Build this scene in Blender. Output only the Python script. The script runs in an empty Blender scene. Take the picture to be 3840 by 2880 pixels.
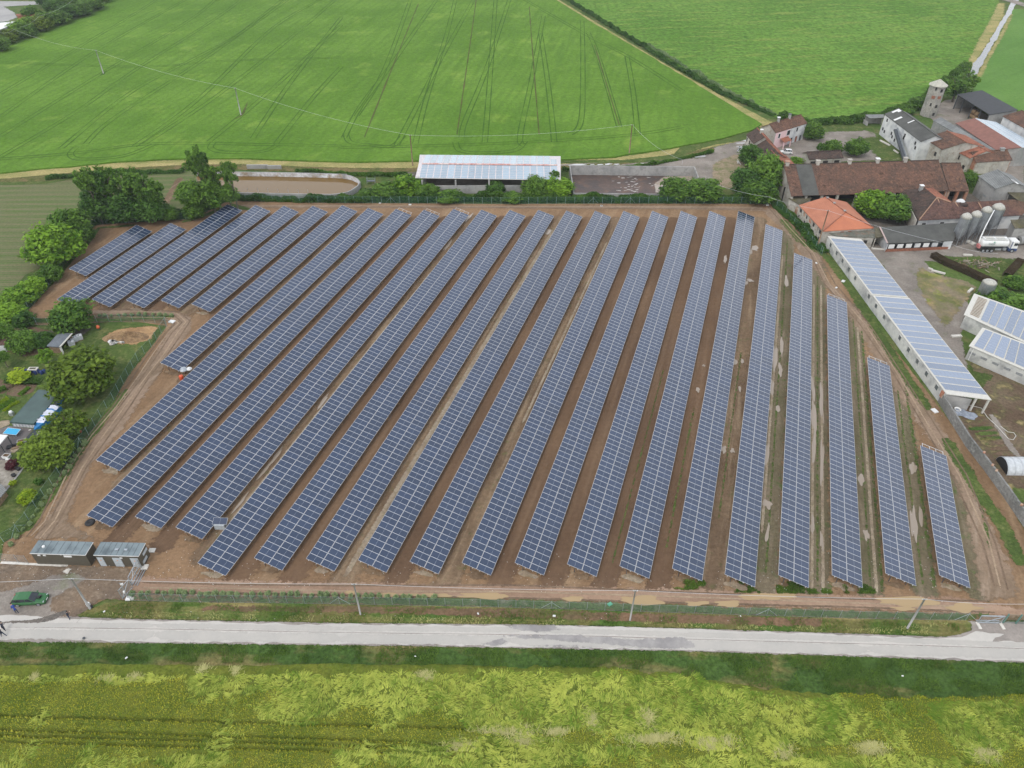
import bpy, bmesh, math, random
import numpy as np
from mathutils import Vector, Matrix, noise
from mathutils.geometry import tessellate_polygon
SCN = bpy.context.scene; COL = SCN.collection
R_ = math.radians
# ---------------------------------------------------------------- camera
CAMH = 92.088; PITCH = 39.2306; ROLL = -0.298; FPX = 2759.8
cam = bpy.data.objects.new('camera', bpy.data.cameras.new('camera')); COL.objects.link(cam)
cam.location = (0, 0, CAMH)
cam.rotation_euler = (Matrix.Rotation(R_(90 - PITCH), 3, 'X') @ Matrix.Rotation(R_(ROLL), 3, 'Z')).to_euler()
cam.data.sensor_width = 36; cam.data.lens = FPX / 3840 * 36
cam.data.clip_start = 1; cam.data.clip_end = 4000
SCN.camera = cam
# ---------------------------------------------------------------- world, sun, exposure
SUN_EL, SUN_ROT = R_(58), R_(215)
w = bpy.data.worlds.new("World"); SCN.world = w; w.use_nodes = True
nt = w.node_tree; bg = nt.nodes['Background']
sky = nt.nodes.new('ShaderNodeTexSky'); sky.sky_type = 'NISHITA'; sky.sun_disc = False
sky.sun_elevation = SUN_EL; sky.sun_rotation = SUN_ROT; sky.air_density = 1.0; sky.dust_density = 6.0; sky.ozone_density = 1.0
hs = nt.nodes.new('ShaderNodeHueSaturation'); hs.inputs['Saturation'].default_value = 0.5
nt.links.new(sky.outputs[0], hs.inputs['Color'])
# high overcast: a cloud layer brighter towards the horizon, mixed over the clear sky
wtc = nt.nodes.new('ShaderNodeTexCoord'); wsp = nt.nodes.new('ShaderNodeSeparateXYZ'); wrp = nt.nodes.new('ShaderNodeValToRGB'); wmx = nt.nodes.new('ShaderNodeMix'); wmx.data_type = 'RGBA'; wmx.inputs[0].default_value = .75
nt.links.new(wtc.outputs['Generated'], wsp.inputs[0]); nt.links.new(wsp.outputs['Z'], wrp.inputs[0]); cr_ = wrp.color_ramp; cr_.elements[0].position = 0; cr_.elements[0].color = (1, 1, 1, 1); cr_.elements[1].position = 1; cr_.elements[1].color = (.33, .37, .44, 1)
for ps_, co_ in ((.30, (.92, .95, 1.0, 1)), (.55, (.62, .66, .74, 1)), (.8, (.42, .46, .53, 1))): e_ = cr_.elements.new(ps_); e_.color = co_
wsc = nt.nodes.new('ShaderNodeVectorMath'); wsc.operation = 'SCALE'; wsc.inputs['Scale'].default_value = 11.0; nt.links.new(wrp.outputs[0], wsc.inputs[0])
nt.links.new(hs.outputs[0], wmx.inputs[6]); nt.links.new(wsc.outputs[0], wmx.inputs[7]); nt.links.new(wmx.outputs[2], bg.inputs[0])
bg.inputs[1].default_value = 0.145
sl = bpy.data.lights.new('sun', 'SUN'); so = bpy.data.objects.new('sun', sl); COL.objects.link(so)
sl.energy = .75; sl.angle = R_(16); sl.color = (1, .96, .9)
sd = Vector((math.sin(SUN_ROT) * math.cos(SUN_EL), math.cos(SUN_ROT) * math.cos(SUN_EL), math.sin(SUN_EL)))
so.rotation_euler = sd.to_track_quat('Z', 'Y').to_euler(); so.location = (0, 0, 150)
SCN.view_settings.view_transform = 'Standard'; SCN.view_settings.look = 'None'
SCN.view_settings.exposure = 0.40; SCN.view_settings.gamma = 1
SCN.cycles.max_bounces = 6; SCN.cycles.diffuse_bounces = 3; SCN.cycles.glossy_bounces = 3
SCN.cycles.transparent_max_bounces = 12; SCN.cycles.volume_bounces = 0

# ---------------------------------------------------------------- survey helpers: a sight line met with a level plane
_F = Vector((0, math.cos(R_(PITCH)), -math.sin(R_(PITCH)))); _R0 = Vector((1, 0, 0)); _U0 = _R0.cross(_F)
_cr, _sr = math.cos(R_(ROLL)), math.sin(R_(ROLL)); _R = _cr * _R0 + _sr * _U0; _U = -_sr * _R0 + _cr * _U0
def G(p, z=0.0):
    d = _F + _R * ((p[0] - 1920) / FPX) - _U * ((p[1] - 1440) / FPX)
    k = (z - CAMH) / d.z
    return Vector((d.x * k, d.y * k, z))
def reg(x0, y0, wd): return lambda a, b: (x0 + a * wd / 2212, y0 + b * wd / 2212)
def U(a, b): return (a * 3840 / 2212, b * 3840 / 2212)
def hgt(b, t):
    B = G(b); d = _F + _R * ((t[0] - 1920) / FPX) - _U * ((t[1] - 1440) / FPX)
    return CAMH + d.z * math.hypot(B.x, B.y) / math.hypot(d.x, d.y)
qA = reg(2700, 350, 500); qB = reg(3200, 270, 640); qC = reg(2900, 580, 500); qD = reg(3340, 580, 500)
qE = reg(3040, 850, 500); qG = reg(3340, 1250, 500); qH = reg(3340, 900, 500); qI = reg(3340, 1600, 500)
z1 = reg(0, 0, 1280); z2 = reg(1280, 0, 1280); z3 = reg(2560, 0, 1280); z4 = reg(0, 960, 1280)
z6 = reg(0, 1920, 1280); z7 = reg(1280, 1920, 1280); z8 = reg(2560, 1920, 1280); z5 = reg(2560, 960, 1280)
y5 = reg(0, 1430, 500); y4 = reg(0, 1120, 500); y6 = reg(0, 1780, 500); y7 = reg(0, 1980, 600); y8 = reg(0, 1150, 400); y9 = reg(0, 1600, 451)
y1 = reg(0, 0, 500); y2 = reg(400, 560, 500); y3 = reg(800, 560, 500); y0 = reg(0, 560, 500)
w1 = reg(1560, 560, 580); w2 = reg(2080, 560, 580); w3 = reg(3540, 860, 300); w4 = reg(3540, 2200, 522.9)

def tag(o, label=None, cat=None, group=None, kind=None):
    if label: o['label'] = label
    if cat: o['category'] = cat
    if group: o['group'] = group
    if kind: o['kind'] = kind
    return o
def thing(name, label, cat, loc=(0, 0, 0), rz=0, group=None):
    o = bpy.data.objects.new(name, None); COL.objects.link(o); o.location = loc; o.rotation_euler = (0, 0, rz)
    o.empty_display_size = .3
    return tag(o, label, cat, group)
def copytree(o, parent=None, **kw):
    c = o.copy(); COL.objects.link(c); c.parent = parent
    for ch in list(o.children): copytree(ch, c)
    return c
def link(name, me, parent=None, mats=()):
    for m in mats: me.materials.append(m)
    o = bpy.data.objects.new(name, me); COL.objects.link(o)
    if parent: o.parent = parent
    return o

class MB:
    """collects shapes and links them as one mesh object"""
    def __init__(s): s.v = []; s.f = []; s.m = []; s.mats = []
    def mi(s, m):
        if m not in s.mats: s.mats.append(m)
        return s.mats.index(m)
    def face(s, pts, m):
        n = len(s.v); s.v += [tuple(p) for p in pts]; s.f.append(list(range(n, n + len(pts)))); s.m.append(s.mi(m)); return s
    def poly(s, pts, m, up=True):
        tr = tessellate_polygon([[Vector(p) for p in pts]]); n = len(s.v); s.v += [tuple(p) for p in pts]
        for t in tr:
            a, b, c = [Vector(pts[i]) for i in t]
            t = list(t)
            if ((b - a).cross(c - a).z < 0) == up: t.reverse()
            s.f.append([n + i for i in t]); s.m.append(s.mi(m))
        return s
    def box(s, c, size, m, rz=0, M=None, taper=0):
        cx, cy, cz = c; a, b, h = size[0] / 2, size[1] / 2, size[2] / 2; k = 1 - taper
        P = [(-a, -b, -h), (a, -b, -h), (a, b, -h), (-a, b, -h), (-a * k, -b * k, h), (a * k, -b * k, h), (a * k, b * k, h), (-a * k, b * k, h)]
        co, si = math.cos(rz), math.sin(rz); n = len(s.v)
        for x, y, z in P:
            q = Vector((cx + x * co - y * si, cy + x * si + y * co, cz + z))
            if M is not None: q = M @ Vector((x, y, z)) + Vector(c)
            s.v.append(tuple(q))
        for f in ((0, 3, 2, 1), (4, 5, 6, 7), (0, 1, 5, 4), (1, 2, 6, 5), (2, 3, 7, 6), (3, 0, 4, 7)):
            s.f.append([n + i for i in f]); s.m.append(s.mi(m))
        return s
    def bar(s, a, b, wd, ht, m):
        a, b = Vector(a), Vector(b); d = b - a; L = d.length
        if L < 1e-6: return s
        x = d / L; y = Vector((0, 0, 1)).cross(x)
        if y.length < 1e-3: y = Vector((0, 1, 0))
        y.normalize(); z = x.cross(y)
        M = Matrix((x, y, z)).transposed()
        return s.box((a + b) / 2, (L, wd, ht), m, M=M)
    def tube(s, pts, r, m, n=8, cap=True):
        pts = [Vector(p) for p in pts]; rr = r if isinstance(r, (list, tuple)) else [r] * len(pts); base = len(s.v); k = s.mi(m)
        for i, p in enumerate(pts):
            d = (pts[min(i + 1, len(pts) - 1)] - pts[max(i - 1, 0)]).normalized()
            x = d.cross(Vector((0, 0, 1)))
            if x.length < 1e-3: x = Vector((1, 0, 0))
            x.normalize(); y = d.cross(x)
            for j in range(n):
                t = 2 * math.pi * j / n; s.v.append(tuple(p + (x * math.cos(t) + y * math.sin(t)) * rr[i]))
        for i in range(len(pts) - 1):
            for j in range(n):
                a = base + i * n + j; b = base + i * n + (j + 1) % n
                s.f.append([a, b, b + n, a + n]); s.m.append(k)
        if cap:
            s.f.append([base + j for j in range(n)]); s.m.append(k)
            s.f.append([base + (len(pts) - 1) * n + j for j in reversed(range(n))]); s.m.append(k)
        return s
    def lathe(s, prof, m, n=16, c=(0, 0), cap=True):
        base = len(s.v); k = s.mi(m)
        for r, z in prof:
            for j in range(n):
                t = 2 * math.pi * j / n; s.v.append((c[0] + r * math.cos(t), c[1] + r * math.sin(t), z))
        for i in range(len(prof) - 1):
            for j in range(n):
                a = base + i * n + j; b = base + i * n + (j + 1) % n
                s.f.append([a, b, b + n, a + n]); s.m.append(k)
        if cap:
            s.f.append([base + j for j in reversed(range(n))]); s.m.append(k)
            s.f.append([base + (len(prof) - 1) * n + j for j in range(n)]); s.m.append(k)
        return s
    def slab(s, pts, th, m, mside=None):
        """polygon with thickness downwards"""
        pts = [Vector(p) for p in pts]; s.poly(pts, m); n = len(pts)
        low = [p - Vector((0, 0, th)) for p in pts]; s.poly(low, mside or m, up=False)
        for i in range(n): s.face([low[i], low[(i + 1) % n], pts[(i + 1) % n], pts[i]], mside or m)
        return s
    def build(s, name, parent=None, smooth=False):
        me = bpy.data.meshes.new(name); me.from_pydata(s.v, [], s.f)
        for m in s.mats: me.materials.append(m)
        me.polygons.foreach_set('material_index', s.m)
        if smooth: me.polygons.foreach_set('use_smooth', [True] * len(s.f))
        me.validate(); me.update()
        return link(name, me, parent)

def mesh_np(name, V, F, mats=(), midx=None, col=None):
    me = bpy.data.meshes.new(name); V = np.asarray(V, np.float32); F = np.asarray(F, np.int32); k = F.shape[1]
    me.vertices.add(len(V)); me.vertices.foreach_set('co', V.ravel())
    me.loops.add(F.size); me.loops.foreach_set('vertex_index', F.ravel())
    me.polygons.add(len(F)); me.polygons.foreach_set('loop_start', np.arange(0, F.size, k, dtype=np.int32))
    me.polygons.foreach_set('loop_total', np.full(len(F), k, np.int32))
    for m in mats: me.materials.append(m)
    if midx is not None: me.polygons.foreach_set('material_index', np.asarray(midx, np.int32))
    if col is not None:
        a = me.attributes.new('tone', 'FLOAT', 'FACE'); a.data.foreach_set('value', np.asarray(col, np.float32))
    me.update(calc_edges=True)
    return me

# ---------------------------------------------------------------- materials
def _new(name):
    m = bpy.data.materials.new(name); m.use_nodes = True; return m, m.node_tree, m.node_tree.nodes['Principled BSDF']
def c4(c): return (c[0], c[1], c[2], 1)
def plain(name, col, rough=.7, metal=0, var=.12, scale=3.0, spec=None, bump=0):
    m, t, b = _new(name)
    tc = t.nodes.new('ShaderNodeTexCoord'); n = t.nodes.new('ShaderNodeTexNoise'); n.inputs['Scale'].default_value = scale; n.inputs['Detail'].default_value = 5
    t.links.new(tc.outputs['Object'], n.inputs['Vector'])
    mx = t.nodes.new('ShaderNodeMix'); mx.data_type = 'RGBA'
    mx.inputs[6].default_value = c4([x * (1 - var) for x in col]); mx.inputs[7].default_value = c4([min(1, x * (1 + var)) for x in col])
    rp = t.nodes.new('ShaderNodeMapRange'); rp.inputs[1].default_value = .35; rp.inputs[2].default_value = .65
    t.links.new(n.outputs[0], rp.inputs[0]); t.links.new(rp.outputs[0], mx.inputs[0]); t.links.new(mx.outputs[2], b.inputs['Base Color'])
    b.inputs['Roughness'].default_value = rough; b.inputs['Metallic'].default_value = metal
    if spec is not None: b.inputs['Specular IOR Level'].default_value = spec
    return m
def ground(name, c1, c2, c3=None, s1=.05, s2=1.2, streak=None, rot=0, k3=.5, rough=.95, bump=.3, s3=.4, spec=.04, lo=.4, hi=.6, c4_=None, k4=.0, s4=8, coarse=.5, rows=None):
    """soil, crop or stone: two large scale tones, a third in patches or streaks along `rot`, fine grain, relief"""
    m, t, b = _new(name); N = t.nodes.new; L = t.links.new
    tc = N('ShaderNodeTexCoord'); co = tc.outputs['Object']
    def nz(scale, det=6, vec=co, rgh=.6):
        n = N('ShaderNodeTexNoise'); n.inputs['Scale'].default_value = scale; n.inputs['Detail'].default_value = det; n.inputs['Roughness'].default_value = rgh; L(vec, n.inputs['Vector']); return n.outputs[0]
    def rng(v, a, c, o1=0., o2=1.):
        r = N('ShaderNodeMapRange'); r.inputs[1].default_value = a; r.inputs[2].default_value = c; r.inputs[3].default_value = o1; r.inputs[4].default_value = o2; L(v, r.inputs[0]); return r.outputs[0]
    def mix(f, a, c):
        x = N('ShaderNodeMix'); x.data_type = 'RGBA'; L(f, x.inputs[0])
        for i, q in ((6, a), (7, c)):
            if isinstance(q, (tuple, list)): x.inputs[i].default_value = c4(q)
            else: L(q, x.inputs[i])
        return x.outputs[2]
    col = mix(rng(nz(s1), lo, hi), c1, c2)
    if c3 is not None:
        vec = co
        if streak:
            mp = N('ShaderNodeMapping'); mp.vector_type = 'TEXTURE'; mp.inputs['Rotation'].default_value = (0, 0, rot); mp.inputs['Scale'].default_value = (streak, 1, 1); L(co, mp.inputs['Vector']); vec = mp.outputs[0]
        col = mix(rng(nz(s3, 4, vec), .5, .72, 0, k3), col, c3)
    if c4_ is not None: col = mix(rng(nz(s4, 3), .58, .7, 0, k4), col, c4_)
    if rows:                                        # drilled rows: spacing in metres, compass, tone, strength
        for sp_, rt_, tn_, kk_ in rows:
            mp = N('ShaderNodeMapping'); mp.vector_type = 'TEXTURE'; mp.inputs['Rotation'].default_value = (0, 0, rt_); L(co, mp.inputs['Vector']); wv = N('ShaderNodeTexWave'); wv.bands_direction = 'Y'; wv.inputs['Scale'].default_value = .3142 / sp_; wv.inputs['Distortion'].default_value = 1.2; wv.inputs['Detail'].default_value = 3; wv.inputs['Detail Scale'].default_value = .4; L(mp.outputs[0], wv.inputs['Vector'])
            mm = N('ShaderNodeMath'); mm.operation = 'MULTIPLY'; L(rng(wv.outputs['Fac'], .35, 1, 0, kk_), mm.inputs[0]); L(rng(nz(.08, 5), .38, .6, .25, 1.), mm.inputs[1]); col = mix(mm.outputs[0], col, tn_)
    g = rng(nz(s2, 8, co, .75), .25, .75, 1 - coarse, 1 + coarse)
    hsv = N('ShaderNodeHueSaturation'); L(g, hsv.inputs['Value']); L(col, hsv.inputs['Color']); L(hsv.outputs[0], b.inputs['Base Color'])
    b.inputs['Roughness'].default_value = rough; b.inputs['Specular IOR Level'].default_value = spec
    if bump:
        bp = N('ShaderNodeBump'); bp.inputs['Strength'].default_value = bump; bp.inputs['Distance'].default_value = .3; L(nz(s2 * 1.3, 6), bp.inputs['Height']); L(bp.outputs[0], b.inputs['Normal'])
    return m
def leafmat(name, c1, c2, trans=.25, rough=.6):
    m, t, b = _new(name); N = t.nodes.new; L = t.links.new
    at = N('ShaderNodeAttribute'); at.attribute_name = 'tone'
    oi = N('ShaderNodeObjectInfo')
    ad = N('ShaderNodeMath'); ad.operation = 'MULTIPLY_ADD'; ad.inputs[1].default_value = .3; L(oi.outputs['Random'], ad.inputs[0]); L(at.outputs['Fac'], ad.inputs[2])
    sb = N('ShaderNodeMath'); sb.operation = 'SUBTRACT'; L(ad.outputs[0], sb.inputs[0]); sb.inputs[1].default_value = .15
    mx = N('ShaderNodeMix'); mx.data_type = 'RGBA'; mx.inputs[6].default_value = c4(c1); mx.inputs[7].default_value = c4(c2); L(sb.outputs[0], mx.inputs[0])
    L(mx.outputs[2], b.inputs['Base Color']); b.inputs['Roughness'].default_value = rough; b.inputs['Specular IOR Level'].default_value = .1
    if trans:
        tr = N('ShaderNodeBsdfTranslucent'); L(mx.outputs[2], tr.inputs[0]); ms = N('ShaderNodeMixShader'); ms.inputs[0].default_value = trans
        out = t.nodes['Material Output']; L(b.outputs[0], ms.inputs[1]); L(tr.outputs[0], ms.inputs[2]); L(ms.outputs[0], out.inputs[0])
    return m
def tiles(name, c1, c2, c3, rough=.85, s=2.2, dark=.55, course=.0, rz=0):
    """weathered roof covering: speckled tiles, lichen patches, faint courses"""
    return ground(name, c1, c2, c3, s1=.22, s2=s, k3=.9, s3=1.0, rough=rough, bump=.8, coarse=dark, c4_=[x * .45 for x in c2], s4=.8, k4=.7)
def corrug(name, c1, c2, freq=4., rz=0, depth=.4, c3=None, amp=.25, s1=.3):
    m, t, b = _new(name); N = t.nodes.new; L = t.links.new
    tc = N('ShaderNodeTexCoord'); mp = N('ShaderNodeMapping'); mp.inputs['Rotation'].default_value = (0, 0, rz); L(tc.outputs['Object'], mp.inputs[0])
    wv = N('ShaderNodeTexWave'); wv.inputs['Scale'].default_value = freq; L(mp.outputs[0], wv.inputs[0]); wv.inputs['Distortion'].default_value = .3
    n = N('ShaderNodeTexNoise'); n.inputs['Scale'].default_value = s1; n.inputs['Detail'].default_value = 8; n.inputs['Roughness'].default_value = .7; L(tc.outputs['Object'], n.inputs[0])
    r = N('ShaderNodeMapRange'); r.inputs[1].default_value = .4; r.inputs[2].default_value = .6; L(n.outputs[0], r.inputs[0])
    mx = N('ShaderNodeMix'); mx.data_type = 'RGBA'; L(r.outputs[0], mx.inputs[0]); mx.inputs[6].default_value = c4(c1); mx.inputs[7].default_value = c4(c2)
    hv = N('ShaderNodeHueSaturation'); q = N('ShaderNodeMapRange'); q.inputs[3].default_value = 1 - amp; q.inputs[4].default_value = 1 + amp; L(wv.outputs['Fac'], q.inputs[0]); L(q.outputs[0], hv.inputs['Value']); L(mx.outputs[2], hv.inputs['Color'])
    L(hv.outputs[0], b.inputs['Base Color']); b.inputs['Roughness'].default_value = .75
    bp = N('ShaderNodeBump'); bp.inputs['Strength'].default_value = depth; bp.inputs['Distance'].default_value = .06; L(wv.outputs['Fac'], bp.inputs['Height']); L(bp.outputs[0], b.inputs['Normal'])
    return m
def glassy(name, col, rough=.08, ior=1.5, metal=0, coat=0, tex=None):
    m, t, b = _new(name)
    oi = t.nodes.new('ShaderNodeObjectInfo'); mx = t.nodes.new('ShaderNodeMix'); mx.data_type = 'RGBA'
    mx.inputs[6].default_value = c4([x * .88 for x in col]); mx.inputs[7].default_value = c4([x * 1.12 for x in col])
    t.links.new(oi.outputs['Random'], mx.inputs[0]); t.links.new(mx.outputs[2], b.inputs['Base Color'])
    b.inputs['Roughness'].default_value = rough; b.inputs['IOR'].default_value = ior; b.inputs['Metallic'].default_value = metal
    return m
def water(name, col, rough=.06, wave=.15, scale=1.5, spec=.5):
    m, t, b = _new(name); b.inputs['Base Color'].default_value = c4(col); b.inputs['Roughness'].default_value = rough; b.inputs['IOR'].default_value = 1.45; b.inputs['Specular IOR Level'].default_value = spec
    tc = t.nodes.new('ShaderNodeTexCoord'); n = t.nodes.new('ShaderNodeTexNoise'); n.inputs['Scale'].default_value = scale; n.inputs['Detail'].default_value = 4; t.links.new(tc.outputs['Object'], n.inputs[0])
    bp = t.nodes.new('ShaderNodeBump'); bp.inputs['Strength'].default_value = wave; bp.inputs['Distance'].default_value = .1; t.links.new(n.outputs[0], bp.inputs['Height']); t.links.new(bp.outputs[0], b.inputs['Normal'])
    return m
def seethru(name, col, alpha, rough=.6):
    m, t, b = _new(name); b.inputs['Base Color'].default_value = c4(col); b.inputs['Roughness'].default_value = rough
    tr = t.nodes.new('ShaderNodeBsdfTransparent'); ms = t.nodes.new('ShaderNodeMixShader'); ms.inputs[0].default_value = alpha
    t.links.new(tr.outputs[0], ms.inputs[1]); t.links.new(b.outputs[0], ms.inputs[2]); t.links.new(ms.outputs[0], t.nodes['Material Output'].inputs[0]); return m

AZ = R_(18.032)                       # compass of the panel rows, clockwise from the camera's heading
RU = Vector((math.sin(AZ), math.cos(AZ), 0)); RV = Vector((math.cos(AZ), -math.sin(AZ), 0)); ROWROT = math.pi / 2 - AZ
white = plain('white_paint', (.70, .70, .68), .5, var=.05); whitewash = ground('whitewash', (.66, .66, .64), (.52, .53, .53), (.30, .31, .33), s1=.25, s2=2, s3=.5, k3=.75, bump=.1, coarse=.12)
alu = plain('aluminium', (.60, .61, .62), .4, metal=0, var=.05); galv = plain('galvanised_steel', (.42, .45, .47), .45, metal=.6, var=.12)
steel_d = plain('dark_steel', (.10, .11, .12), .5, metal=.5); black = plain('black_rubber', (.018, .018, .02), .7)
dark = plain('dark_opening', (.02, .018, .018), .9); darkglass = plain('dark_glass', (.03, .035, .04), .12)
concrete = ground('concrete', (.36, .35, .33), (.27, .27, .26), (.16, .16, .15), s1=.2, s2=1.5, s3=.6, k3=.6, bump=.15, coarse=.15)
oldwall = ground('old_render', (.50, .47, .41), (.38, .36, .32), (.22, .17, .13), s1=.3, s2=2, s3=.7, k3=.7, bump=.2, coarse=.2)
shedwall = ground('shed_wall', (.56, .56, .52), (.44, .44, .42), (.20, .21, .21), s1=.15, s2=1.5, s3=.35, k3=.85, bump=.15, coarse=.15)
brick = ground('brick_wall', (.36, .16, .10), (.42, .30, .22), (.55, .48, .38), s1=.5, s2=3, s3=.5, k3=.8, bump=.3, coarse=.3)
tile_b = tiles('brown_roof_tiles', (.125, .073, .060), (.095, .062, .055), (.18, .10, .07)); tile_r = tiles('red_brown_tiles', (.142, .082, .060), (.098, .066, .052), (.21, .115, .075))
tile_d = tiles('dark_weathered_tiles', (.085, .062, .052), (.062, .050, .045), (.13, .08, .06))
tile_o = corrug('orange_tiles', (.43, .165, .09), (.36, .13, .07), freq=.7, rz=-R_(-58), amp=.10, depth=.5); tile_o2 = tiles('bright_ridge_tiles', (.33, .14, .09), (.26, .11, .075), (.18, .09, .065))
asb = corrug('weathered_sheet', (.055, .055, .048), (.085, .085, .075), freq=1.2, rz=R_(60), amp=.12); asb_l = corrug('grey_sheet', (.21, .215, .205), (.13, .135, .13), freq=.8, rz=R_(40), amp=.3)
moss = ground('mossy_sheet', (.095, .088, .06), (.14, .125, .085), (.12, .11, .03), s1=.3, s2=2, k3=.7, bump=.3); rust = plain('rusty_metal', (.25, .10, .06), .8, var=.3)
redroof = plain('red_brown_metal', (.21, .090, .065), .7, var=.12, scale=.8); wood = plain('timber', (.22, .15, .09), .8, var=.3); creamroof = plain('cream_fascia', (.54, .525, .47), .6, var=.06)
bark = plain('bark', (.12, .10, .075), .95, var=.35, scale=4)
pv = glassy('pv_glass', (.022, .038, .078), .12, 1.74); pv2 = glassy('roof_pv_glass', (.235, .275, .345), .22, 1.45); pv3 = glassy('pale_roof_pv', (.33, .42, .49), .22, 1.6)
midline = plain('cell_gap', (.35, .38, .42), .5, var=.05)
fgreen = plain('green_coated_steel', (.10, .20, .17), .5); fpost = plain('fence_post_green', (.24, .33, .31), .5, var=.1); fmesh = seethru('green_wire_mesh', (.015, .085, .055), .30); gmesh = seethru('grey_wire_mesh', (.35, .38, .38), .22)
# ================================================================ THE GROUND
rnd = random.Random(5); npr = np.random.default_rng(7)
def jag(pts, d, a, seed=0):
    """subdivide an outline and let it wander"""
    out = []; n = len(pts)
    for i in range(n):
        p, q = pts[i], pts[(i + 1) % n]; L = (q - p).length
        k = min(400, max(1, int(L / d))); t = (q - p) / max(L, 1e-6); nn = Vector((-t.y, t.x, 0))
        for j in range(k):
            r = p.lerp(q, j / k)
            if j or a < .5:
                o = noise.noise(Vector((r.x / d * .45 + seed, r.y / d * .45, seed))) * a * 1.6 + noise.noise(Vector((r.x / d * 1.7, r.y / d * 1.7 + seed, 3))) * a * .7
                r = r + nn * o
            out.append(r)
    return out
def inpoly(poly, X, Y):
    r = np.zeros(len(X), bool); n = len(poly)
    for i in range(n):
        x1, y1 = poly[i][0], poly[i][1]; x2, y2 = poly[(i + 1) % n][0], poly[(i + 1) % n][1]
        c = ((y1 > Y) != (y2 > Y)) & (X < (x2 - x1) * (Y - y1) / (y2 - y1 + 1e-12) + x1); r ^= c
    return r
_soft = {}
def softmat(m, ns, sharp=.07):
    """the same surface, thinning out irregularly towards the edge of its patch"""
    sharp = .012; key = (m.name, ns, sharp)
    if key in _soft: return _soft[key]
    c = m.copy(); t = c.node_tree; N = t.nodes.new; L = t.links.new; out = t.nodes['Material Output']; src = out.inputs[0].links[0].from_socket
    at = N('ShaderNodeAttribute'); at.attribute_name = 'fade'; tc = N('ShaderNodeTexCoord'); n = N('ShaderNodeTexNoise'); n.inputs['Scale'].default_value = ns; n.inputs['Detail'].default_value = 11; n.inputs['Roughness'].default_value = .78; L(tc.outputs['Object'], n.inputs['Vector'])
    a = N('ShaderNodeMath'); a.operation = 'MULTIPLY_ADD'; a.inputs[1].default_value = 2.6; a.inputs[2].default_value = -1.3; L(n.outputs[0], a.inputs[0])
    s = N('ShaderNodeMath'); s.operation = 'ADD'; L(a.outputs[0], s.inputs[0]); L(at.outputs['Fac'], s.inputs[1])
    r = N('ShaderNodeMapRange'); r.interpolation_type = 'SMOOTHSTEP'; r.inputs[1].default_value = .5 - sharp; r.inputs[2].default_value = .5 + sharp; L(s.outputs[0], r.inputs[0])
    tr = N('ShaderNodeBsdfTransparent'); ms = N('ShaderNodeMixShader'); L(r.outputs[0], ms.inputs[0]); L(tr.outputs[0], ms.inputs[1]); L(src, ms.inputs[2]); L(ms.outputs[0], out.inputs[0]); _soft[key] = c; return c
def softsheet(name, P, z, m, fw, ns, parent=None, gain=1., sharp=.2, cell=None):
    gain = {'grass_strip': .82, 'lawn': .95, 'track': .9}.get(name, gain); fw = fw * {'track': 1.8, 'yard': 1.5, 'grass_strip': 1.6, 'lawn': 1.5}.get(name, 1)
    A = np.array([(p.x, p.y) for p in P]); B = np.roll(A, -1, 0); c = cell or max(fw * .5, .3); lo, hi = A.min(0) - fw, A.max(0) + fw; c = max(c, math.sqrt((hi - lo).prod() / 160000))
    xs = np.arange(lo[0], hi[0] + c, c); ys = np.arange(lo[1], hi[1] + c, c); X, Y = np.meshgrid(xs, ys); X = X.ravel(); Y = Y.ravel(); D = np.full(len(X), 1e9)
    for a, b in zip(A, B):
        d = b - a; l2 = max(d @ d, 1e-9); t = np.clip(((X - a[0]) * d[0] + (Y - a[1]) * d[1]) / l2, 0, 1); D = np.minimum(D, np.hypot(X - a[0] - t * d[0], Y - a[1] - t * d[1]))
    ins = inpoly([tuple(q) for q in A], X, Y); S = np.where(ins, D, -D); F = np.clip(.5 + S / fw * .5 * 2, -1, 1.6) * gain
    nx = len(xs); I, J = np.meshgrid(np.arange(nx - 1), np.arange(len(ys) - 1)); q = (J * nx + I).ravel(); Q = np.stack([q, q + 1, q + nx + 1, q + nx], 1); k = S[Q].max(1) > -fw * 1.1; Q = Q[k]
    used, inv = np.unique(Q, return_inverse=True); me = mesh_np(name, np.stack([X, Y, np.full(len(X), z)], 1)[used], inv.reshape(-1, 4), [softmat(m, ns, sharp)]); at = me.attributes.new('fade', 'FLOAT', 'POINT'); at.data.foreach_set('value', F[used].astype(np.float32))
    o = link(name, me, parent)
    if parent is None: tag(o, kind='structure')
    return o
HARD = ('wheat_field', 'road', 'puddle', 'ground', 'stream', 'road_joint', 'terrace', 'stone_edging', 'concrete_kerb', 'meadow', 'gravel_bed', 'blue_groundsheet', 'bare_patch', 'wheel_track')
def sheet(name, px, z, m, d=3, a=0, th=0, kind='structure', parent=None, seed=1, world=False):
    pts = [Vector((p.x, p.y, z)) for p in ([G(p) for p in px] if not world else px)]
    if not th and name not in HARD:
        span = max((q - pts[0]).length for q in pts); dist = (pts[0] - cam.location).length
        fw = max(.35, min(a * 2.2, 3)) if a else .4
        return softsheet(name, pts, z, m, fw, 1.1 if fw < 1 else .6, parent)
    if a: pts = jag(pts, d, a, seed)
    b = MB()
    if th: b.slab(pts, th, m)
    else: b.poly(pts, m)
    o = b.build(name, parent)
    if parent is None: tag(o, kind=kind)
    return o
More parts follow.
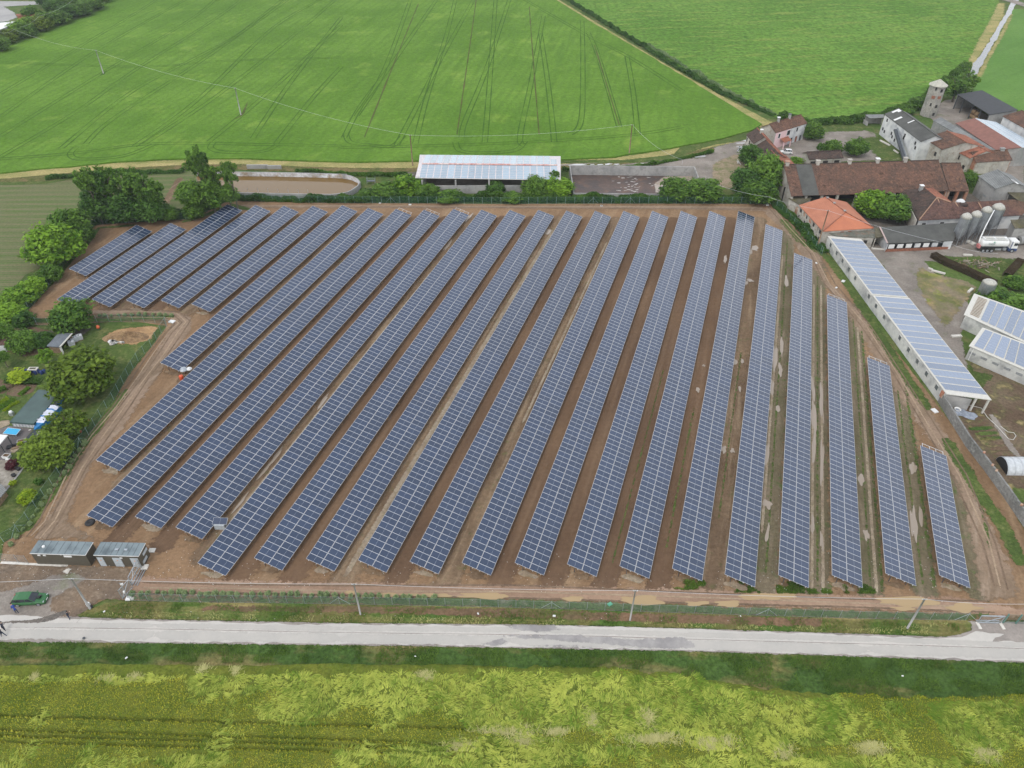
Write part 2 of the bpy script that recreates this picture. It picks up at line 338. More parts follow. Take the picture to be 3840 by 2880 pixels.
def strip(name, line, wd, z, m, a=.3, d=2, seed=2, kind='structure', px=True, parent=None):
    P = [G(p) for p in line] if px else [Vector(p) for p in line]
    wds = wd if isinstance(wd, (list, tuple)) else [wd] * len(P)
    L, C_, Rr = [], [], []
    if len(P) == 2 or name in ('worn_streak', 'work_strip', 'grass_strip', 'tyre_mark', 'vegetable_bed', 'path'):
        Q, W2 = [], []
        for i in range(len(P) - 1):
            n = max(1, int((P[i + 1] - P[i]).length / 1.5))
            for j in range(n): Q.append(P[i].lerp(P[i + 1], j / n)); W2.append(wds[i] + (wds[i + 1] - wds[i]) * j / n)
        Q.append(P[-1]); W2.append(wds[-1])
        V, Fd, Fc = [], [], []; gk = .52 if (name == 'worn_streak' and m.name == 'short_grass') else 1.; K = [(-.9, -.3), (-.5, .42 * gk), (-.2, 1.05 * gk), (.2, 1.05 * gk), (.5, .42 * gk), (.9, -.3)]; tot = len(Q)
        for i, p in enumerate(Q):
            t = (Q[min(i + 1, tot - 1)] - Q[max(i - 1, 0)]); t.z = 0; t.normalize(); nn = Vector((-t.y, t.x, 0)); e = -.5 if i in (0, tot - 1) else 0
            for k, f in K: v = p + nn * k * W2[i]; V.append((v.x, v.y, z)); Fd.append(f + e)
        for i in range(tot - 1):
            for k in range(5): b0 = i * 6 + k; Fc.append([b0, b0 + 6, b0 + 7, b0 + 1])
        me = mesh_np(name, V, Fc, [softmat(m, .9 if max(wds) > 1.5 else 1.3, .2)]); at = me.attributes.new('fade', 'FLOAT', 'POINT'); at.data.foreach_set('value', np.array(Fd, np.float32)); o = link(name, me, parent)
        if parent is None: tag(o, kind=kind)
        return o
    for i, p in enumerate(P):
        t = (P[min(i + 1, len(P) - 1)] - P[max(i - 1, 0)]); t.z = 0; t.normalize(); nn = Vector((-t.y, t.x, 0)); L.append(p + nn * wds[i] / 2); Rr.append(p - nn * wds[i] / 2)
    return sheet(name, L + Rr[::-1], z, m, d, a, kind=kind, seed=seed, world=True, parent=parent)

g_base = ground('rough_grass', (.060, .105, .025), (.10, .145, .04), (.20, .16, .08), s1=.06, s2=1.3, s3=.18, k3=.7)
g_grass = ground('short_grass', (.088, .128, .034), (.065, .098, .027), (.20, .185, .075), s1=.12, s2=1.6, s3=.4, k3=.6, bump=.6)
g_grassd = ground('lush_verge', (.062, .110, .026), (.045, .085, .020), (.26, .19, .085), s1=.16, s2=1.6, streak=3, rot=R_(-2), s3=.22, k3=.95, bump=1.0, coarse=.7)
g_dry = ground('cut_hay', (.36, .30, .13), (.25, .24, .09), (.16, .19, .05), s1=.15, s2=1.6, streak=5, s3=.25, rot=0.05, k3=.9, bump=.3)
g_bank = ground('ditch_bank', (.17, .13, .06), (.10, .11, .035), (.05, .085, .02), s1=.2, s2=1.5, s3=.35, k3=.9, bump=.8, coarse=.6)
g_wheat = ground('green_wheat', (.088, .180, .020), (.122, .228, .030), (.070, .152, .017), s1=.022, s2=.9, streak=14, rot=R_(82), s3=.22, k3=.7, bump=.7, coarse=.34, rows=[(3.4, R_(76), (.075, .155, .020), .42), (24, R_(2), (.085, .17, .022), .35)], c4_=(.20, .30, .05), s4=.06, k4=.5)
g_tram = ground('flattened_wheel_track', (.055, .125, .016), (.048, .105, .014), s1=.2, s2=2, bump=.6)
g_soilt = ground('bare_soil_line', (.10, .095, .035), (.06, .09, .02), s1=.1, s2=2, bump=.4)
g_meadow = ground('mottled_meadow', (.082, .175, .024), (.112, .215, .034), (.18, .24, .05), s1=.02, s2=.45, streak=5, rot=R_(8), s3=.22, k3=.9, bump=1.4, coarse=.75, c4_=(.045, .125, .014), s4=.25, k4=.85)
g_field3 = ground('pale_crop', (.095, .195, .040), (.120, .225, .050), (.07, .15, .03), s1=.02, s2=.7, streak=10, rot=R_(40), s3=.1, k3=.6, bump=.4, coarse=.2)
g_seed = ground('seedling_soil', (.155, .145, .08), (.115, .135, .055), (.085, .15, .035), s1=.02, s2=1.6, streak=45, rot=R_(1), s3=1.2, k3=.8, bump=.3, coarse=.3, c4_=(.08, .16, .03), s4=.035, k4=.8, lo=.35, hi=.65, rows=[(.95, R_(1), (.06, .135, .022), .85), (3.1, R_(1), (.21, .17, .11), .5)])
g_soil = ground('park_soil', (.265, .168, .096), (.20, .126, .072), (.35, .245, .15), s1=.045, s2=1.4, streak=7, rot=ROWROT, s3=.35, k3=.7, bump=.7, coarse=.32)
g_soild = ground('dark_rolled_soil', (.128, .080, .050), (.175, .110, .066), (.26, .175, .11), s1=.03, s2=1.2, streak=18, rot=ROWROT, s3=.5, k3=.45, bump=.4, coarse=.22)
g_soilm = ground('rutted_soil', (.215, .148, .092), (.145, .098, .062), (.33, .245, .16), s1=.07, s2=1.4, streak=12, rot=ROWROT, s3=.6, k3=.8, bump=.8, coarse=.4, c4_=(.07, .12, .03), s4=.5, k4=.35)
g_soilg = ground('grassy_grey_soil', (.175, .14, .092), (.125, .11, .062), (.26, .205, .145), s1=.10, s2=1.6, streak=9, rot=ROWROT, s3=.5, k3=.8, bump=.7, coarse=.4, c4_=(.075, .14, .03), s4=.45, k4=.6)
g_track = ground('sandy_track', (.33, .22, .15), (.26, .17, .115), (.39, .28, .20), s1=.06, s2=1.2, streak=12, rot=R_(-2), s3=.5, k3=.7, bump=.5, coarse=.22)
g_track2 = ground('trodden_track', (.28, .20, .14), (.21, .15, .10), (.34, .26, .19), s1=.08, s2=1.3, streak=10, rot=R_(62), s3=.6, k3=.8, bump=.6, coarse=.28)
g_gravel = ground('gravel_yard', (.27, .235, .20), (.20, .175, .15), (.33, .30, .26), s1=.10, s2=2.5, s3=.25, k3=.8, bump=.4, coarse=.3, c4_=(.12, .15, .05), s4=.2, k4=.5)
g_gravd = ground('wet_gravel', (.155, .135, .115), (.11, .10, .09), (.22, .19, .16), s1=.15, s2=2, s3=.3, k3=.8, bump=.4)
g_road = ground('concrete_road', (.50, .47, .425), (.465, .44, .40), (.40, .38, .35), s1=.05, s2=1.4, streak=20, rot=R_(-2), s3=.5, k3=.5, bump=.1, coarse=.07)
g_roadw = ground('wet_patch', (.24, .225, .215), (.33, .31, .29), s1=.3, s2=2, rough=.35, spec=.5, bump=.05, coarse=.12)
g_asph = ground('broken_asphalt', (.30, .265, .235), (.24, .215, .19), (.38, .34, .30), s1=.2, s2=2, s3=.6, k3=.7, bump=.3, coarse=.2)
g_bed = ground('garden_bed', (.13, .085, .055), (.16, .11, .075), (.07, .13, .03), s1=.2, s2=2, s3=.5, k3=.6, bump=.6)
m_puddle = water('muddy_puddle', (.34, .28, .22), .10, .05, 3); m_puddlew = water('pale_puddle', (.50, .50, .49), .10, .03, 3); m_puddle2 = water('ochre_puddle', (.38, .27, .14), .15, .05, 3)  # pale_puddle: whiteness of the reflected sky is put into its base colour
m_lagoon = water('brown_lagoon_water', (.15, .085, .018), .08, .10, .8, spec=.4); m_stream = water('stream_water', (.10, .11, .11), .12, .5, 1.2, spec=.6)

tag(sheet('ground', [Vector((-1500, -200, 0)), Vector((1500, -200, 0)), Vector((1500, 3000, 0)), Vector((-1500, 3000, 0))], -.05, g_base, world=True), kind='structure')

# ---- fields behind the park
W_EDGE = [(-120, 392), (0, 376), (120, 364), (250, 352), (400, 345), (520, 344), (650, 349), (780, 352), (870, 350), (1000, 350), (1215, 347), (1330, 341), (1450, 322), (1560, 301), (1625, 283), (1645, 270)]
wheat = sheet('wheat_field', [U(*p) for p in W_EDGE + [(1600, 243), (1500, 181), (1400, 121), (1300, 62), (1195, -2), (1120, -50), (600, -120), (350, -60), (225, 4), (110, 50), (0, 96), (-160, 160)]], .45, g_wheat, 4, .5, th=.5)
sheet('hay_track', [U(*p) for p in W_EDGE] + [U(*p) for p in [(1652, 281), (1600, 305), (1500, 326), (1400, 342), (1300, 352), (1215, 360), (1000, 364), (780, 364), (650, 360), (520, 355), (400, 357), (250, 364), (120, 377), (0, 388), (-120, 402)]], .02, g_dry, 3, .6)
sheet('ditch_bank', [U(*p) for p in [(-120, 402), (0, 387), (120, 376), (250, 364), (400, 356), (520, 355), (650, 360), (780, 363), (1000, 363), (1215, 358), (1300, 352), (1400, 342), (1500, 326), (1540, 318), (1545, 324), (1480, 340), (1380, 352), (1215, 367), (1000, 372), (780, 372), (640, 371), (500, 366), (400, 367), (250, 372), (200, 384), (120, 392), (0, 396), (-120, 412)]], .035, g_bank, 3, .5)
sheet('hay_track', [U(*p) for p in [(1195, 0), (1208, 0), (1320, 68), (1450, 146), (1560, 208), (1650, 255), (1672, 266), (1655, 280), (1645, 270), (1600, 243), (1500, 181), (1400, 121), (1300, 62)]] + [U(1120, -50)], .03, g_dry, 4, .6)
sheet('meadow', [U(*p) for p in [(1130, -60), (1222, 0), (1320, 55), (1450, 133), (1560, 197), (1672, 252), (1720, 262), (1800, 266), (1860, 262), (1880, 250), (1950, 240), (2005, 215), (2060, 165), (2095, 140), (2120, 95), (2150, 30), (2162, -10), (2190, -60)]], .12, g_meadow, 4, .8, th=.15)
sheet('crop_field', [z3(1870, 640), z3(1890, 560), z3(1915, 480), z3(2000, 320), z3(2080, 160), z3(2120, 60), z3(2212, 60), z3(2500, 120), z3(2700, 700), z3(2250, 740)], .10, g_field3, 4, .8)
sheet('hay_bank', [z3(1810, 500), z3(1850, 400), z3(1930, 240), z3(2010, 100), z3(2045, 20), z3(2085, 20), z3(2080, 110), z3(2010, 230), z3(1940, 340), z3(1880, 430), z3(1850, 510)], .14, g_dry, 4, 1.2)
sheet('hay_bank', [z3(1900, 500), z3(1960, 380), z3(2050, 230), z3(2120, 90), z3(2140, 95), z3(2080, 230), z3(1990, 380), z3(1935, 500)], .15, g_dry, 4, 1.0)
strip('stream', [z3(1860, 505), z3(1905, 430), z3(1955, 350), z3(2025, 235), z3(2060, 170), z3(2112, 90), z3(2132, 40), z3(2160, 0), z3(2190, -60)], [3.2, 3.0, 2.2, 2.4, 1.8, 2.6, 2.6, 2.8, 3], .16, m_stream, .5, 3)
strip('road', [z3(1990, -25), z3(2120, 5), z3(2250, 45)], 6, .18, g_gravel, .3, 4)
# tractor wheel tracks through the wheat: pairs of narrow flattened lines
def tracks(lines, gap=1.8, wd=.36, m=g_tram, z=.47):
    for k, ln in enumerate(lines):
        P = [G(p) for p in ln]; Q = []
        for i in range(len(P) - 1):
            a = P[max(i - 1, 0)]; b = P[i]; c = P[i + 1]; e = P[min(i + 2, len(P) - 1)]
            for j in range(6):
                t = j / 6; Q.append(.5 * ((2 * b) + (c - a) * t + (2 * a - 5 * b + 4 * c - e) * t * t + (3 * b - a - 3 * c + e) * t ** 3))
        Q.append(P[-1])
        for s in ((-.5, .5) if gap else (0,)):
            off = []
            for i, p in enumerate(Q):
                t = (Q[min(i + 1, len(Q) - 1)] - Q[max(i - 1, 0)]).normalized(); off.append(p + Vector((-t.y, t.x, 0)) * gap * s)
            strip('wheel_track', off, wd, z + .002 * k + (.001 if s > 0 else 0), m, .12, 4, seed=k, px=False, parent=wheat)
T1 = lambda *a: [z1(*p) for p in a]; T2 = lambda *a: [z2(*p) for p in a]
tracks([T1((0, 620), (500, 320), (900, 80), (1050, -20)), T1((0, 770), (620, 340), (1210, 0)), T1((0, 895), (600, 520), (1240, 130), (1420, -20)), T1((0, 1030), (500, 730), (880, 460), (1380, 140), (1600, -20)),
        T1((400, 970), (860, 600), (1330, 350), (1560, 220), (1860, -20)), T1((560, 940), (760, 760), (1340, 380), (1900, -20)), T1((870, 960), (1300, 640), (1780, 180), (2120, -20)), T1((940, 940), (1420, 620), (1900, 240), (2200, -20)),
        T1((1360, 925), (1760, 590), (2212, 170)), T1((1640, 905), (1900, 520), (2212, 120)), T1((1790, 940), (2030, 640), (2212, 440)),
        T1((0, 1040), (500, 1000), (1000, 940), (1700, 945), (2212, 955)), T1((500, 960), (460, 1010), (530, 1040), (800, 1020), (1000, 945)), T1((1385, 930), (1370, 970), (1460, 995), (1700, 990), (1800, 945)), T1((0, 410), (900, 440), (1500, 400), (2212, 380))])
tracks([T2((20, 900), (130, 690), (330, 420), (620, 0)), T2((100, 760), (280, 460), (450, 0)), T2((360, 950), (520, 640), (650, 380), (860, 0)), T2((480, 940), (560, 620), (680, 240), (740, 0)), T2((1180, 950), (1160, 880), (1230, 540), (1310, 110)),
        T2((780, 900), (800, 800), (900, 560), (980, 340), (1090, 0)), T2((930, 930), (960, 560), (1000, 0)), T2((1380, 930), (1340, 560), (1290, 220)), T2((1480, 880), (1555, 780), (1565, 400), (1560, 140)), T2((1800, 830), (1740, 620), (1650, 330), (1600, 220)),
        T2((1920, 880), (1890, 600), (1850, 370)), T2((0, 965), (700, 950), (1400, 920), (1900, 880), (2212, 830)), T2((30, 870), (60, 930), (200, 950), (330, 955), (400, 890)), T2((740, 930), (770, 985), (900, 1000), (1120, 985), (1190, 925)), T2((1180, 0), (1600, 240), (1870, 380), (2212, 600))])
tracks([T2((875, 0), (835, 290), (770, 740), (750, 880)), T2((1218, 50), (1245, 420), (1282, 880)), T2((500, 30), (350, 400), (150, 900)), T2((1640, 300), (1720, 560), (1800, 820))], gap=0, wd=.45, m=g_soilt, z=.50)
sheet('bare_patch', [z1(1500, 790), z1(1560, 760), z1(1610, 660), z1(1590, 740), z1(1560, 765)], .49, g_soilt, 1, .2, parent=wheat); sheet('bare_patch', [z1(645, 502), z1(680, 470), z1(700, 463), z1(680, 490)], .49, g_tram, 1, .2, parent=wheat)
# ---- seedling field on the left
sheet('seedling_field', [z1(-200, 1210), z1(0, 1195), z1(300, 1190), z1(520, 1150), z1(1000, 1105), z1(1260, 1112), z1(1200, 1400), z1(650, 1430), z1(400, 1659), z4(170, 120), z4(0, 300), z4(-200, 450)], .0, g_seed, 3, .3)
strip('path', [z1(1170, 1150), z1(1110, 1250), z1(1060, 1340)], 2.2, .01, g_soilm, .4, 2)
sheet('field_margin', [z1(-200, 1195), z1(0, 1180), z1(300, 1176), z1(520, 1138), z1(1000, 1095), z1(1000, 1105), z1(520, 1152), z1(300, 1192), z1(0, 1200), z1(-200, 1215)], .05, g_grass, 2, .4)

# ---- the solar park's own soil
F_WEST = [y6(65, 1120), y6(285, 1000), y6(440, 820), y6(585, 600), y6(735, 385), y5(975, 1610), y5(1065, 1445), y5(1190, 1290), y5(1300, 1135), y5(1420, 980), y5(1545, 800), y5(1640, 660), y5(1745, 490), y5(1860, 365), z4(830, 780), z4(905, 665), z4(980, 590), z4(1080, 455)]
F_MID = [z4(1080, 440), z4(885, 425), z4(710, 428), z4(265, 450), z4(120, 430)]
F_NW = [z4(120, 430), z4(270, 250), z4(390, 100), z1(470, 1620), z1(540, 1540), z1(625, 1455)]
F_N1 = [z1(625, 1455), z1(730, 1450), z1(900, 1440), z1(1080, 1428), z1(1220, 1420), z1(1300, 1390), z1(1400, 1340), z1(1480, 1300)]
F_N2 = [z1(1480, 1300), z1(1800, 1308), z1(2212, 1316), z2(500, 1318), z2(1000, 1322), z2(1500, 1320), z2(2212, 1320), z3(200, 1320), z3(570, 1322)]
F_NE = [z3(570, 1322), z3(640, 1370), z3(700, 1440), z3(775, 1510), z3(850, 1600), z3(900, 1650)]
F_S = [z6(850, 575), z6(1260, 585), z6(1800, 592), z7(100, 600), z7(911, 615), z7(1680, 638), z8(130, 660), z8(600, 675), z8(1150, 692), z8(1600, 700), z8(1830, 703)]
WALLB = [qE(290, 430), z5(1110, 260), z5(1640, 950), qI(1550, 700), qI(1900, 1190), qI(2250, 1700)]
soil = sheet('park_soil', [z6(-60, 480), z6(0, 310)] + F_WEST + F_MID[1:] + F_NW[1:] + F_N1[1:] + F_N2[1:] + F_NE[1:] + [qE(290, 430), z5(1110, 260), z5(1640, 950), qI(1550, 700), qI(1900, 1190), qI(2400, 2000), z8(2400, 700)] + F_S[::-1] + [z6(700, 560), z6(520, 640), z6(300, 640), z6(-60, 660)], .0, g_soil)
ROWS = [(-106.29,154.81,-98.85,177.24),(-102.75,141.20,-90.26,178.27),(-94.78,141.19,-78.46,189.35),(-86.95,140.77,-70.51,188.77),(-79.03,140.66,-62.60,188.26),(-71.60,139.06,-54.59,188.18),(-70.67,117.51,-46.53,188.39),(-71.67,90.04,-39.15,186.65),(-67.76,77.67,-31.45,185.99),(-59.93,77.37,-23.76,185.40),(-52.72,75.17,-15.76,185.84),(-47.04,68.30,-8.12,185.25),(-38.83,69.19,-0.38,185.03),(-30.99,68.99,7.39,184.95),(-23.18,68.69,15.00,184.43),(-15.39,68.38,22.74,184.27),(-7.59,68.09,30.46,184.12),(0.28,68.05,38.22,184.03),(8.06,67.75,45.98,183.95),(15.81,67.36,53.73,183.82),(23.52,66.88,61.53,183.79),(31.02,65.78,66.81,175.93),(38.82,65.60,69.68,160.62),(46.65,65.55,71.35,141.54),(54.59,65.83,71.64,118.13),(62.30,65.43,71.29,92.61)]
TILT = R_(14.79); TW = 4.692; ZH = 2.199
# worked strips between the rows of panels, each with its own wear
def gapline(i, off=0.0, s0=0., s1=1.):
    a = Vector((ROWS[i][0], ROWS[i][1], 0)) + RV * (TW * .97 + 1.42 + off); b = Vector((ROWS[i][2], ROWS[i][3], 0)) + RV * (TW * .97 + 1.42 + off)
    return a.lerp(b, s0), a.lerp(b, s1)
gm = {7: g_soilm, 8: g_soild, 9: g_soild, 10: g_soilm, 11: g_soild, 12: g_soild, 13: g_soilm, 14: g_soild, 15: g_soilm, 16: g_soild, 17: g_soild, 18: g_soild, 19: g_soild, 20: g_soilm, 21: g_soilg, 22: g_soilg, 23: g_soilg, 24: g_soilg, 25: g_soilg}
for i in range(26):
    a, b = gapline(i, 0, -.035, 1.02); strip('work_strip', [a, b], 3.9 if i < 25 else 5, .012 + .0005 * i, gm.get(i, g_soild if i % 2 else g_soilm), .35, 2.5, seed=i, px=False)
# light dried streaks and grass streaks in single strips
g_pale = ground('dried_mud', (.34, .28, .205), (.27, .21, .15), (.20, .17, .09), s1=.3, s2=2, s3=.8, k3=.8, bump=.3)
for i, off, s0, s1, wd, m in [(10, .1, .02, .75, .8, g_pale), (13, 0, .0, .95, .9, g_pale), (13, 1.0, .05, .8, .5, g_pale), (13, .6, .1, .9, .5, g_grass), (15, .2, .3, .9, .5, g_pale), (20, -.2, .1, .5, .45, g_grass), (19, .1, .05, .35, .5, g_grass),
                              (18, .2, .02, .45, .35, g_grass), (21, .1, .02, .98, .5, g_grass), (22, 0, .0, .95, .5, g_grass), (23, 0, 0, .95, .45, g_grass), (24, -.1, .0, .9, .5, g_grass), (22, -.8, 0, .9, .5, g_pale), (22, .8, 0, .9, .5, g_pale), (23, .8, 0, .9, .5, g_pale), (21, -.9, .1, .9, .5, g_pale),
                              (2, 1.2, .1, .9, .5, g_grass), (4, 1.2, .2, .95, .5, g_grass), (5, 1.1, .3, 1, .5, g_grass), (6, 1.2, .1, .5, .4, g_grass), (22, -1.6, 0, .9, .5, g_grass), (23, -1.7, 0, .9, .7, g_grass), (24, 1.5, .0, .95, .8, g_grass), (23, 1.6, .0, .9, .6, g_grass), (25, 3.0, .3, 1.0, .9, g_grass)]:
    a, b = gapline(i, off, s0, s1); strip('worn_streak', [a, b], wd, .032 + .001 * i, m, .42, .9, seed=i + 3, px=False)
# sandy perimeter tracks
sheet('track', [U(*p) for p in [(262, 1240), (380, 1250), (600, 1256), (1000, 1262), (1500, 1273), (1850, 1286), (2060, 1290), (2240, 1320), (2240, 1338), (2000, 1322), (1500, 1305), (1000, 1294), (600, 1289), (330, 1287), (275, 1290), (250, 1262)]], .045, g_track, 2, .35)
sheet('track', [z6(200, 180), z6(320, 20), z4(470, 1380), z4(620, 1160), z4(780, 950), z4(900, 760), z4(1010, 620), z4(1100, 480), z4(1120, 410), z4(1040, 370), z4(700, 385), z4(560, 372), z4(560, 352), z4(800, 350), z4(1130, 360), z4(1240, 400), z4(1240, 480), z4(1120, 620), z4(1040, 760), z4(900, 960), z4(790, 1130), z4(600, 1340), z4(520, 1500), z6(430, 60), z6(560, 140), z6(620, 190), z6(400, 170)], .046, g_track2, 2, .4)
sheet('track', [z3(560, 1340), z3(640, 1400), z3(720, 1500), z3(900, 1659), z5(930, 150), z5(1120, 330), z5(1330, 600), z5(1560, 930), z5(1750, 1220), z5(1950, 1659), z8(2110, 300), z8(2180, 560), z8(1930, 560), z8(1900, 330), z5(1790, 1500), z5(1660, 1260), z5(1450, 1000), z5(1290, 740), z5(1100, 430), z5(960, 240), z5(860, 100), z3(760, 1640), z3(660, 1500), z3(520, 1370)], .044, g_track2, 2, .5)
sheet('track', [z1(1560, 1330), z1(2212, 1330), z2(1000, 1335), z2(2212, 1335), z3(500, 1340), z3(560, 1370), z2(2212, 1356), z2(1000, 1350), z1(2212, 1348), z1(1560, 1350)], .043, g_track2, 2, .3)
sheet('grass_strip', F_S + [z8(2080, 660), z8(1400, 650), z8(600, 625), z8(0, 600), z7(1800, 585), z7(1000, 560), z7(650, 548), z7(0, 560), z6(1300, 555), z6(870, 550)], .05, ground('weedy_gravel', (.105, .135, .050), (.075, .105, .035), (.20, .18, .13), s1=.15, s2=2.2, s3=.5, k3=.8, bump=.6, coarse=.5), 1.2, .25)
for k, (A_, wA) in enumerate([([y6(285, 1000), y6(480, 870), y6(620, 650), y6(800, 400), y6(940, 200), y5(1090, 1550), y5(1180, 1360), y5(1330, 1140), y5(1450, 960), y5(1600, 800), y5(1700, 640), y5(1820, 480), y5(1960, 320), y5(2100, 130)], 1.7), ([z4(590, 418), z4(1040, 400), z4(1130, 392)], 1.5), ([z4(180, 420), z4(400, 418)], 1.8),
                              ([z4(190, 330), z4(330, 180), z4(480, 10), z1(560, 1590), z1(640, 1478), z1(870, 1460)], 1.2), ([z3(640, 1420), z3(760, 1560), z3(930, 1659), z5(1080, 200), z5(1250, 470), z5(1460, 800), z5(1600, 1000)], 2.2), ([z1(1180, 1440), z1(1330, 1395), z1(1500, 1330), z1(1620, 1360)], 2.0), ([z5(1700, 1180), z5(1900, 1500), z8(2080, 100), z8(2200, 350)], 2.4)]):
    strip('grass_strip', A_, wA, .052 + .001 * k, g_grass, .6, 1.2, seed=k + 20)
# puddles (whitish sky in brown water)
def blob(cx, cy, rx, ry, rot, n=26, seed=0):
    return [Vector((cx + math.cos(rot) * rx * r * math.cos(t) - math.sin(rot) * ry * r * math.sin(t), cy + math.sin(rot) * rx * r * math.cos(t) + math.cos(rot) * ry * r * math.sin(t), 0)) for t, r in [(2 * math.pi * j / n, 1 + .75 * noise.noise(Vector((math.cos(2 * math.pi * j / n) * 1.3 + seed, math.sin(2 * math.pi * j / n) * 1.3, seed * 2.3)))) for j in range(n)]]
PUD = [(z5(600, 650), .45, 4.5), (z5(632, 740), .4, 1.8), (z5(575, 850), .45, 2.0), (z5(845, 860), .35, 4), (z5(900, 950), .35, 6), (z5(850, 1060), .45, 5), (z5(850, 1250), .4, 4), (z5(900, 1330), .35, 5.5), (z5(672, 160), .4, 2.6), (z5(275, 20), .4, 2), (z5(640, 590), .35, 3), (z5(617, 990), .4, .9), (z5(560, 980), .35, .8), (z5(545, 1280), .35, 3), (z5(548, 1610), .8, 1), (z5(1150, 1450), .5, 1.1),
       (z5(265, 1255), .4, .9), (z5(322, 1262), .35, .6), (z5(340, 690), .5, .8), (z5(385, 685), .35, .7), (z5(370, 860), .3, .8), (z5(98, 870), .35, .8), (z5(136, 712), .35, .4), (z8(840, 90), .35, 1.8), (z8(900, 190), .35, 1.8), (z8(1495, 80), .4, 3.5), (z8(550, 130), .25, 2), (z8(1190, 150), .4, 1.2), (z8(1540, 30), .3, 2), (z5(1490, 1380), .45, 1.3), (z2(1335, 1500), 1.1, 1.4), (z2(690, 1590), .35, 3), (z2(830, 1410), .3, 2.5), (z2(1515, 1505), .5, .6), (z3(470, 1610), .9, 1.4), (z3(440, 1640), .4, 1.2), (qI(380, 700), .45, 1.2),
       (z4(1790, 1300), .35, 2.6), (z4(1710, 1400), .3, 2.0), (z4(1560, 1600), .3, 2.4), (z4(2090, 950), .3, 2.5), (z5(435, 160), .8, .6), (z5(410, 180), .4, 1.0), (z5(470, 620), .3, .7)]
for k, (p, a, b) in enumerate(PUD):
    c = G(p); sheet('puddle', blob(c.x, c.y, b, a, ROWROT + rnd.uniform(-.06, .06), 30, k), .085 + .0006 * k, m_puddle, world=True)
PUD2 = [(z7(300, 540), .5, 1.2), (z7(445, 540), .3, 1.8), (z7(620, 541), .3, 1.8), (z7(910, 545), .5, 3.2), (z7(1020, 547), .5, 1), (z7(1510, 562), .5, 1.3), (z7(1940, 573), .75, 3.2), (z7(65, 524), .3, .8), (z8(490, 552), .6, 2.6), (z8(300, 597), .5, 2), (z8(1430, 578), .8, 4), (z8(1820, 625), .7, 2.2), (z8(90, 593), .4, 1.5), (z8(680, 545), .5, 1.3), (z8(1420, 630), .35, 1.5)]
for k, (p, a, b) in enumerate(PUD2):
    c = G(p); sheet('puddle', blob(c.x, c.y, b, a, R_(-2), 30, k + 50), .080 + .0006 * k, m_puddle2, world=True)
# ---- yard by the gate, road, verges
sheet('yard', [z6(-200, 330), z6(0, 340), z6(440, 350), z6(840, 365), z6(850, 560), z6(640, 570), z6(560, 640), z6(470, 700), z6(-200, 720)], .056, ground('yard_soil', (.20, .145, .10), (.15, .115, .085), (.27, .21, .15), s1=.2, s2=2, s3=.5, k3=.7, bump=.5, coarse=.35), 1.5, .3)
sheet('yard', [z6(-200, 540), z6(0, 520), z6(200, 470), z6(330, 420), z6(480, 395), z6(560, 430), z6(420, 520), z6(330, 560), z6(330, 640), z6(440, 680), z6(300, 700), z6(-200, 720)], .062, g_gravel, 1.2, .3)
rd_top = [z6(-500, 700), z6(0, 668), z6(200, 676), z6(430, 692), z6(700, 705), z6(1300, 712), z6(1900, 728), z7(0, 730), z7(1000, 737), z7(1700, 745), z7(2212, 760), z8(300, 768), z8(700, 785), z8(1200, 803), z8(1650, 822), z8(1800, 812), z8(1900, 780), z8(2080, 790), z8(2000, 835), z8(2212, 850), z8(2700, 900)]
rd_bot = [z8(2700, 985), z8(2212, 968), z8(1600, 945), z8(1000, 925), z8(400, 908), z8(0, 895), z7(1600, 885), z7(1100, 875), z7(500, 862), z7(0, 855), z6(1600, 848), z6(1100, 845), z6(500, 832), z6(200, 820), z6(0, 832), z6(-500, 820)]
sheet('road_shoulder', [p for p in rd_top[:0]] + [z6(-500, 690), z6(400, 680), z6(1000, 698), z7(0, 722), z7(1200, 728), z8(0, 755), z8(1200, 792), z8(1700, 812), z8(1880, 770), z8(1830, 708), z8(2700, 720)] + [z8(2700, 995), z8(2212, 978), z8(1000, 934), z7(2212, 902), z7(500, 870), z6(1100, 853), z6(0, 842), z6(-500, 832)], .066, g_asph, 1, .2)
road = sheet('road', rd_top + rd_bot, .085, g_road, .8, .18, th=.03)
for k, pts in enumerate([[z7(1050, 735), z7(1380, 735), z7(1420, 765), z7(1260, 778), z7(1120, 760)], [z7(1050, 800), z7(1500, 800), z7(1900, 830), z7(2212, 812), z8(60, 845), z8(80, 880), z7(2150, 890), z7(1900, 875), z7(1600, 850), z7(1380, 835), z7(1150, 818)], [z7(900, 862), z7(1020, 825), z7(1100, 830), z7(1000, 868)], [z7(1240, 872), z7(1500, 868), z7(1660, 880), z7(1300, 880)]]):
    sheet('damp_patch', pts, .102 + .001 * k, g_roadw, .5, .28, seed=k)
for k, ln in enumerate([[z6(0, 722), z6(180, 716), z6(330, 690), z6(430, 650)]]): strip('tyre_mark', ln, [.6, .7, 1.1, 1.8], .094, g_gravd, .2, .6)
for k, ln in enumerate([[z6(0, 748), z6(1000, 760), z7(0, 783), z7(1000, 795), z7(1700, 808), z8(0, 825), z8(1300, 860), z8(2212, 888)]]): strip('road_joint', ln, .09, .096, g_asph, .02, 3)
for k, x in enumerate([z6(235, 750), z6(470, 755), z6(628, 755)]):
    c = G(x); strip('road_joint', [c + Vector((-.5, -1.1, 0)), c + Vector((.6, 1.9, 0))], .07, .097, g_asph, .02, 3, px=False)
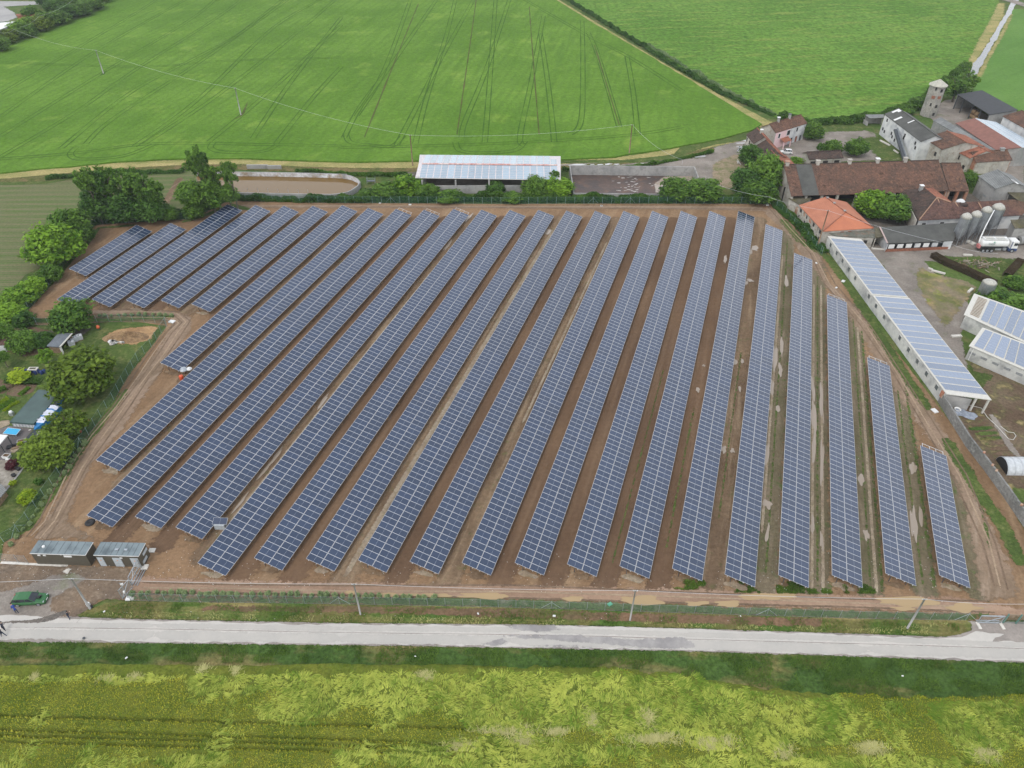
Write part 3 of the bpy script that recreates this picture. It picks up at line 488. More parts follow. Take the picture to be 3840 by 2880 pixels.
sheet('verge', [z6(560, 640), z6(700, 590), z6(850, 580)] + [p for p in F_S[1:]] + [z8(1870, 720), z8(1870, 765), z8(1780, 800), z8(1660, 806), z8(1200, 790), z8(600, 772), z8(0, 752), z7(1500, 732), z7(500, 722), z7(0, 716), z6(1300, 700), z6(800, 690), z6(500, 672)], .072, ground('mixed_verge', (.075, .13, .028), (.15, .14, .05), (.33, .26, .11), s1=.12, s2=2, streak=9, rot=R_(-2), s3=.5, k3=.85, bump=1, coarse=.5, lo=.42, hi=.55), .8, .2)
sheet('verge', [z7(-900, 612), z7(0, 612), z7(1000, 630), z8(0, 668), z8(900, 692), z8(900, 745), z8(0, 722), z7(1000, 680), z7(0, 650), z7(-900, 640)], .076, ground('bare_bank', (.20, .125, .075), (.15, .10, .06), (.10, .11, .04), s1=.2, s2=2, streak=6, rot=R_(-2), s3=.4, k3=.8, bump=.8, coarse=.5), .8, .35)
sheet('verge', [z6(-500, 826), z6(0, 836), z6(500, 838), z6(1100, 850), z7(0, 861), z7(1100, 880), z8(0, 902), z8(1000, 930), z8(2212, 972), z8(2700, 992), z8(2700, 1300), z8(1000, 1200), z7(0, 1040), z6(-500, 1000)], .03, g_grassd, .8, .15)

# wheel wear: greyer lane on the road, ruts on the tracks
g_lane = ground('worn_lane', (.435, .41, .37), (.405, .385, .35), s1=.2, s2=2, bump=.05, coarse=.05)
for k, (ln, wd) in enumerate([([z6(-300, 790), z6(1000, 800), z7(0, 822), z7(1100, 835), z8(0, 862), z8(1200, 893), z8(2300, 925)], 1.5), ([z6(-300, 735), z6(1000, 738), z7(0, 757), z7(1200, 765), z8(0, 795), z8(1300, 830), z8(2300, 868)], .8)]):
    P_ = [G(p) for p in ln]
    for j in range(len(P_) - 1): strip('worn_lane', [P_[j], P_[j + 1]], wd, .0975 + .0006 * k + .0002 * j, g_lane, px=False)
g_rut = ground('wet_rut', (.15, .105, .072), (.20, .14, .095), (.26, .19, .13), s1=.3, s2=2.5, s3=.5, k3=.6, bump=.6, coarse=.35); g_rutl = ground('dry_rut', (.36, .27, .185), (.30, .22, .15), s1=.3, s2=2.5, bump=.5, coarse=.3)
RL = [z6(240, 170), z6(330, 60), z4(500, 1370), z4(640, 1170), z4(790, 980), z4(920, 790), z4(1030, 640), z4(1130, 500), z4(1190, 430), z4(1130, 385), z4(900, 375), z4(620, 372)]
for k, (ln, offs) in enumerate([(RL, (-1.6, -.7, .3, 1.2, 2.0)), ([z6(900, 500), z6(1500, 500), z7(0, 505), z7(1100, 515), z8(0, 560), z8(1100, 590), z8(2000, 610)], (-.9, 0, .9)), ([z3(590, 1350), z3(700, 1480), z3(860, 1640), z5(960, 180), z5(1180, 440), z5(1400, 760), z5(1600, 1080), z5(1800, 1420), z8(1990, 200), z8(2080, 500)], (-1.3, -.3, .8)), ([z1(1600, 1342), z1(2212, 1340), z2(1000, 1342), z2(2212, 1345), z3(520, 1355)], (-.5, .6))]):
    P_ = [G(p) for p in ln]
    for q_, of in enumerate(offs):
        Q_ = []
        for i in range(len(P_)):
            t_ = (P_[min(i + 1, len(P_) - 1)] - P_[max(i - 1, 0)]).normalized(); Q_.append(P_[i] + Vector((-t_.y, t_.x, 0)) * (of + .25 * math.sin(i * 1.7 + q_)))
        strip('tyre_mark', Q_, .30, .0605 + .0009 * (k * 5 + q_), g_rut if q_ % 2 == 0 else g_rutl, px=False)
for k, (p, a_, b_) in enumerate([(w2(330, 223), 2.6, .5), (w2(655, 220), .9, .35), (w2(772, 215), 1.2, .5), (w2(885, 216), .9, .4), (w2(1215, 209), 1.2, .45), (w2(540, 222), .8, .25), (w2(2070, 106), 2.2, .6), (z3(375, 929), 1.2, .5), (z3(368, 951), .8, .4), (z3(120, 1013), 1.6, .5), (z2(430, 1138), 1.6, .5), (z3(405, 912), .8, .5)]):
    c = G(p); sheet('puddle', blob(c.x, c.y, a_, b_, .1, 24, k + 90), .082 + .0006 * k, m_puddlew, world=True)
# ================================================================ FOREGROUND CROP (lodged barley) and loose grass
def hnoise(X, Y, sc, seed=0., det=3):
    """value noise on arrays"""
    out = np.zeros_like(X); amp = 1; tot = 0; r = np.random.default_rng(int(seed * 10) + 3)
    for o in range(det):
        tb = r.random((256, 256)); x = X / sc; y = Y / sc; xi = np.floor(x).astype(int); yi = np.floor(y).astype(int); fx = x - xi; fy = y - yi; fx = fx * fx * (3 - 2 * fx); fy = fy * fy * (3 - 2 * fy)
        a = tb[xi % 256, yi % 256]; b = tb[(xi + 1) % 256, yi % 256]; c = tb[xi % 256, (yi + 1) % 256]; d = tb[(xi + 1) % 256, (yi + 1) % 256]
        out += amp * (a * (1 - fx) * (1 - fy) + b * fx * (1 - fy) + c * (1 - fx) * fy + d * fx * fy); tot += amp; amp *= .5; sc /= 2
    return out / tot
crop_top = [G(p) for p in [z6(-400, 930), z6(0, 940), z6(300, 948), z6(640, 960), z6(1000, 965), z6(1400, 985), z6(2212, 975), z7(400, 980), z7(1000, 1000), z7(1800, 1020), z7(2212, 1050), z8(300, 1110), z8(600, 1150), z8(1000, 1180), z8(1500, 1200), z8(2212, 1180), z8(2700, 1200)]]
tx = np.array([p.x for p in crop_top]); ty = np.array([p.y for p in crop_top])
x0, x1, y0_, y1_ = -84, 84, 27, 53
lod_c = []   # lodged areas, given by where the field lies flat (x, y, rx, ry)
for p, rx, ry in [(z6(1000, 1050), 12, 2.0), (z6(1700, 1080), 14, 2.6), (z7(400, 1150), 17, 4.2), (z7(1200, 1200), 16, 4.6), (z7(1900, 1250), 14, 4.5), (z8(400, 1300), 13, 4.5), (z8(900, 1340), 6.5, 4.0), (z8(1950, 1400), 7, 3.8), (z6(1200, 1630), 6, 1), (z7(900, 1600), 18, 2), (z6(300, 1050), 8, 1.6), (z8(900, 1640), 20, 1.2), (z6(2000, 1250), 7, 3)]:
    c = G(p); lod_c.append((c.x, c.y, rx, ry))
def lodged(X, Y):
    r = np.zeros_like(X)
    for cx, cy, rx, ry in lod_c: r = np.maximum(r, 1.25 - np.sqrt(((X - cx) / rx) ** 2 + ((Y - cy) / ry) ** 2))
    r = r + (hnoise(X, Y, 4, 1) - .5) * 1.3; return np.clip(r * 2.2, 0, 1)
tr_c = [G(p).y for p in (z6(1000, 1375), z6(1000, 1465), z6(1000, 1500), z6(1000, 1540))]
def cropz(X, Y):
    top = np.interp(X, tx, ty); e = np.clip((top - Y) / .9 + (hnoise(X, Y, 1.5, 2) - .5) * 1.2, 0, 1)
    L = lodged(X, Y); z = .95 - .50 * L + (hnoise(X, Y, 1.1, 3) - .5) * (.25 + .35 * L) + (hnoise(X, Y, .35, 4, 2) - .5) * .25
    for k, yc in enumerate(tr_c):
        yy = yc - (X + 40) * .033; g = np.exp(-((Y - yy) / .17) ** 2) * np.clip(1.4 - L, 0, 1) * np.clip((4 - X) / 10, 0, 1); z -= (.95 if k in (0, 2) else .8) * g
    return z * e
ax = np.arange(x0, x1, .28); ay = np.arange(y0_, y1_, .18); XX, YY = np.meshgrid(ax, ay); X = XX.ravel(); Y = YY.ravel()
Z = cropz(X, Y); nx, ny = len(ax), len(ay); I, J = np.meshgrid(np.arange(nx - 1), np.arange(ny - 1)); q = (J * nx + I).ravel()
Fq = np.stack([q, q + 1, q + nx + 1, q + nx], 1); keep = Z[Fq].max(1) > .02
under = ground('crop_understorey', (.10, .13, .020), (.15, .165, .028), (.07, .12, .016), s1=.2, s2=3, s3=.8, k3=.7, bump=.6, coarse=.6)
crop = link('barley_crop', mesh_np('barley_crop', np.stack([X, Y, Z + .02], 1), Fq[keep], [under])); tag(crop, 'ripening barley crop, partly flattened by wind, in front of the road', 'crop field', kind='stuff')
def blades(name, X, Y, Z, ang, tilt, L, wd, tone, m, parent=None):
    n = len(X); dx, dy = np.cos(ang), np.sin(ang); ct, st = np.cos(tilt), np.sin(tilt)
    px, py = -dy * wd / 2, dx * wd / 2; b = np.stack([X, Y, Z], 1); t = b + np.stack([dx * L * ct, dy * L * ct, L * st], 1); s = np.stack([px, py, np.zeros(n)], 1)
    V = np.stack([b - s, b + s, t + s * .7, t - s * .7], 1).reshape(-1, 3); F = np.arange(4 * n).reshape(n, 4)
    return link(name, mesh_np(name, V, F, [m], col=tone), parent)
m_barley = leafmat('barley_blades', (.065, .165, .008), (.50, .54, .10), .15); m_head = leafmat('barley_heads', (.25, .27, .012), (.56, .52, .06), .1); m_grass = leafmat('grass_blades', (.035, .080, .012), (.14, .23, .035), .2)
m_straw = leafmat('straw_blades', (.34, .34, .12), (.54, .50, .22), .1)
n = 250000; X = npr.uniform(-70, 70, n); Y = npr.uniform(35.5, 51.5, n); Z = cropz(X, Y); k = Z > .12; X, Y, Z = X[k], Y[k], Z[k]; L = lodged(X, Y); n = len(X)
flow = (hnoise(X, Y, 3.2, 6) - .5) * 9 + (hnoise(X, Y, 9, 7) - .5) * 5; trk = np.zeros(n)
for yc in tr_c: trk = np.maximum(trk, np.exp(-((Y - (yc - (X + 40) * .033)) / .15) ** 2) * np.clip((4 - X) / 10, 0, 1) * np.clip(1.4 - L, 0, 1))
kp = npr.random(n) > trk * .96; X, Y, Z, L, flow = X[kp], Y[kp], Z[kp], L[kp], flow[kp]; n = len(X)
st = L < .5 + (npr.random(n) - .5) * .6
ang = np.where(st, npr.uniform(0, 6.28, n), flow + npr.normal(0, .28, n)); til = np.where(st, npr.uniform(.5, 1.4, n), npr.uniform(.02, .35, n))
tone = np.clip(.30 + .55 * (hnoise(X, Y, .8, 8) - .5) + .5 * (hnoise(X, Y, 5, 9) - .5) + .20 * L + .9 * (hnoise(X, Y, 2.6, 14) - .5) + .5 * (hnoise(X, Y, .6, 15) - .5) + npr.normal(0, .24, n) - .35 * np.clip(1 - (np.interp(X, tx, ty) - Y) / 2.2, 0, 1) - .18 * np.clip((X - 5) / 30, 0, 1) * (hnoise(X, Y, 3.5, 18) > .5), 0, 1)
s = ~st; o = blades('flattened_stalks', X[s], Y[s], Z[s] - .02, ang[s], til[s], npr.uniform(.35, .8, s.sum()), .065, tone[s], m_barley, crop); tag(o, kind='stuff')
s = st; hl = npr.random(n) < .62; a = s & hl; o = blades('standing_heads', X[a], Y[a], Z[a] - .12, ang[a], til[a], npr.uniform(.18, .36, a.sum()), .06, tone[a] + .15, m_head, crop); tag(o, kind='stuff')
a = s & ~hl; o = blades('standing_leaves', X[a], Y[a], Z[a] - .2, ang[a], til[a], npr.uniform(.25, .42, a.sum()), .05, tone[a], m_barley, crop); tag(o, kind='stuff')
# straw-pale spots where the stalks splay open
SX, SY, SA, ST = [], [], [], []
for p, rx, ry, cnt in [(z7(1050, 1420), 4.5, .6, 1000), (z7(1400, 1435), 2.0, .5, 450), (z7(1180, 1465), 2, .6, 500), (z7(2020, 1480), 4.6, .65, 1100), (z8(200, 1500), 3.6, .6, 750), (z8(1215, 1540), 2.6, .6, 700), (z6(865, 1070), 1.2, .6, 130), (z6(1310, 1015), 1.3, .5, 130), (z6(1520, 1025), 1.3, .4, 110), (z6(220, 1075), 1.0, .5, 90), (z8(1960, 1580), 2, .8, 500), (z8(660, 1560), 1.6, .6, 400), (z7(760, 1500), 2.5, .6, 500), (z7(540, 1060), 1.8, .5, 350), (z7(1990, 1330), 1.2, 1.6, 350), (z7(1620, 1340), 1.0, 1.6, 350), (z6(700, 1090), 1.5, .5, 250)]:
    c = G(p, .6); th = npr.uniform(0, 6.28, cnt); r = np.abs(npr.normal(0, .45, cnt)); SX.append(c.x + rx * r * np.cos(th)); SY.append(c.y + ry * r * np.sin(th)); SA.append(np.where(npr.random(cnt) < .6, 1.45, -1.6) + npr.normal(0, .75, cnt)); ST.append(npr.uniform(0, 1, cnt))
SX, SY, SA, ST = map(np.concatenate, (SX, SY, SA, ST)); o = blades('splayed_straw', SX, SY, cropz(SX, SY) + .02, SA, npr.uniform(.02, .3, len(SX)), npr.uniform(.4, .9, len(SX)), .045, ST, m_straw, crop); tag(o, kind='stuff')
def grassfill(name, label, px, n, L0, L1, wd, z, m=m_grass, thr=None, tonek=1., sc=2.):
    poly = [G(p) for p in px]; xs = [p.x for p in poly]; ys = [p.y for p in poly]
    X = npr.uniform(min(xs), max(xs), n); Y = npr.uniform(min(ys), max(ys), n); k = inpoly(poly, X, Y)
    if thr is not None: k &= hnoise(X, Y, sc, 11) > thr
    X, Y = X[k], Y[k]; n = len(X); t = np.clip(.4 + 1.1 * (hnoise(X, Y, 1.5, 12) - .5) + npr.normal(0, .16, n), 0, 1) * tonek
    o = blades(name, X, Y, np.full(n, z), npr.uniform(0, 6.28, n), npr.uniform(.3, 1.3, n), npr.uniform(L0, L1, n), wd, t, m); tag(o, label, 'grass', kind='stuff'); return o
grassfill('verge_grass', 'tall dark green grass between the road and the barley', [z6(-100, 850), z6(500, 845), z6(1100, 858), z7(0, 869), z7(1100, 890), z8(0, 912), z8(1000, 940), z8(2300, 985), z8(2300, 1250), z8(1400, 1230), z8(800, 1160), z8(300, 1120), z7(1900, 1020), z7(0, 985), z6(1400, 980), z6(-100, 945)], 110000, .12, .45, .05, .03, thr=.42, sc=3)
grassfill('verge_grass', 'rough green and straw coloured grass between fence and road', [z6(570, 640), z6(700, 600), z6(860, 590), z7(0, 620), z7(1000, 635), z8(0, 680), z8(1700, 715), z8(1870, 740), z8(1700, 800), z8(0, 745), z7(0, 715), z6(800, 688), z6(500, 670)], 42000, .12, .35, .05, .07, thr=.50)
grassfill('verge_grass', 'dry yellow grass along the far edge of the road', [z6(570, 660), z6(1000, 650), z7(0, 680), z7(1000, 690), z8(0, 725), z8(1200, 760), z8(1760, 720), z8(1850, 750), z8(1700, 800), z8(0, 750), z7(0, 716), z6(800, 688)], 22000, .12, .4, .05, .075, m=m_straw, thr=.53, tonek=.8, sc=2.5)
grassfill('weeds', 'bright green weeds in the mud at the near ends of the panel rows', [z7(1800, 430), z8(0, 440), z8(1250, 470), z8(1250, 530), z8(500, 530), z8(0, 505), z7(2050, 480), z7(1830, 485)], 26000, .1, .3, .10, .02, thr=.56, tonek=1.2)
# ================================================================ SOLAR ARRAYS
def module_arrays():
    xs = [0, .03, 1.152, 1.172, 2.293, 2.323]; ys = [0, .024, 1.100, 1.124]; V = [(x, y, 0) for y in ys for x in xs]; F = []; M = []
    for j in range(3):
        for i in range(5):
            a = j * 6 + i; F.append([a, a + 1, a + 7, a + 6]); M.append(0 if i in (0, 4) or j in (0, 2) else (2 if i == 2 else 1))
    n = len(V); V += [(0, 0, -.035), (xs[-1], 0, -.035), (xs[-1], ys[-1], -.035), (0, ys[-1], -.035)]
    top = [0, 5, 23, 18]
    for k in range(4): F.append([n + k, n + (k + 1) % 4, top[(k + 1) % 4], top[k]]); M.append(0)
    F.append([n, n + 3, n + 2, n + 1]); M.append(0)
    return np.array(V), np.array(F), np.array(M)
MV, MF, MM = module_arrays()
mod_me = mesh_np('solar_module', MV, MF, [alu, pv, midline], MM)
post_me = MB().box((0, 0, .9), (.10, .07, 1.8), steel_d).build('post').data; bpy.data.objects.remove(bpy.data.objects['post'])
rot_slope = (0, TILT, 0)
def slope(x, y, z=0): return Vector((x * math.cos(TILT) + z * math.sin(TILT), y, ZH - x * math.sin(TILT) + z * math.cos(TILT)))
ORD = ['first', 'second', 'third', 'fourth', 'fifth', 'sixth', 'seventh', 'eighth', 'ninth', 'tenth', 'eleventh', 'twelfth', 'thirteenth']
for i, (ax_, ay_, bx_, by_) in enumerate(ROWS):
    a = Vector((ax_, ay_, 0)); b = Vector((bx_, by_, 0)); L = (b - a).length; n = round(L / 1.144); pit = L / n; d = (b - a).normalized(); rv = Vector((d.y, -d.x, 0))
    nm = 'short solar panel array at the far left corner' if i == 0 else 'second solar panel array from the left, behind the round walnut' if i == 1 else 'short solar panel array at the far right, nearest the garden wall' if i == 25 else \
        'solar panel array with the orange reel beside its near end, seventh from the left' if i == 6 else 'long solar panel array with the white cabinet at its near end, eleventh from the left' if i == 10 else \
        'long solar panel array, %s from the %s' % (ORD[i] if i < 13 else ORD[25 - i], 'left' if i < 13 else 'right')
    t = thing('solar_array', nm, 'solar array', a, math.atan2(rv.y, rv.x), 'rows of tilted solar panels')
    near = min(n, 50)
    for k in range(near):
        for s in range(2):
            o = bpy.data.objects.new('solar_module', mod_me); COL.objects.link(o); o.parent = t; o.location = slope(s * (2.323 + .046), k * pit); o.rotation_euler = rot_slope
    if n > near:
        offs = [(s * (2.323 + .046), k * pit) for k in range(near, n) for s in range(2)]; V = []; F = []; M = []
        for q, (ox, oy) in enumerate(offs):
            v = MV + np.array([ox, oy, 0]); V.append(v); F.append(MF + q * len(MV)); M.append(MM)
        o = link('solar_modules', mesh_np('solar_modules', np.concatenate(V), np.concatenate(F), [alu, pv, midline], np.concatenate(M)), t); o.location = slope(0, 0); o.rotation_euler = rot_slope; o['kind'] = 'stuff'
    ext = 1.15 if i in (8, 9, 10) else .75 if i in (23, 24, 25) else .22
    for x in (.45, 1.75, 2.9, 4.2):
        mb = MB(); mb.bar((0, -.14, 0), (0, L + ext, 0), .06, .07, alu); p = mb.build('purlin', t); p.location = slope(x, 0, -.075); p.rotation_euler = rot_slope
    if ext > .5:
        mb = MB(); mb.bar((.4, L + ext, 0), (4.25, L + ext, 0), .05, .05, alu); p = mb.build('end_rail', t); p.location = slope(0, 0, -.05); p.rotation_euler = rot_slope
    nb = max(2, round(L / 5.2))
    for k in range(nb + 1):
        y = .55 + (L - 1.1) * k / nb
        for x in (1.15, 3.55):
            o = bpy.data.objects.new('post', post_me); COL.objects.link(o); o.parent = t; s = slope(x, y, -.12); o.location = (s.x, y, 0); o.scale = (1, 1, s.z / 1.8)
        mb = MB(); mb.bar((.5, 0, 0), (4.15, 0, 0), .06, .09, galv); p = mb.build('rafter', t); p.location = slope(0, y, -.15); p.rotation_euler = rot_slope
# spoil thrown up at the row ends
for i in range(26):
    a = Vector((ROWS[i][0], ROWS[i][1], 0)) + RV * 1.3 - RU * .1
    if i in (4,): continue
    V = []; F = []; r = random.Random(i)
    o = sheet('spoil', blob(a.x + .9, a.y - .1, 1.5, .55, -AZ, 24, i + 9), .05, g_pale if i % 2 else g_soilm, world=True)

# ================================================================ FENCES, POLES, WIRES
def walk(pts, step):
    out = []; acc = 0
    for i in range(len(pts) - 1):
        a, b = pts[i], pts[i + 1]; L = (b - a).length; s = acc
        while s < L - 1e-3: out.append(a.lerp(b, s / L)); s += step
        acc = s - L
    out.append(pts[-1]); return out
fpost_me = {}
def fence(label, px, step=2.5, h=2.0, mesh=None, post=None, r=.035, name='wire_fence', braces=()):
    P = [G(p) for p in px]; mesh = mesh or fmesh; post = post or fpost; base = P[0]
    t = thing(name, label, 'fence', base)
    b = MB()
    for a, c in zip(P[:-1], P[1:]): b.face([a - base, c - base, c - base + Vector((0, 0, h - .1)), a - base + Vector((0, 0, h - .1))], mesh)
    b.build('wire_mesh', t)
    b = MB()
    for a, c in zip(P[:-1], P[1:]):
        for z in (.1, h - .1): b.bar(a - base + Vector((0, 0, z)), c - base + Vector((0, 0, z)), .012, .012, post)
    b.build('tension_wire', t)
    key = (r, h, post.name)
    if key not in fpost_me:
        q = MB().tube([(0, 0, 0), (0, 0, h)], r, post, 6).build('post'); fpost_me[key] = q.data; bpy.data.objects.remove(q)
    W = walk(P, step)
    for p in W[:100]:
        o = bpy.data.objects.new('post', fpost_me[key]); COL.objects.link(o); o.parent = t; o.location = p - base
    for j in braces:
        p = W[min(j, len(W) - 1)]; dd = (W[min(j + 1, len(W) - 1)] - W[max(min(j, len(W) - 1) - 1, 0)]).normalized()
        for s in (-1, 1):
            MB().bar(p - base + Vector((0, 0, h * .85)), p - base + dd * s * 1.5 + Vector((0, 0, .1)), .04, .04, post).build('brace', t)
    return t
fence('green wire fence along the gardens on the left, beside the sandy track', F_WEST, 2.5, 2.0, braces=(1, 9))
fence('green wire fence crossing below the upper left panels, behind the round walnut tree', F_MID, 2.6, 2.0, braces=(0,))
fence('green wire fence climbing beside the bushes at the upper left', F_NW, 2.6, 2.0)
fence('green wire fence under the big locust trees at the back left', F_N1, 2.6, 2.0)
fence('green wire fence along the back of the park in front of barn and lagoons', F_N2, 2.6, 2.1, braces=(18, 40, 44))
fence('green wire fence beside the overgrown strip below the orange tiled house', F_NE, 2.6, 2.1, braces=(0,))
fence('front wire fence between sandy track and roadside verge', F_S, 2.55, 1.9, mesh=seethru('thin_grey_mesh', (.12, .20, .17), .26), post=galv, braces=(12, 24, 36, 50))
fence('short mesh fence left of the grey cabins', [y6(10, 1430), y6(480, 1480)], 3, 2.0, mesh=gmesh, post=galv)
# utility poles
def pole(base, top, label, r0=.22, r1=.15, m=None, kit=True, cat='utility pole'):
    B = G(base); h = hgt(base, top); d = _F + _R * ((top[0] - 1920) / FPX) - _U * ((top[1] - 1440) / FPX); T = G(top, h)
    t = thing('utility_pole', label, cat, B); T = T - B; T.x *= .6; T.y = 0 if abs(T.y) < 3 else T.y
    T = Vector((T.x, 0, h)); MB().tube([(0, 0, 0), T * .5, T], [r0, (r0 + r1) / 2, r1], m or concrete, 10).build('shaft', t, True)
    if kit:
        b = MB(); b.bar(T + Vector((-.35, 0, -.12)), T + Vector((.35, 0, -.12)), .06, .06, galv); b.build('crossarm', t)
        for s in (-.28, .28): MB().lathe([(.04, 0), (.06, .05), (.03, .14)], white, 8, (T.x + s, T.y)).build('insulator', t).location.z = T.z - .08
    return B + T
PF = [pole(z1(673, 483), z1(621, 325), 'pale concrete pole standing in the wheat, the one farther back on the left'), pole(z1(1563, 752), z1(1526, 570), 'pale concrete pole in the wheat with a bare soil patch at its foot'),
      pole(z2(463, 1075), z2(447, 875), 'dark pole by the ditch at the left end of the solar roofed barn', m=wood), pole(z2(1865, 1000), z2(1886, 808), 'dark pole on the ditch bank behind the rectangular slurry pit', m=wood)]
PM = pole(qC(735, 1510), qC(920, 925), 'tall leaning dark wooden pole in front of the orange tiled house', .19, .13, wood)
PS = [pole(z6(585, 628), z6(460, 432), 'roadside concrete pole near the green car with a white box at its foot', .17, .12), pole(z7(125, 668), z7(83, 465), 'roadside concrete pole left of the middle of the front fence', .13, .09),
      pole(z7(1870, 703), z7(1908, 510), 'roadside concrete pole right of the middle of the front fence', .13, .09), pole(z8(1455, 755), z8(1570, 565), 'leaning roadside concrete pole near the right hand gate', .16, .11)]
cable_m = plain('aluminium_cable', (.55, .57, .58), .5, var=.05); cable_d = plain('dark_cable', (.30, .32, .32), .6)
def cable(label, pts, sag, r=.03, m=None):
    b = MB(); out = []
    for a, c in zip(pts[:-1], pts[1:]):
        for j in range(14):
            t = j / 14; p = Vector(a).lerp(Vector(c), t); p.z -= 4 * sag * t * (1 - t); out.append(p)
    out.append(Vector(pts[-1])); b.tube(out, r, m or cable_m, 5, False); tag(b.build('power_cable'), label, 'cable')
zz = 7.0
cable('overhead cable along the road from pole to pole', [G(z6(-900, 470), 7)] + PS + [G(z8(2212, 597), 6.6), G(z8(3000, 640), 6.6)], .35, .02)
cable('overhead cable crossing the wheat field from pole to pole', [G(z1(-60, 190), 9)] + [G(z1(90, 190), 9.3)] + PF + [G(z2(2212, 1035), 5.0), G(z3(0, 1040), 4.6)], 1.5, .022)
cable('overhead cable from the camera mast past the orange tiled house to the yard', [G(z3(225, 1195), 5), G(z3(555, 1275), 6.3), PM - Vector((0, 0, .1)), G(w3(250, 430), 6.2), G(w3(1500, 665), 5)], .5, .022, cable_m)
cable('overhead cable above the tree line at the far upper left', [G(y1(330, 450), 9), G(y1(640, 270), 9), G(y1(1200, 10), 9.5)], .8, .022)
# camera masts
def mast(base, top, label, legs=True, foot=True):
    B = G(base); h = min(hgt(base, top), 6.4); t = thing('camera_mast', label, 'camera mast', B)
    MB().tube([(0, 0, 0), (0, 0, h)], .055, galv, 8).build('shaft', t); MB().box((0, 0, .12), (.7, .7, .24), white).build('footing', t)
    MB().box((.18, 0, h - .25), (.34, .2, .26), white).build('camera', t); MB().box((-.02, -.12, h * .48), (.22, .2, .34), white).build('junction_box', t); MB().bar((-.35, 0, h - .02), (.25, 0, h - .02), .05, .05, steel_d).build('arm', t)
    if legs:
        for s in (-1, 1): MB().bar((0, 0, h * .5), (s * 1.2, -.5, .1), .05, .05, galv).build('brace', t)
mast(z1(1490, 1308), z1(1452, 1178), 'slim camera mast at the fence corner beside the brown lagoon', False); mast(z3(548, 1330), z3(555, 1268), 'braced camera mast at the back right fence corner'); mast(y7(1780, 980), y7(1665, 755), 'camera mast beside the open sliding gate by the road', False)

# ================================================================ TREES AND SHRUBS
def crown_mesh(seed, ncl, nl, size, flat=.85, hollow=.4, rad=.34, airy=0, kz=None):
    r = np.random.default_rng(seed); C = r.normal(size=(ncl, 3)); C /= np.linalg.norm(C, axis=1)[:, None]; C *= (hollow + (1 - hollow) * r.random(ncl) ** .5)[:, None] * .78
    C[:, 2] = np.where(C[:, 2] < -.45, C[:, 2] * .6, C[:, 2])
    cr = rad * r.uniform(.6, 1.15, ncl); ct = r.normal(.52, .24, ncl) + C[:, 2] * .12  # higher clumps get lighter leaves: light on the crown top put into the tone
    D = r.normal(size=(ncl * nl, 3)); D /= np.linalg.norm(D, axis=1)[:, None]; idx = np.repeat(np.arange(ncl), nl)
    P = C[idx] + D * (cr[idx] * r.uniform(.55, 1.1, ncl * nl))[:, None]
    N = D + r.normal(size=D.shape) * .7 + np.array([0, 0, .5]); N /= np.linalg.norm(N, axis=1)[:, None]
    T = np.cross(N, r.normal(size=N.shape)); T /= np.linalg.norm(T, axis=1)[:, None]; B = np.cross(N, T); s = size * r.uniform(.6, 1.6, len(P))
    V = np.stack([P - T * s[:, None], P + B * s[:, None] * .6, P + T * s[:, None], P - B * s[:, None] * .6], 1).reshape(-1, 3); F = np.arange(len(V)).reshape(-1, 4)
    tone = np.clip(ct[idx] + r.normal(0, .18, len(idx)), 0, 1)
    return mesh_np('crown', V, F, [leaf_mid], col=tone)
leaf_mid = leafmat('leaves_green', (.028, .080, .012), (.145, .265, .038)); leaf_dark = leafmat('leaves_dark', (.022, .068, .014), (.100, .205, .035)); leaf_bright = leafmat('leaves_bright', (.050, .130, .010), (.220, .380, .035))
leaf_olive = leafmat('leaves_olive', (.050, .095, .010), (.180, .260, .032)); leaf_red = leafmat('leaves_burgundy', (.05, .010, .015), (.11, .03, .035)); leaf_grey = leafmat('leaves_pale', (.12, .20, .08), (.34, .42, .20)); leaf_lime = leafmat('leaves_lime', (.13, .22, .01), (.36, .46, .03)); leaf_brown = leafmat('clipped_brown', (.05, .035, .02), (.13, .10, .06))
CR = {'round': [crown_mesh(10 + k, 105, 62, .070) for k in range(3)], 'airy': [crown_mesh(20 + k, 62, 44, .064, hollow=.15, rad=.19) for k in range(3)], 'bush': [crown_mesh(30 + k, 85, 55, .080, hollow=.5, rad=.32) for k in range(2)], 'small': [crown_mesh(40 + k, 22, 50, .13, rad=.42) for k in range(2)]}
def trunk_mesh(seed):
    r = random.Random(seed); b = MB(); b.tube([(0, 0, 0), (.02, .01, .35), (.03, -.02, .62)], [.045, .035, .026], bark, 7)
    for k in range(7):
        a = k * .9 + r.uniform(-.3, .3); z = r.uniform(.32, .62); l = r.uniform(.22, .36); m = Vector((math.cos(a) * l * .5, math.sin(a) * l * .5, z + .12)); b.tube([(.02, 0, z), m, (math.cos(a) * l, math.sin(a) * l, z + r.uniform(.2, .3))], [.02, .013, .005], bark, 5)
    o = b.build('trunk', smooth=True); me = o.data; bpy.data.objects.remove(o); return me
TRK = [trunk_mesh(k) for k in range(3)]; _tn = [0]
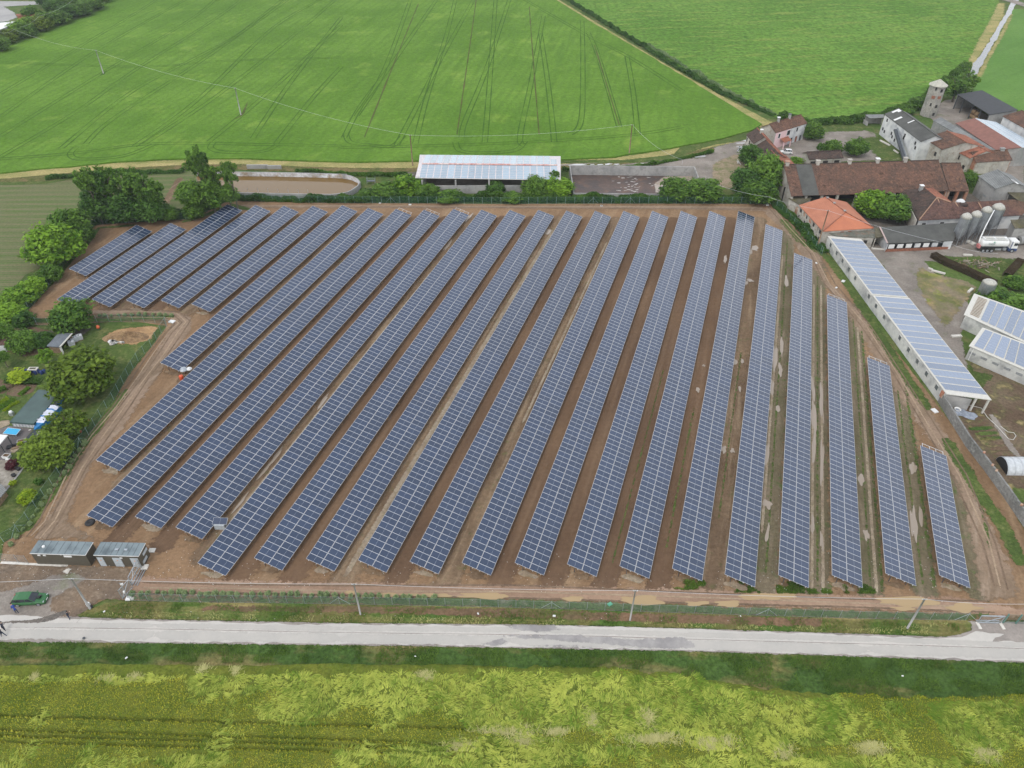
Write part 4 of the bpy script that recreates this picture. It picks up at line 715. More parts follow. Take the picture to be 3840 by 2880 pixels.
def tree(label, c, hw, H, kind='round', m=None, ratio=None, cat='tree', name=None, group=None, px=True, rx=None, sub=('crown', 'trunk')):
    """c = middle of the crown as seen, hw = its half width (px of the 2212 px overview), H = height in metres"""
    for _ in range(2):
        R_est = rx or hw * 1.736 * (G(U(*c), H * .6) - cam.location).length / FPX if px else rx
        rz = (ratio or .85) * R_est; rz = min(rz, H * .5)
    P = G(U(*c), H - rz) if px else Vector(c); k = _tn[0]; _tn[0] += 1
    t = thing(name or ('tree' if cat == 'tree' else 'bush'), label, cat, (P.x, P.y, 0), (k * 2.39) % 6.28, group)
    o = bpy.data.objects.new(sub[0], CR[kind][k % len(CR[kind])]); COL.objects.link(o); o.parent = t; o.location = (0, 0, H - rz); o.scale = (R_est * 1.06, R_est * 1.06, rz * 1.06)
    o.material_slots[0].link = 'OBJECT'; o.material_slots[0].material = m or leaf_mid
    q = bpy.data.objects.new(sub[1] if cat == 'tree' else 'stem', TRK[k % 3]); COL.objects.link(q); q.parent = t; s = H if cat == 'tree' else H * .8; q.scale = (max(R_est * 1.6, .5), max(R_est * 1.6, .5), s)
    return t
# the locust trees behind the back left corner
tree('tall thin locust tree, leftmost of the group behind the left panels', (185, 388), 24, 16.5, 'airy', leaf_mid, 1.1); tree('broad locust tree second from the left in the back left group', (228, 393), 32, 16, 'airy', ratio=1.1); tree('broad locust tree in the middle of the back left group', (280, 398), 34, 15, 'airy', ratio=1.1)
tree('locust tree at the right end of the back left group', (322, 410), 30, 14, 'airy', ratio=1.2); tree('dark understorey tree below the tall locusts on the left', (212, 440), 34, 9, 'round', leaf_dark); tree('dark understorey tree between the locusts and the fence', (268, 448), 36, 8.5, 'round', leaf_dark); tree('dark low tree at the right foot of the locust group', (325, 448), 32, 8, 'round', leaf_dark)
tree('green tree below the locust group beside the seedling field', (152, 482), 34, 9, 'round'); tree('big bright green walnut at the edge of the seedling field', (112, 530), 50, 9.5, 'round', leaf_bright); tree('dark green tree between the bright walnut and the fence', (168, 500), 28, 6, 'round', leaf_mid)
tree('tall feathery tree left of the camera mast, highest of its clump', (425, 352), 27, 18.5, 'airy', leaf_mid, 1.35); tree('slim feathery tree just left of the brown lagoon', (494, 372), 21, 15.5, 'airy', ratio=1.4); tree('bare topped tree in the clump left of the lagoon', (455, 378), 24, 14, 'airy', ratio=1.1)
tree('bushy lower tree on the left of the clump by the lagoon', (412, 418), 30, 10, 'round'); tree('bushy lower tree in the middle of the clump by the lagoon', (455, 420), 34, 9.5, 'round', leaf_mid); tree('small tree at the foot of the camera mast', (492, 418), 22, 8, 'round'); tree('low shrub against the fence right of the locust group', (368, 462), 16, 4, 'bush', leaf_mid, cat='bush'); tree('low shrub under the feathery trees at the fence', (418, 455), 22, 4.5, 'bush', cat='bush')
# along the left fence
for lab, c, hw, H, m in [('round bush below the bright walnut along the left fence', (108, 590), 22, 4, leaf_mid), ('bush beside the fence, left of the second panel row', (72, 618), 24, 4, leaf_bright), ('bright spreading bush at the field corner on the left edge', (38, 640), 32, 3.5, leaf_bright), ('bush at the left edge above the allotments', (22, 678), 28, 4, leaf_bright), ('dark bush hiding the corner of the fence at the left', (50, 690), 20, 3, leaf_dark)]: tree(lab, c, hw, H, 'bush', m, cat='bush')
tree('round walnut tree in front of the left panel ends', (152, 681), 42, 6.5, 'round', leaf_mid, .8); tree('largest dark walnut tree, in the middle of the gardens', (170, 808), 64, 8.5, 'round', leaf_olive, .8); tree('fruit tree right of the white and blue tarpaulin', (142, 915), 44, 5, 'airy', leaf_olive); tree('olive green tree lower left beside the gravel terrace', (98, 972), 46, 5.2, 'round', leaf_olive, .7)
tree('fruit tree left of the tin roofed shed', (48, 738), 28, 4.2, 'round', leaf_mid); tree('small dark fruit tree touching the tin roofed shed', (92, 733), 19, 3.6, 'round', leaf_dark); tree('bright young tree below the tin roofed shed', (97, 768), 19, 4.2, 'airy', leaf_bright); tree('tree cut by the left edge above the allotments', (5, 718), 20, 5, 'round', leaf_mid); tree('small tree at the left edge below the tiled hut', (4, 770), 12, 4, 'round', leaf_mid)
tree('bright round citrus bush on the lawn at the lower left', (59, 1073), 17, 1.8, 'bush', leaf_lime, cat='bush'); tree('burgundy leaved shrub in the white planter', (26, 1002), 12, 1.3, 'small', leaf_red, cat='shrub'); tree('yellow green vine trained above the blue drums', (40, 812), 20, 1.6, 'small', leaf_lime, .4, 'vine', 'vine')
tree('lime green potted shrub, upper of two by the stone edging', (44, 958), 5, 1, 'small', leaf_lime, cat='shrub'); tree('lime green potted shrub, lower of two by the stone edging', (27, 991 + 52), 6, 1, 'small', leaf_lime, cat='shrub'); tree('small dark bush on the lawn near the fence brace', (82, 1040), 8, 1.2, 'small', leaf_dark, cat='bush')
# along the back fence
for lab, c, hw, H, m in [('bush at the round end of the brown lagoon', (795, 420), 22, 2.6, leaf_mid), ('white flowering elder bush left of the barn', (830, 412), 32, 4, leaf_mid), ('taller elder bush covering the barn corner', (880, 400), 34, 5, leaf_bright), ('flowering bush in front of the barn wall', (922, 412), 26, 3.5, leaf_mid), ('low flowering bush before the middle of the barn wall', (968, 424), 30, 2.4, leaf_mid), ('round dark bush in front of the barn opening', (1070, 405), 22, 3.6, leaf_dark), ('low brambles right of the round dark bush', (1105, 425), 26, 2.2, leaf_mid)]: tree(lab, c, hw, H, 'bush', m, cat='bush')
tree('big fig tree at the right corner of the barn, left half', (1155, 403), 32, 5.5, 'round', leaf_mid, .8); tree('big fig tree at the right corner of the barn, right half', (1205, 402), 34, 5.2, 'round', leaf_bright, .8); tree('upright shoot above the fig tree', (1198, 378), 14, 6.8, 'airy', leaf_mid)
tree('large tree covering the right end of the slurry pit, left half', (1462, 408), 38, 5.2, 'round', leaf_mid, .75); tree('large tree covering the right end of the slurry pit, right half', (1520, 408), 40, 5.4, 'round', leaf_mid, .75)
tree('tall tree at the left end of the long brown barn', (1655, 375), 38, 11, 'round', leaf_mid, 1.0); tree('lower tree left of the brown barn, by the rubble', (1612, 392), 32, 8, 'round', leaf_dark); tree('bright tree between fence corner and brown barn', (1640, 412), 36, 6.5, 'round', leaf_mid); tree('dark tree against the wall of the farmhouse annex', (1622, 335), 26, 6, 'round', leaf_dark)
tree('dense round tree between the orange roof and the hip roofed barn', (1885, 440), 34, 7.5, 'round', leaf_bright, .85); tree('dense round tree nearer the dark shed', (1925, 448), 38, 7, 'round', leaf_mid, .85); tree('tree beside the pink and white house', (1758, 283), 22, 5.5, 'round', leaf_mid); tree('rounded tree behind the small barn, left', (1800, 318), 20, 4.5, 'round', leaf_mid); tree('darker tree behind the small barn, right', (1850, 318), 22, 5.5, 'round', leaf_mid); tree('small conical shrub in the farmyard', (1774, 316), 8, 3, 'small', leaf_dark, cat='bush')
tree('bush in the gap behind the long barn', (1718, 349), 16, 2.5, 'bush', leaf_bright, cat='bush'); tree('tree in the gap between long barn and concrete barn', (2092, 388), 18, 6, 'round', leaf_mid)
tree('dark willow behind the octagonal tower', (2068, 190), 30, 10, 'airy', leaf_mid, .9); tree('willow between the tower and the stream', (2095, 172), 20, 8, 'airy', leaf_mid); tree('shrub left of the octagonal tower', (1985, 222), 20, 3.5, 'bush', cat='bush'); tree('bush behind the open shed by the white building', (1950, 236), 22, 2.0, 'bush', leaf_mid, .4, cat='bush')
for lab, c, hw in [('dense bramble bush behind the feed silo', (2155, 640), 32), ('dense bramble bush at the right edge above the solar roofs', (2200, 655), 34), ('low bramble beside the clipped hedge', (2195, 610), 22), ('bramble behind the far ridge of the solar roofs', (2205, 690), 24)]: tree(lab, c, hw, 2.6, 'bush', leaf_mid, .5, 'bush')
# tree belt beyond the wheat at the upper left
for k, (x, y, hw, m) in enumerate([(10, 78, 22, leaf_olive), (32, 68, 18, leaf_bright), (52, 66, 20, leaf_mid), (62, 52, 22, leaf_bright), (85, 52, 22, leaf_olive), (100, 42, 20, leaf_mid), (122, 38, 22, leaf_mid), (148, 26, 22, leaf_dark), (172, 20, 22, leaf_mid), (195, 8, 22, leaf_mid), (120, 14, 20, leaf_dark), (105, -2, 22, leaf_dark), (150, 2, 22, leaf_mid), (68, 28, 16, leaf_mid), (215, -8, 20, leaf_olive), (0, 95, 16, leaf_mid)]):
    tree('%s tree in the belt at the upper left corner, %s' % (['olive', 'yellow green', 'green', 'bright', 'dark'][k % 5], 'place %d from the left' % (k + 1) if k < 10 else 'in its back row'), (x, y), hw, 6.5, 'round', m, .8, group='tree belt beyond the wheat')
# hedgerow in the ditch between the two big fields: nobody can count its shrubs
def hedge(name, label, line, wd, h, n, m, size=.35, kind='stuff', cat='hedge', taper=.5, flat=False):
    P = [G(p) for p in line]; cum = np.cumsum([0] + [(b - a).length for a, b in zip(P[:-1], P[1:])]); s = npr.random(n) * cum[-1]; X = np.interp(s, cum, [p.x for p in P]); Y = np.interp(s, cum, [p.y for p in P])
    i = np.clip(np.searchsorted(cum, s) - 1, 0, len(P) - 2); D = np.array([[(P[j + 1] - P[j]).normalized().x, (P[j + 1] - P[j]).normalized().y] for j in range(len(P) - 1)])[i]
    o = npr.uniform(-1, 1, n); hh = h * (.1 + 1.8 * np.clip(hnoise(X + 500, Y + 500, 4, 3) * 1.6 - .3, 0, 1)); zz_ = hh * npr.random(n) ** .5 if not flat else npr.uniform(0, h, n); oo = o * wd / 2 * (1 if flat else 1) * (1 if flat else (.45 + 1.1 * hnoise(X + 300, Y + 300, 3, 8))) * (1 - (0 if flat else taper * zz_ / (h * 2.2)))
    if flat: k = npr.random(n); oo = np.where(k < .5, oo, np.sign(oo) * wd / 2); zz_ = np.where(k < .5, h, zz_)
    C = np.stack([X - D[:, 1] * oo, Y + D[:, 0] * oo, zz_], 1); N = npr.normal(size=(n, 3)) + [0, 0, .6]; N /= np.linalg.norm(N, axis=1)[:, None]; T = np.cross(N, npr.normal(size=(n, 3))); T /= np.linalg.norm(T, axis=1)[:, None]; B = np.cross(N, T); sz = (size * npr.uniform(.5, 1.2, n))[:, None]
    V = np.stack([C - T * sz, C + B * sz * .6, C + T * sz, C - B * sz * .6], 1).reshape(-1, 3); tone = np.clip(.45 + .9 * (hnoise(X, Y, 2.5, 4) - .5) + npr.normal(0, .13, n), 0, 1)
    q = link(name, mesh_np(name, V, np.arange(4 * n).reshape(n, 4), [m], col=tone)); tag(q, label, cat, kind=kind); return q
hedge('hedgerow', 'dark overgrown hedgerow in the ditch between the two big fields', [U(1205, -12), U(1330, 65), U(1450, 139), U(1560, 203), U(1672, 250)], 2.3, 1.1, 22000, leaf_dark, .4)
hedge('reeds', 'pale flowering reeds along the meadow side of the ditch', [U(1400, 98), U(1560, 195), U(1680, 250)], 1.6, 1.2, 5000, leaf_grey, .3)
hedge('brambles', 'brambles along the near edge of the meadow behind the farm', [U(1680, 256), U(1760, 268), U(1850, 263), U(1910, 250), U(1985, 232)], 5, 1.4, 16000, leaf_mid, .4); hedge('brambles', 'reed and bramble fringe between meadow and stream by the farm', [U(1990, 228), U(2050, 175), U(2085, 150)], 5, 2.2, 9000, leaf_mid, .4)
hedge('overgrowth', 'overgrown strip between fence and stone wall below the orange tiled house', [z3(600, 1330), z3(680, 1400), z3(760, 1470), z3(860, 1590), z3(920, 1640)], 3.5, 1.3, 14000, leaf_dark, .3); hedge('overgrowth', 'weeds and brambles along the back fence', [z1(1560, 1295), z1(2212, 1305), z2(700, 1300), z2(1500, 1305), z2(2212, 1305), z3(560, 1310)], 2.8, 1.5, 60000, leaf_mid, .3)
hedge('overgrowth', 'weeds along the fence under the locust trees', [z4(240, 230), z4(400, 60), z1(560, 1470), z1(700, 1425), z1(1200, 1400), z1(1400, 1320), z1(1500, 1280)], 2.4, 1.2, 24000, leaf_dark, .3)
hedge('ditch_reeds', 'rough growth on the ditch bank below the hay track', [U(*p) for p in [(100, 388), (215, 378), (400, 372)]], 2, .9, 7000, leaf_dark, .3); hedge('ditch_reeds', 'rough growth on the ditch bank left of the barn', [U(*p) for p in [(640, 372), (760, 378), (880, 380)]], 2, .8, 6000, leaf_mid, .3); hedge('ditch_reeds', 'rough growth on the ditch bank right of the barn', [U(*p) for p in [(1215, 370), (1400, 358), (1540, 330)]], 1.6, .7, 7000, leaf_mid, .3)
hedge('clipped_hedge', 'long brown clipped hedge running down to the feed silo', [w3(-330, 760), w3(0, 950), w3(600, 1200), w3(1380, 1560)], 1.7, 1.2, 16000, leaf_brown, .14, None, flat=True); hedge('clipped_hedge', 'short brown clipped hedge at the right edge of the picture', [w3(2080, 930), w3(1700, 1330)], 1.6, 1.2, 7000, leaf_brown, .14, None, flat=True)
# young hedge plants along the fences
def plantlets(line, step, grp, lab):
    for p in walk([G(q) for q in line], step):
        p = p + Vector((rnd.uniform(-.2, .2), rnd.uniform(-.2, .2), 0)); t = thing('hedge_plant', lab, 'young shrub', p, rnd.uniform(0, 6), grp); o = bpy.data.objects.new('foliage', CR['small'][rnd.randint(0, 1)]); COL.objects.link(o); o.parent = t; s = rnd.uniform(.36, .52); o.location.z = s * .9; o.scale = (s, s, s * 1.1)
        o.material_slots[0].link = 'OBJECT'; o.material_slots[0].material = leaf_grey; q = bpy.data.objects.new('stem', TRK[0]); COL.objects.link(q); q.parent = t; q.scale = (.5, .5, .6)
plantlets([z6(870, 530), z6(1400, 538), z6(1900, 545), z7(0, 552), z7(350, 558), z7(610, 566)], 1.1, 'young plants along the front fence', 'small pale green hedge plant behind the left part of the front fence')
plantlets([y6(180, 1170), y6(490, 840), y6(620, 650), y6(810, 350), y6(945, 200), y5(1130, 1470), y5(1270, 1240), y5(1440, 1020)], 1.4, 'young plants along the garden fence', 'small pale green hedge plant inside the garden fence on the left')
plantlets([z4(640, 395), z4(800, 390), z4(960, 385), z4(1120, 392)], 1.5, 'young plants below the upper left panels', 'small pale green hedge plant along the cross fence below the upper left panels')
# ================================================================ BUILDINGS
def V3(v, z): return Vector((v.x, v.y, z))
def mir(e, r): return Vector((2 * r.x - e.x, 2 * r.y - e.y, e.z))
def ctr(pts): return sum((Vector(p) for p in pts), Vector()) / len(pts)
def walls(t, outline, m, inset=.35, drop=.12, names=None, skip=(), open_h=None):
    """upright walls under a closed roof outline, one part each; base on the ground"""
    c = ctr(outline); n = len(outline); ins = []
    for p in outline:
        d = Vector((c.x - p.x, c.y - p.y, 0)); ins.append(p + d.normalized() * min(inset, d.length * .3))
    for i in range(n):
        if i in skip: continue
        a, b = ins[i], ins[(i + 1) % n]; mm = m[i] if isinstance(m, dict) and i in m else (m['*'] if isinstance(m, dict) else m)
        a0, b0 = V3(a, 0), V3(b, 0); nn = Vector((b.y - a.y, a.x - b.x, 0)); nn.normalize(); q = MB(); th = .18
        if nn.dot(V3(a, 0) - V3(c, 0)) < 0: nn = -nn
        A, B = V3(a, a.z - drop), V3(b, b.z - drop); o = t.location
        P = [a0 - o, b0 - o, B - o, A - o]; I = [p - nn * th for p in P]
        q.face(P, mm); q.face(I[::-1], mm); q.face([P[3], P[2], I[2], I[3]], mm); q.face([P[0], P[3], I[3], I[0]], mm); q.face([P[2], P[1], I[1], I[2]], mm)
        q.build('wall', t)
    return ins
def opening(t, a, b, f, wd, z0_, z1_, m=None, name='window', off=.22, frame=None, out=None, label=None):
    """window or door standing in the wall from a to b, f = fraction along"""
    a, b = V3(a, 0), V3(b, 0); d = (b - a).normalized(); nn = Vector((d.y, -d.x, 0))
    if out is not None and nn.dot(out) < 0: nn = -nn
    p = a.lerp(b, f) + nn * .0; o = t.location; rz = math.atan2(d.y, d.x)
    q = MB(); c = p - o + nn * .03; q.box((c.x, c.y, (z0_ + z1_) / 2), (wd, .06, z1_ - z0_), m or dark, rz); w_ = q.build(name, t)
    if frame:
        q = MB()
        for s in (-1, 1): e = c + d * s * (wd / 2 + .05) + nn * .02; q.box((e.x, e.y, (z0_ + z1_) / 2), (.1, .1, z1_ - z0_ + .2), frame, rz)
        e = c + nn * .02; q.box((e.x, e.y, z0_ - .05), (wd, .1, .1), frame, rz); q.box((e.x, e.y, z1_ + .05), (wd, .1, .1), frame, rz)
        q.build('window_frame' if name == 'window' else 'frame', w_)
    if label: w_['label'] = label
    return w_
def roofslab(t, pts, m, name='roof', th=.16, side=None):
    q = MB(); q.slab([Vector(p) - t.location for p in pts], th, m, side); return q.build(name, t)
def chimney(t, p, s=(.7, .7), h=1.3, m=None, cap=None, parent=None):
    o = t.location; x = Vector(p) - o; q = MB(); q.box((x.x, x.y, x.z + h / 2 - .4), (s[0], s[1], h + .5), m or oldwall); q.box((x.x, x.y, x.z + h), (s[0] + .25, s[1] + .25, .14), cap or white); c = q.build('chimney', parent or t); return c
def gable(name, label, e0, e1, r0, r1, zE, zR, mroof, mwall, mback=None, cat='building', ends=True, ratio=1., inset=.35, square=True, skip=()):
    E0, E1, R0, R1 = G(e0, zE), G(e1, zE), G(r0, zR), G(r1, zR)
    if square:                                       # ridge parallel to the eave, ends square
        d = (E1 - E0).normalized(); nn = Vector((-d.y, d.x, 0)); wdt = ((R0 - E0).dot(nn) + (R1 - E1).dot(nn)) / 2
        s0 = min(0, 0); q0 = (R0 - E0).dot(d) * .5; q1 = (R1 - E1).dot(d) * .5; E0 = E0 + d * q0; E1 = E1 + d * q1
        R0 = V3(E0 + nn * wdt, zR); R1 = V3(E1 + nn * wdt, zR)
    B0, B1 = mir(E0, R0), mir(E1, R1)
    if ratio != 1: B0 = V3(R0 + (B0 - R0) * ratio, 0); B1 = V3(R1 + (B1 - R1) * ratio, 0); B0.z = B1.z = zR - (zR - zE) * ratio
    t = thing(name, label, cat, V3(ctr([E0, E1, B0, B1]), 0))
    rf = roofslab(t, [E0, E1, R1, R0], mroof); roofslab(t, [R0, R1, B1, B0], mback or mroof)
    q = MB(); q.tube([R0 - t.location + Vector((0, 0, .05)), R1 - t.location + Vector((0, 0, .05))], .14, mback or mroof, 6); q.build('ridge', rf)
    ins = walls(t, [E0, E1, R1, B1, B0, R0], mwall, inset, skip=skip)
    return t, E0, E1, R0, R1, B0, B1, ins
def shed(name, label, pts, zs, mroof, mwall, cat='building', skip=(), inset=.3, th=.16, side=None):
    P = [G(p, z) for p, z in zip(pts, zs)]; t = thing(name, label, cat, V3(ctr(P), 0)); roofslab(t, P, mroof, th=th, side=side); ins = walls(t, P, mwall, inset, skip=skip) if mwall else P
    return t, P, ins
def pvgrid(t, quad, nu, nv, m, lift=.06, gap=.12, gv=.04, name='solar_panel_row', skipc=(), frame=None):
    """modules lying on a roof slope: nu columns by nv rows on the quad a,b,c,d (a-b one edge); each column one part"""
    a, b, c, d = [Vector(p) - t.location for p in quad]; nrm = (b - a).cross(d - a).normalized()
    if nrm.z < 0: nrm = -nrm
    f = lambda u, v: (a.lerp(b, u)).lerp(d.lerp(c, u), v) + nrm * lift
    LU = (b - a).length; LV = (d - a).length; gu = gap / LU / 2; g2 = gv / LV / 2
    for i in range(nu):
        q = MB()
        for j in range(nv):
            if (i, j) in skipc: continue
            u0, u1, v0, v1 = i / nu + gu, (i + 1) / nu - gu, j / nv + g2, (j + 1) / nv - g2
            P = [f(u0, v0), f(u1, v0), f(u1, v1), f(u0, v1)]; q.face(P if (P[1] - P[0]).cross(P[2] - P[0]).z > 0 else P[::-1], m)
            lo = [p - nrm * .04 for p in P]
            for k in range(4): q.face([lo[k], lo[(k + 1) % 4], P[(k + 1) % 4], P[k]], alu)
        if q.f: q.build(name, t)

# ---- barn with the all-solar roof behind the back fence
zE, zR = 4.5, 6.6
E0, E1, R0, R1 = G(w1(35, 405), zE), G(w1(2055, 435), zE), G(w1(88, 205), zR), G(w1(2018, 226), zR)
B0, B1 = G(w1(110, 78), zE + .3), G(w1(2030, 97), zE + .3)
E0.x = R0.x - 1.2; t = thing('solar_roofed_barn', 'open sided concrete barn with pale blue solar roof behind the back fence', 'barn', V3(ctr([E0, E1, B0, B1]), 0)); o = t.location
dd = (E1 - E0).normalized(); E0b, E1b, R0b, R1b, B0b, B1b = E0 - dd * .5, E1 + dd * .3, R0 - dd * 1.0, R1 + dd * 1.0, B0 - dd * 1.2, B1 + dd * .8
bsl = plain('faded_roof_sheet', (.56, .52, .52), .6); rf1 = roofslab(t, [E0b, E1b, R1b, R0b], bsl, side=white); roofslab(t, [R0b, R1b, B1b, B0b], bsl, side=white)
pvgrid(t, [E0 + dd * .6, E1 - dd * .4, R1 - (R1 - E1) * .06, R0 - (R0 - E0) * .06], 20, 8, pv3, .05, .28, .14); pvgrid(t, [R0 + (B0 - R0) * .06, R1 + (B1 - R1) * .06, B1 - dd * .4, B0 + dd * .6], 20, 5, pv3, .05, .28, .16, skipc=[(19, 4), (19, 3)])
pink = ground('faded_red_ridge', (.52, .22, .19), (.60, .50, .46), (.40, .14, .12), s1=.25, s2=2, bump=.2); q = MB(); q.bar(R0 - o + Vector((0, 0, .05)), R1 - o + Vector((0, 0, .05)), .75, .14, pink); q.build('ridge_cap', rf1)
e0, e1 = G(w1(300, 640)), G(w1(1600, 650)); wl = G(w1(560, 640)).y + .25; xL = E0.x + 1.5; xR = E1.x - 1
for x in np.linspace(xL, xR, 5): MB().box((x - o.x, wl - o.y, 2.1), (.45, .45, 4.2), concrete).build('column', t); MB().box((x - o.x, B0.y - .8 - o.y, 2.2), (.45, .45, 4.4), concrete).build('column', t)
MB().box(((xL + xR) / 2 - o.x, wl + .1 - o.y, 1.25), (xR - xL, .22, 2.5), concrete).build('wall', t)
for x in (xL, xR): MB().box((x - o.x, (wl + B0.y) / 2 - o.y, 1.5), (.2, B0.y - wl - 1, 3.0), concrete).build('wall', t)
MB().box(((xL + xR) / 2 - o.x, B0.y - .9 - o.y, 1.6), (xR - xL, .2, 3.2), concrete).build('wall', t)
sheet('yard', [V3(Vector((xL, wl, 0)), 0), V3(Vector((xR, wl, 0)), 0), Vector((xR, B0.y, 0)), Vector((xL, B0.y, 0))], .02, g_gravd, world=True)
# ---- brown lagoon: stadium shaped concrete basin
t = thing('lagoon', 'long concrete lagoon with rounded end, holding brown water', 'lagoon'); HL = 1.6
nb_, fb_ = [G(p, HL) for p in (y3(-300, 700), y3(420, 712), y3(1000, 724), y3(1700, 738), y3(1960, 740))], [G(p, HL) for p in (y3(2212, 415), y3(1600, 396), y3(900, 382), y3(440, 376), y3(-300, 372))]
arc = [G(p, HL) for p in (y3(2130, 720), y3(2212, 705), z2(60, 1232), z2(100, 1205), z2(118, 1180), z2(100, 1158), z2(60, 1140), z2(10, 1130))]
rim = nb_ + arc + fb_; out2 = []; c = ctr(rim)
bas = ground('stained_basin', (.62, .62, .63), (.40, .39, .38), (.30, .19, .07), s1=.25, s2=1.5, s3=.5, k3=.85, bump=.1)
for i in range(len(rim)):
    a, b = rim[i], rim[(i + 1) % len(rim)]; nn = Vector((b.y - a.y, a.x - b.x, 0)).normalized(); q = MB()
    if i == len(rim) - 1: continue
    q.face([V3(a, .25), V3(b, .25), b, a][::-1], bas); q.face([V3(a, 0) + nn * .3, V3(b, 0) + nn * .3, b + nn * .3, a + nn * .3], concrete); q.face([a, b, b + nn * .3, a + nn * .3], concrete); q.build('wall', t)
MB().poly([V3(p, .3) for p in rim], m_lagoon).build('water', t)
q = MB(); t2 = None
for k, p in enumerate([y3(575, 700), y3(745, 705), y3(910, 708), y3(1078, 712), y3(1245, 715), y3(1415, 722), y3(1575, 728)]):
    b = G(p, HL); MB().box((b.x, b.y, HL + .55), (.07, .07, 1.1), galv).build('railing_post', t)
tag(MB().box((0, 0, .6), (6.5, .5, 1.3), concrete).build('low_wall'), 'low grey concrete wall on the ditch bank beyond the lagoon, left piece', 'wall').location = G(y3(740, 320)); tag(MB().box((0, 0, .55), (4.2, .5, 1.2), concrete).build('low_wall'), 'low grey concrete wall on the ditch bank beyond the lagoon, right piece', 'wall').location = G(y3(1020, 325))
tt = thing('sluice_rack', 'small dark railed platform between lagoon and barn', 'platform', G(z2(195, 1190))); MB().box((0, 0, .9), (2.4, 1.2, .12), steel_d).build('deck', tt); [MB().box((x, y, 1.0), (.08, .08, 2.0), galv).build('post', tt) for x in (-1.2, 1.2) for y in (-.6, .6)]; MB().bar((-1.2, -.6, 1.95), (1.2, -.6, 1.95), .06, .06, galv).build('rail', tt)
# ---- rectangular slurry pit
t = thing('slurry_pit', 'rectangular concrete slurry pit with dark crusted floor', 'slurry pit'); HP = 3.0
f0, f1 = G(w2(218, 228), HP), G(w2(2000, 248), HP); n0, n1 = G(w2(240, 625), 1.3), G(w2(2040, 645), 1.3)
n0 = Vector((f0.x + .2, n0.y, 0)); n1 = Vector((f1.x + .2, n1.y, 0))
def wallseg(t, a, b, h, th, m, name='wall', hb=None):
    a, b = V3(a, 0), V3(b, 0); d = (b - a).normalized(); nn = Vector((-d.y, d.x, 0)) * th / 2; hb = h if hb is None else hb; q = MB(); o = t.location
    A = [a - nn, b - nn, b + nn, a + nn]; T = [V3(A[0], h), V3(A[1], hb), V3(A[2], hb), V3(A[3], h)]; A = [p - o for p in A]; T = [p - o for p in T]
    q.face(T, m)
    for i in range(4): q.face([A[i], A[(i + 1) % 4], T[(i + 1) % 4], T[i]], m)
    return q.build(name, t)
wallseg(t, f0, f1, HP, .3, concrete); wallseg(t, n0, n1, 1.3, .3, concrete); wallseg(t, f0, n0, HP, .3, concrete, hb=1.3); wallseg(t, f1, n1, HP, .3, concrete, hb=1.3)
slurry = ground('slurry_crust', (.105, .070, .055), (.075, .058, .052), (.17, .10, .065), s1=.15, s2=1.2, s3=.35, k3=.8, bump=.5, coarse=.35, rough=.6, spec=.4)
MB().poly([V3(f0, .05), V3(f1, .05), V3(n1, .05), V3(n0, .05)], slurry).build('slurry', t)
sheet('puddle', [w2(1440, 480), w2(1560, 400), w2(1640, 385), w2(1980, 380), w2(1980, 640), w2(1440, 620)], .09, m_puddle, 1.5, .6)
foam = plain('pale_scum', (.5, .47, .43), .6); q = MB()
for k in range(46):
    x, y = rnd.gauss(1130, 170), rnd.uniform(400, 620); b = G(w2(x, y)); q.poly([V3(p, .10 + .001 * k) for p in blob(b.x, b.y, rnd.uniform(.2, .7), rnd.uniform(.08, .25), rnd.uniform(-.5, .5), 10, k)], foam)
q.build('scum_patch', t)
# ---- farm track and yards
sheet('yard', [w1(2030, 225), z2(1480, 1062), w2(2212, 120), z3(0, 1020), z3(260, 940), z3(410, 905), z3(430, 960), z3(380, 1010), z3(340, 1000), z3(200, 1060), z3(190, 1180), z3(100, 1160), z3(60, 1080), z2(1480, 1080), w1(2030, 300)], .03, g_gravel, 2, .5)
sheet('yard', [w1(-120, 470), w1(-250, 420), w1(-130, 300), w1(60, 300), w1(60, 420)], .03, g_gravd, 2, .4)
sheet('rubble_ground', [z3(180, 1060), z3(340, 990), z3(420, 1010), z3(380, 1240), z3(180, 1200)], .025, ground('scrubby_rubble', (.30, .23, .16), (.22, .19, .11), (.10, .15, .04), s1=.2, s2=2, s3=.4, k3=.8, bump=.6, coarse=.4), 2, .5)
sheet('bank', [w2(2212, 60), w2(1700, 140), w2(1300, 185), w2(60, 205), w2(60, 160), w2(1000, 150), w2(1700, 80), z3(0, 930), z3(250, 870), z3(500, 820), z3(520, 880), z3(430, 905), z3(200, 940), z3(0, 1000)], .04, g_grass, 2, .5)
sheet('yard', [z3(640, 800), z3(920, 855), z3(1180, 845), z3(1240, 860), z3(1300, 950), z3(1530, 1030), z3(1200, 1040), z3(700, 1060), z3(540, 950), z3(560, 830)], .028, g_gravel, 2, .4)
sheet('lawn', [z3(1130, 905), z3(1260, 880), z3(1500, 1030), z3(1290, 1040), z3(1200, 960)], .05, g_grass, 1.5, .9)
sheet('lawn', [z3(730, 790), z3(900, 770), z3(1180, 790), z3(1170, 850), z3(930, 855), z3(820, 860)], .05, g_grass, 2, .5)
sheet('yard', [z3(1570, 740), z3(1700, 650), z3(1800, 640), z3(2212, 900), z3(2212, 1200), z3(2000, 1120), z3(1650, 800)], .028, g_gravel, 2, .3)
sheet('yard', [z3(920, 1540), z3(1240, 1590), z3(1500, 1630), z3(2300, 1520), z3(2300, 1700), z5(1900, 60), z5(1560, 30), z5(1700, 180), z5(1900, 350), z5(1800, 500), z5(1840, 700), z5(1920, 900), z5(1600, 500), z5(1300, 60)], .03, g_gravel, 2, .3)
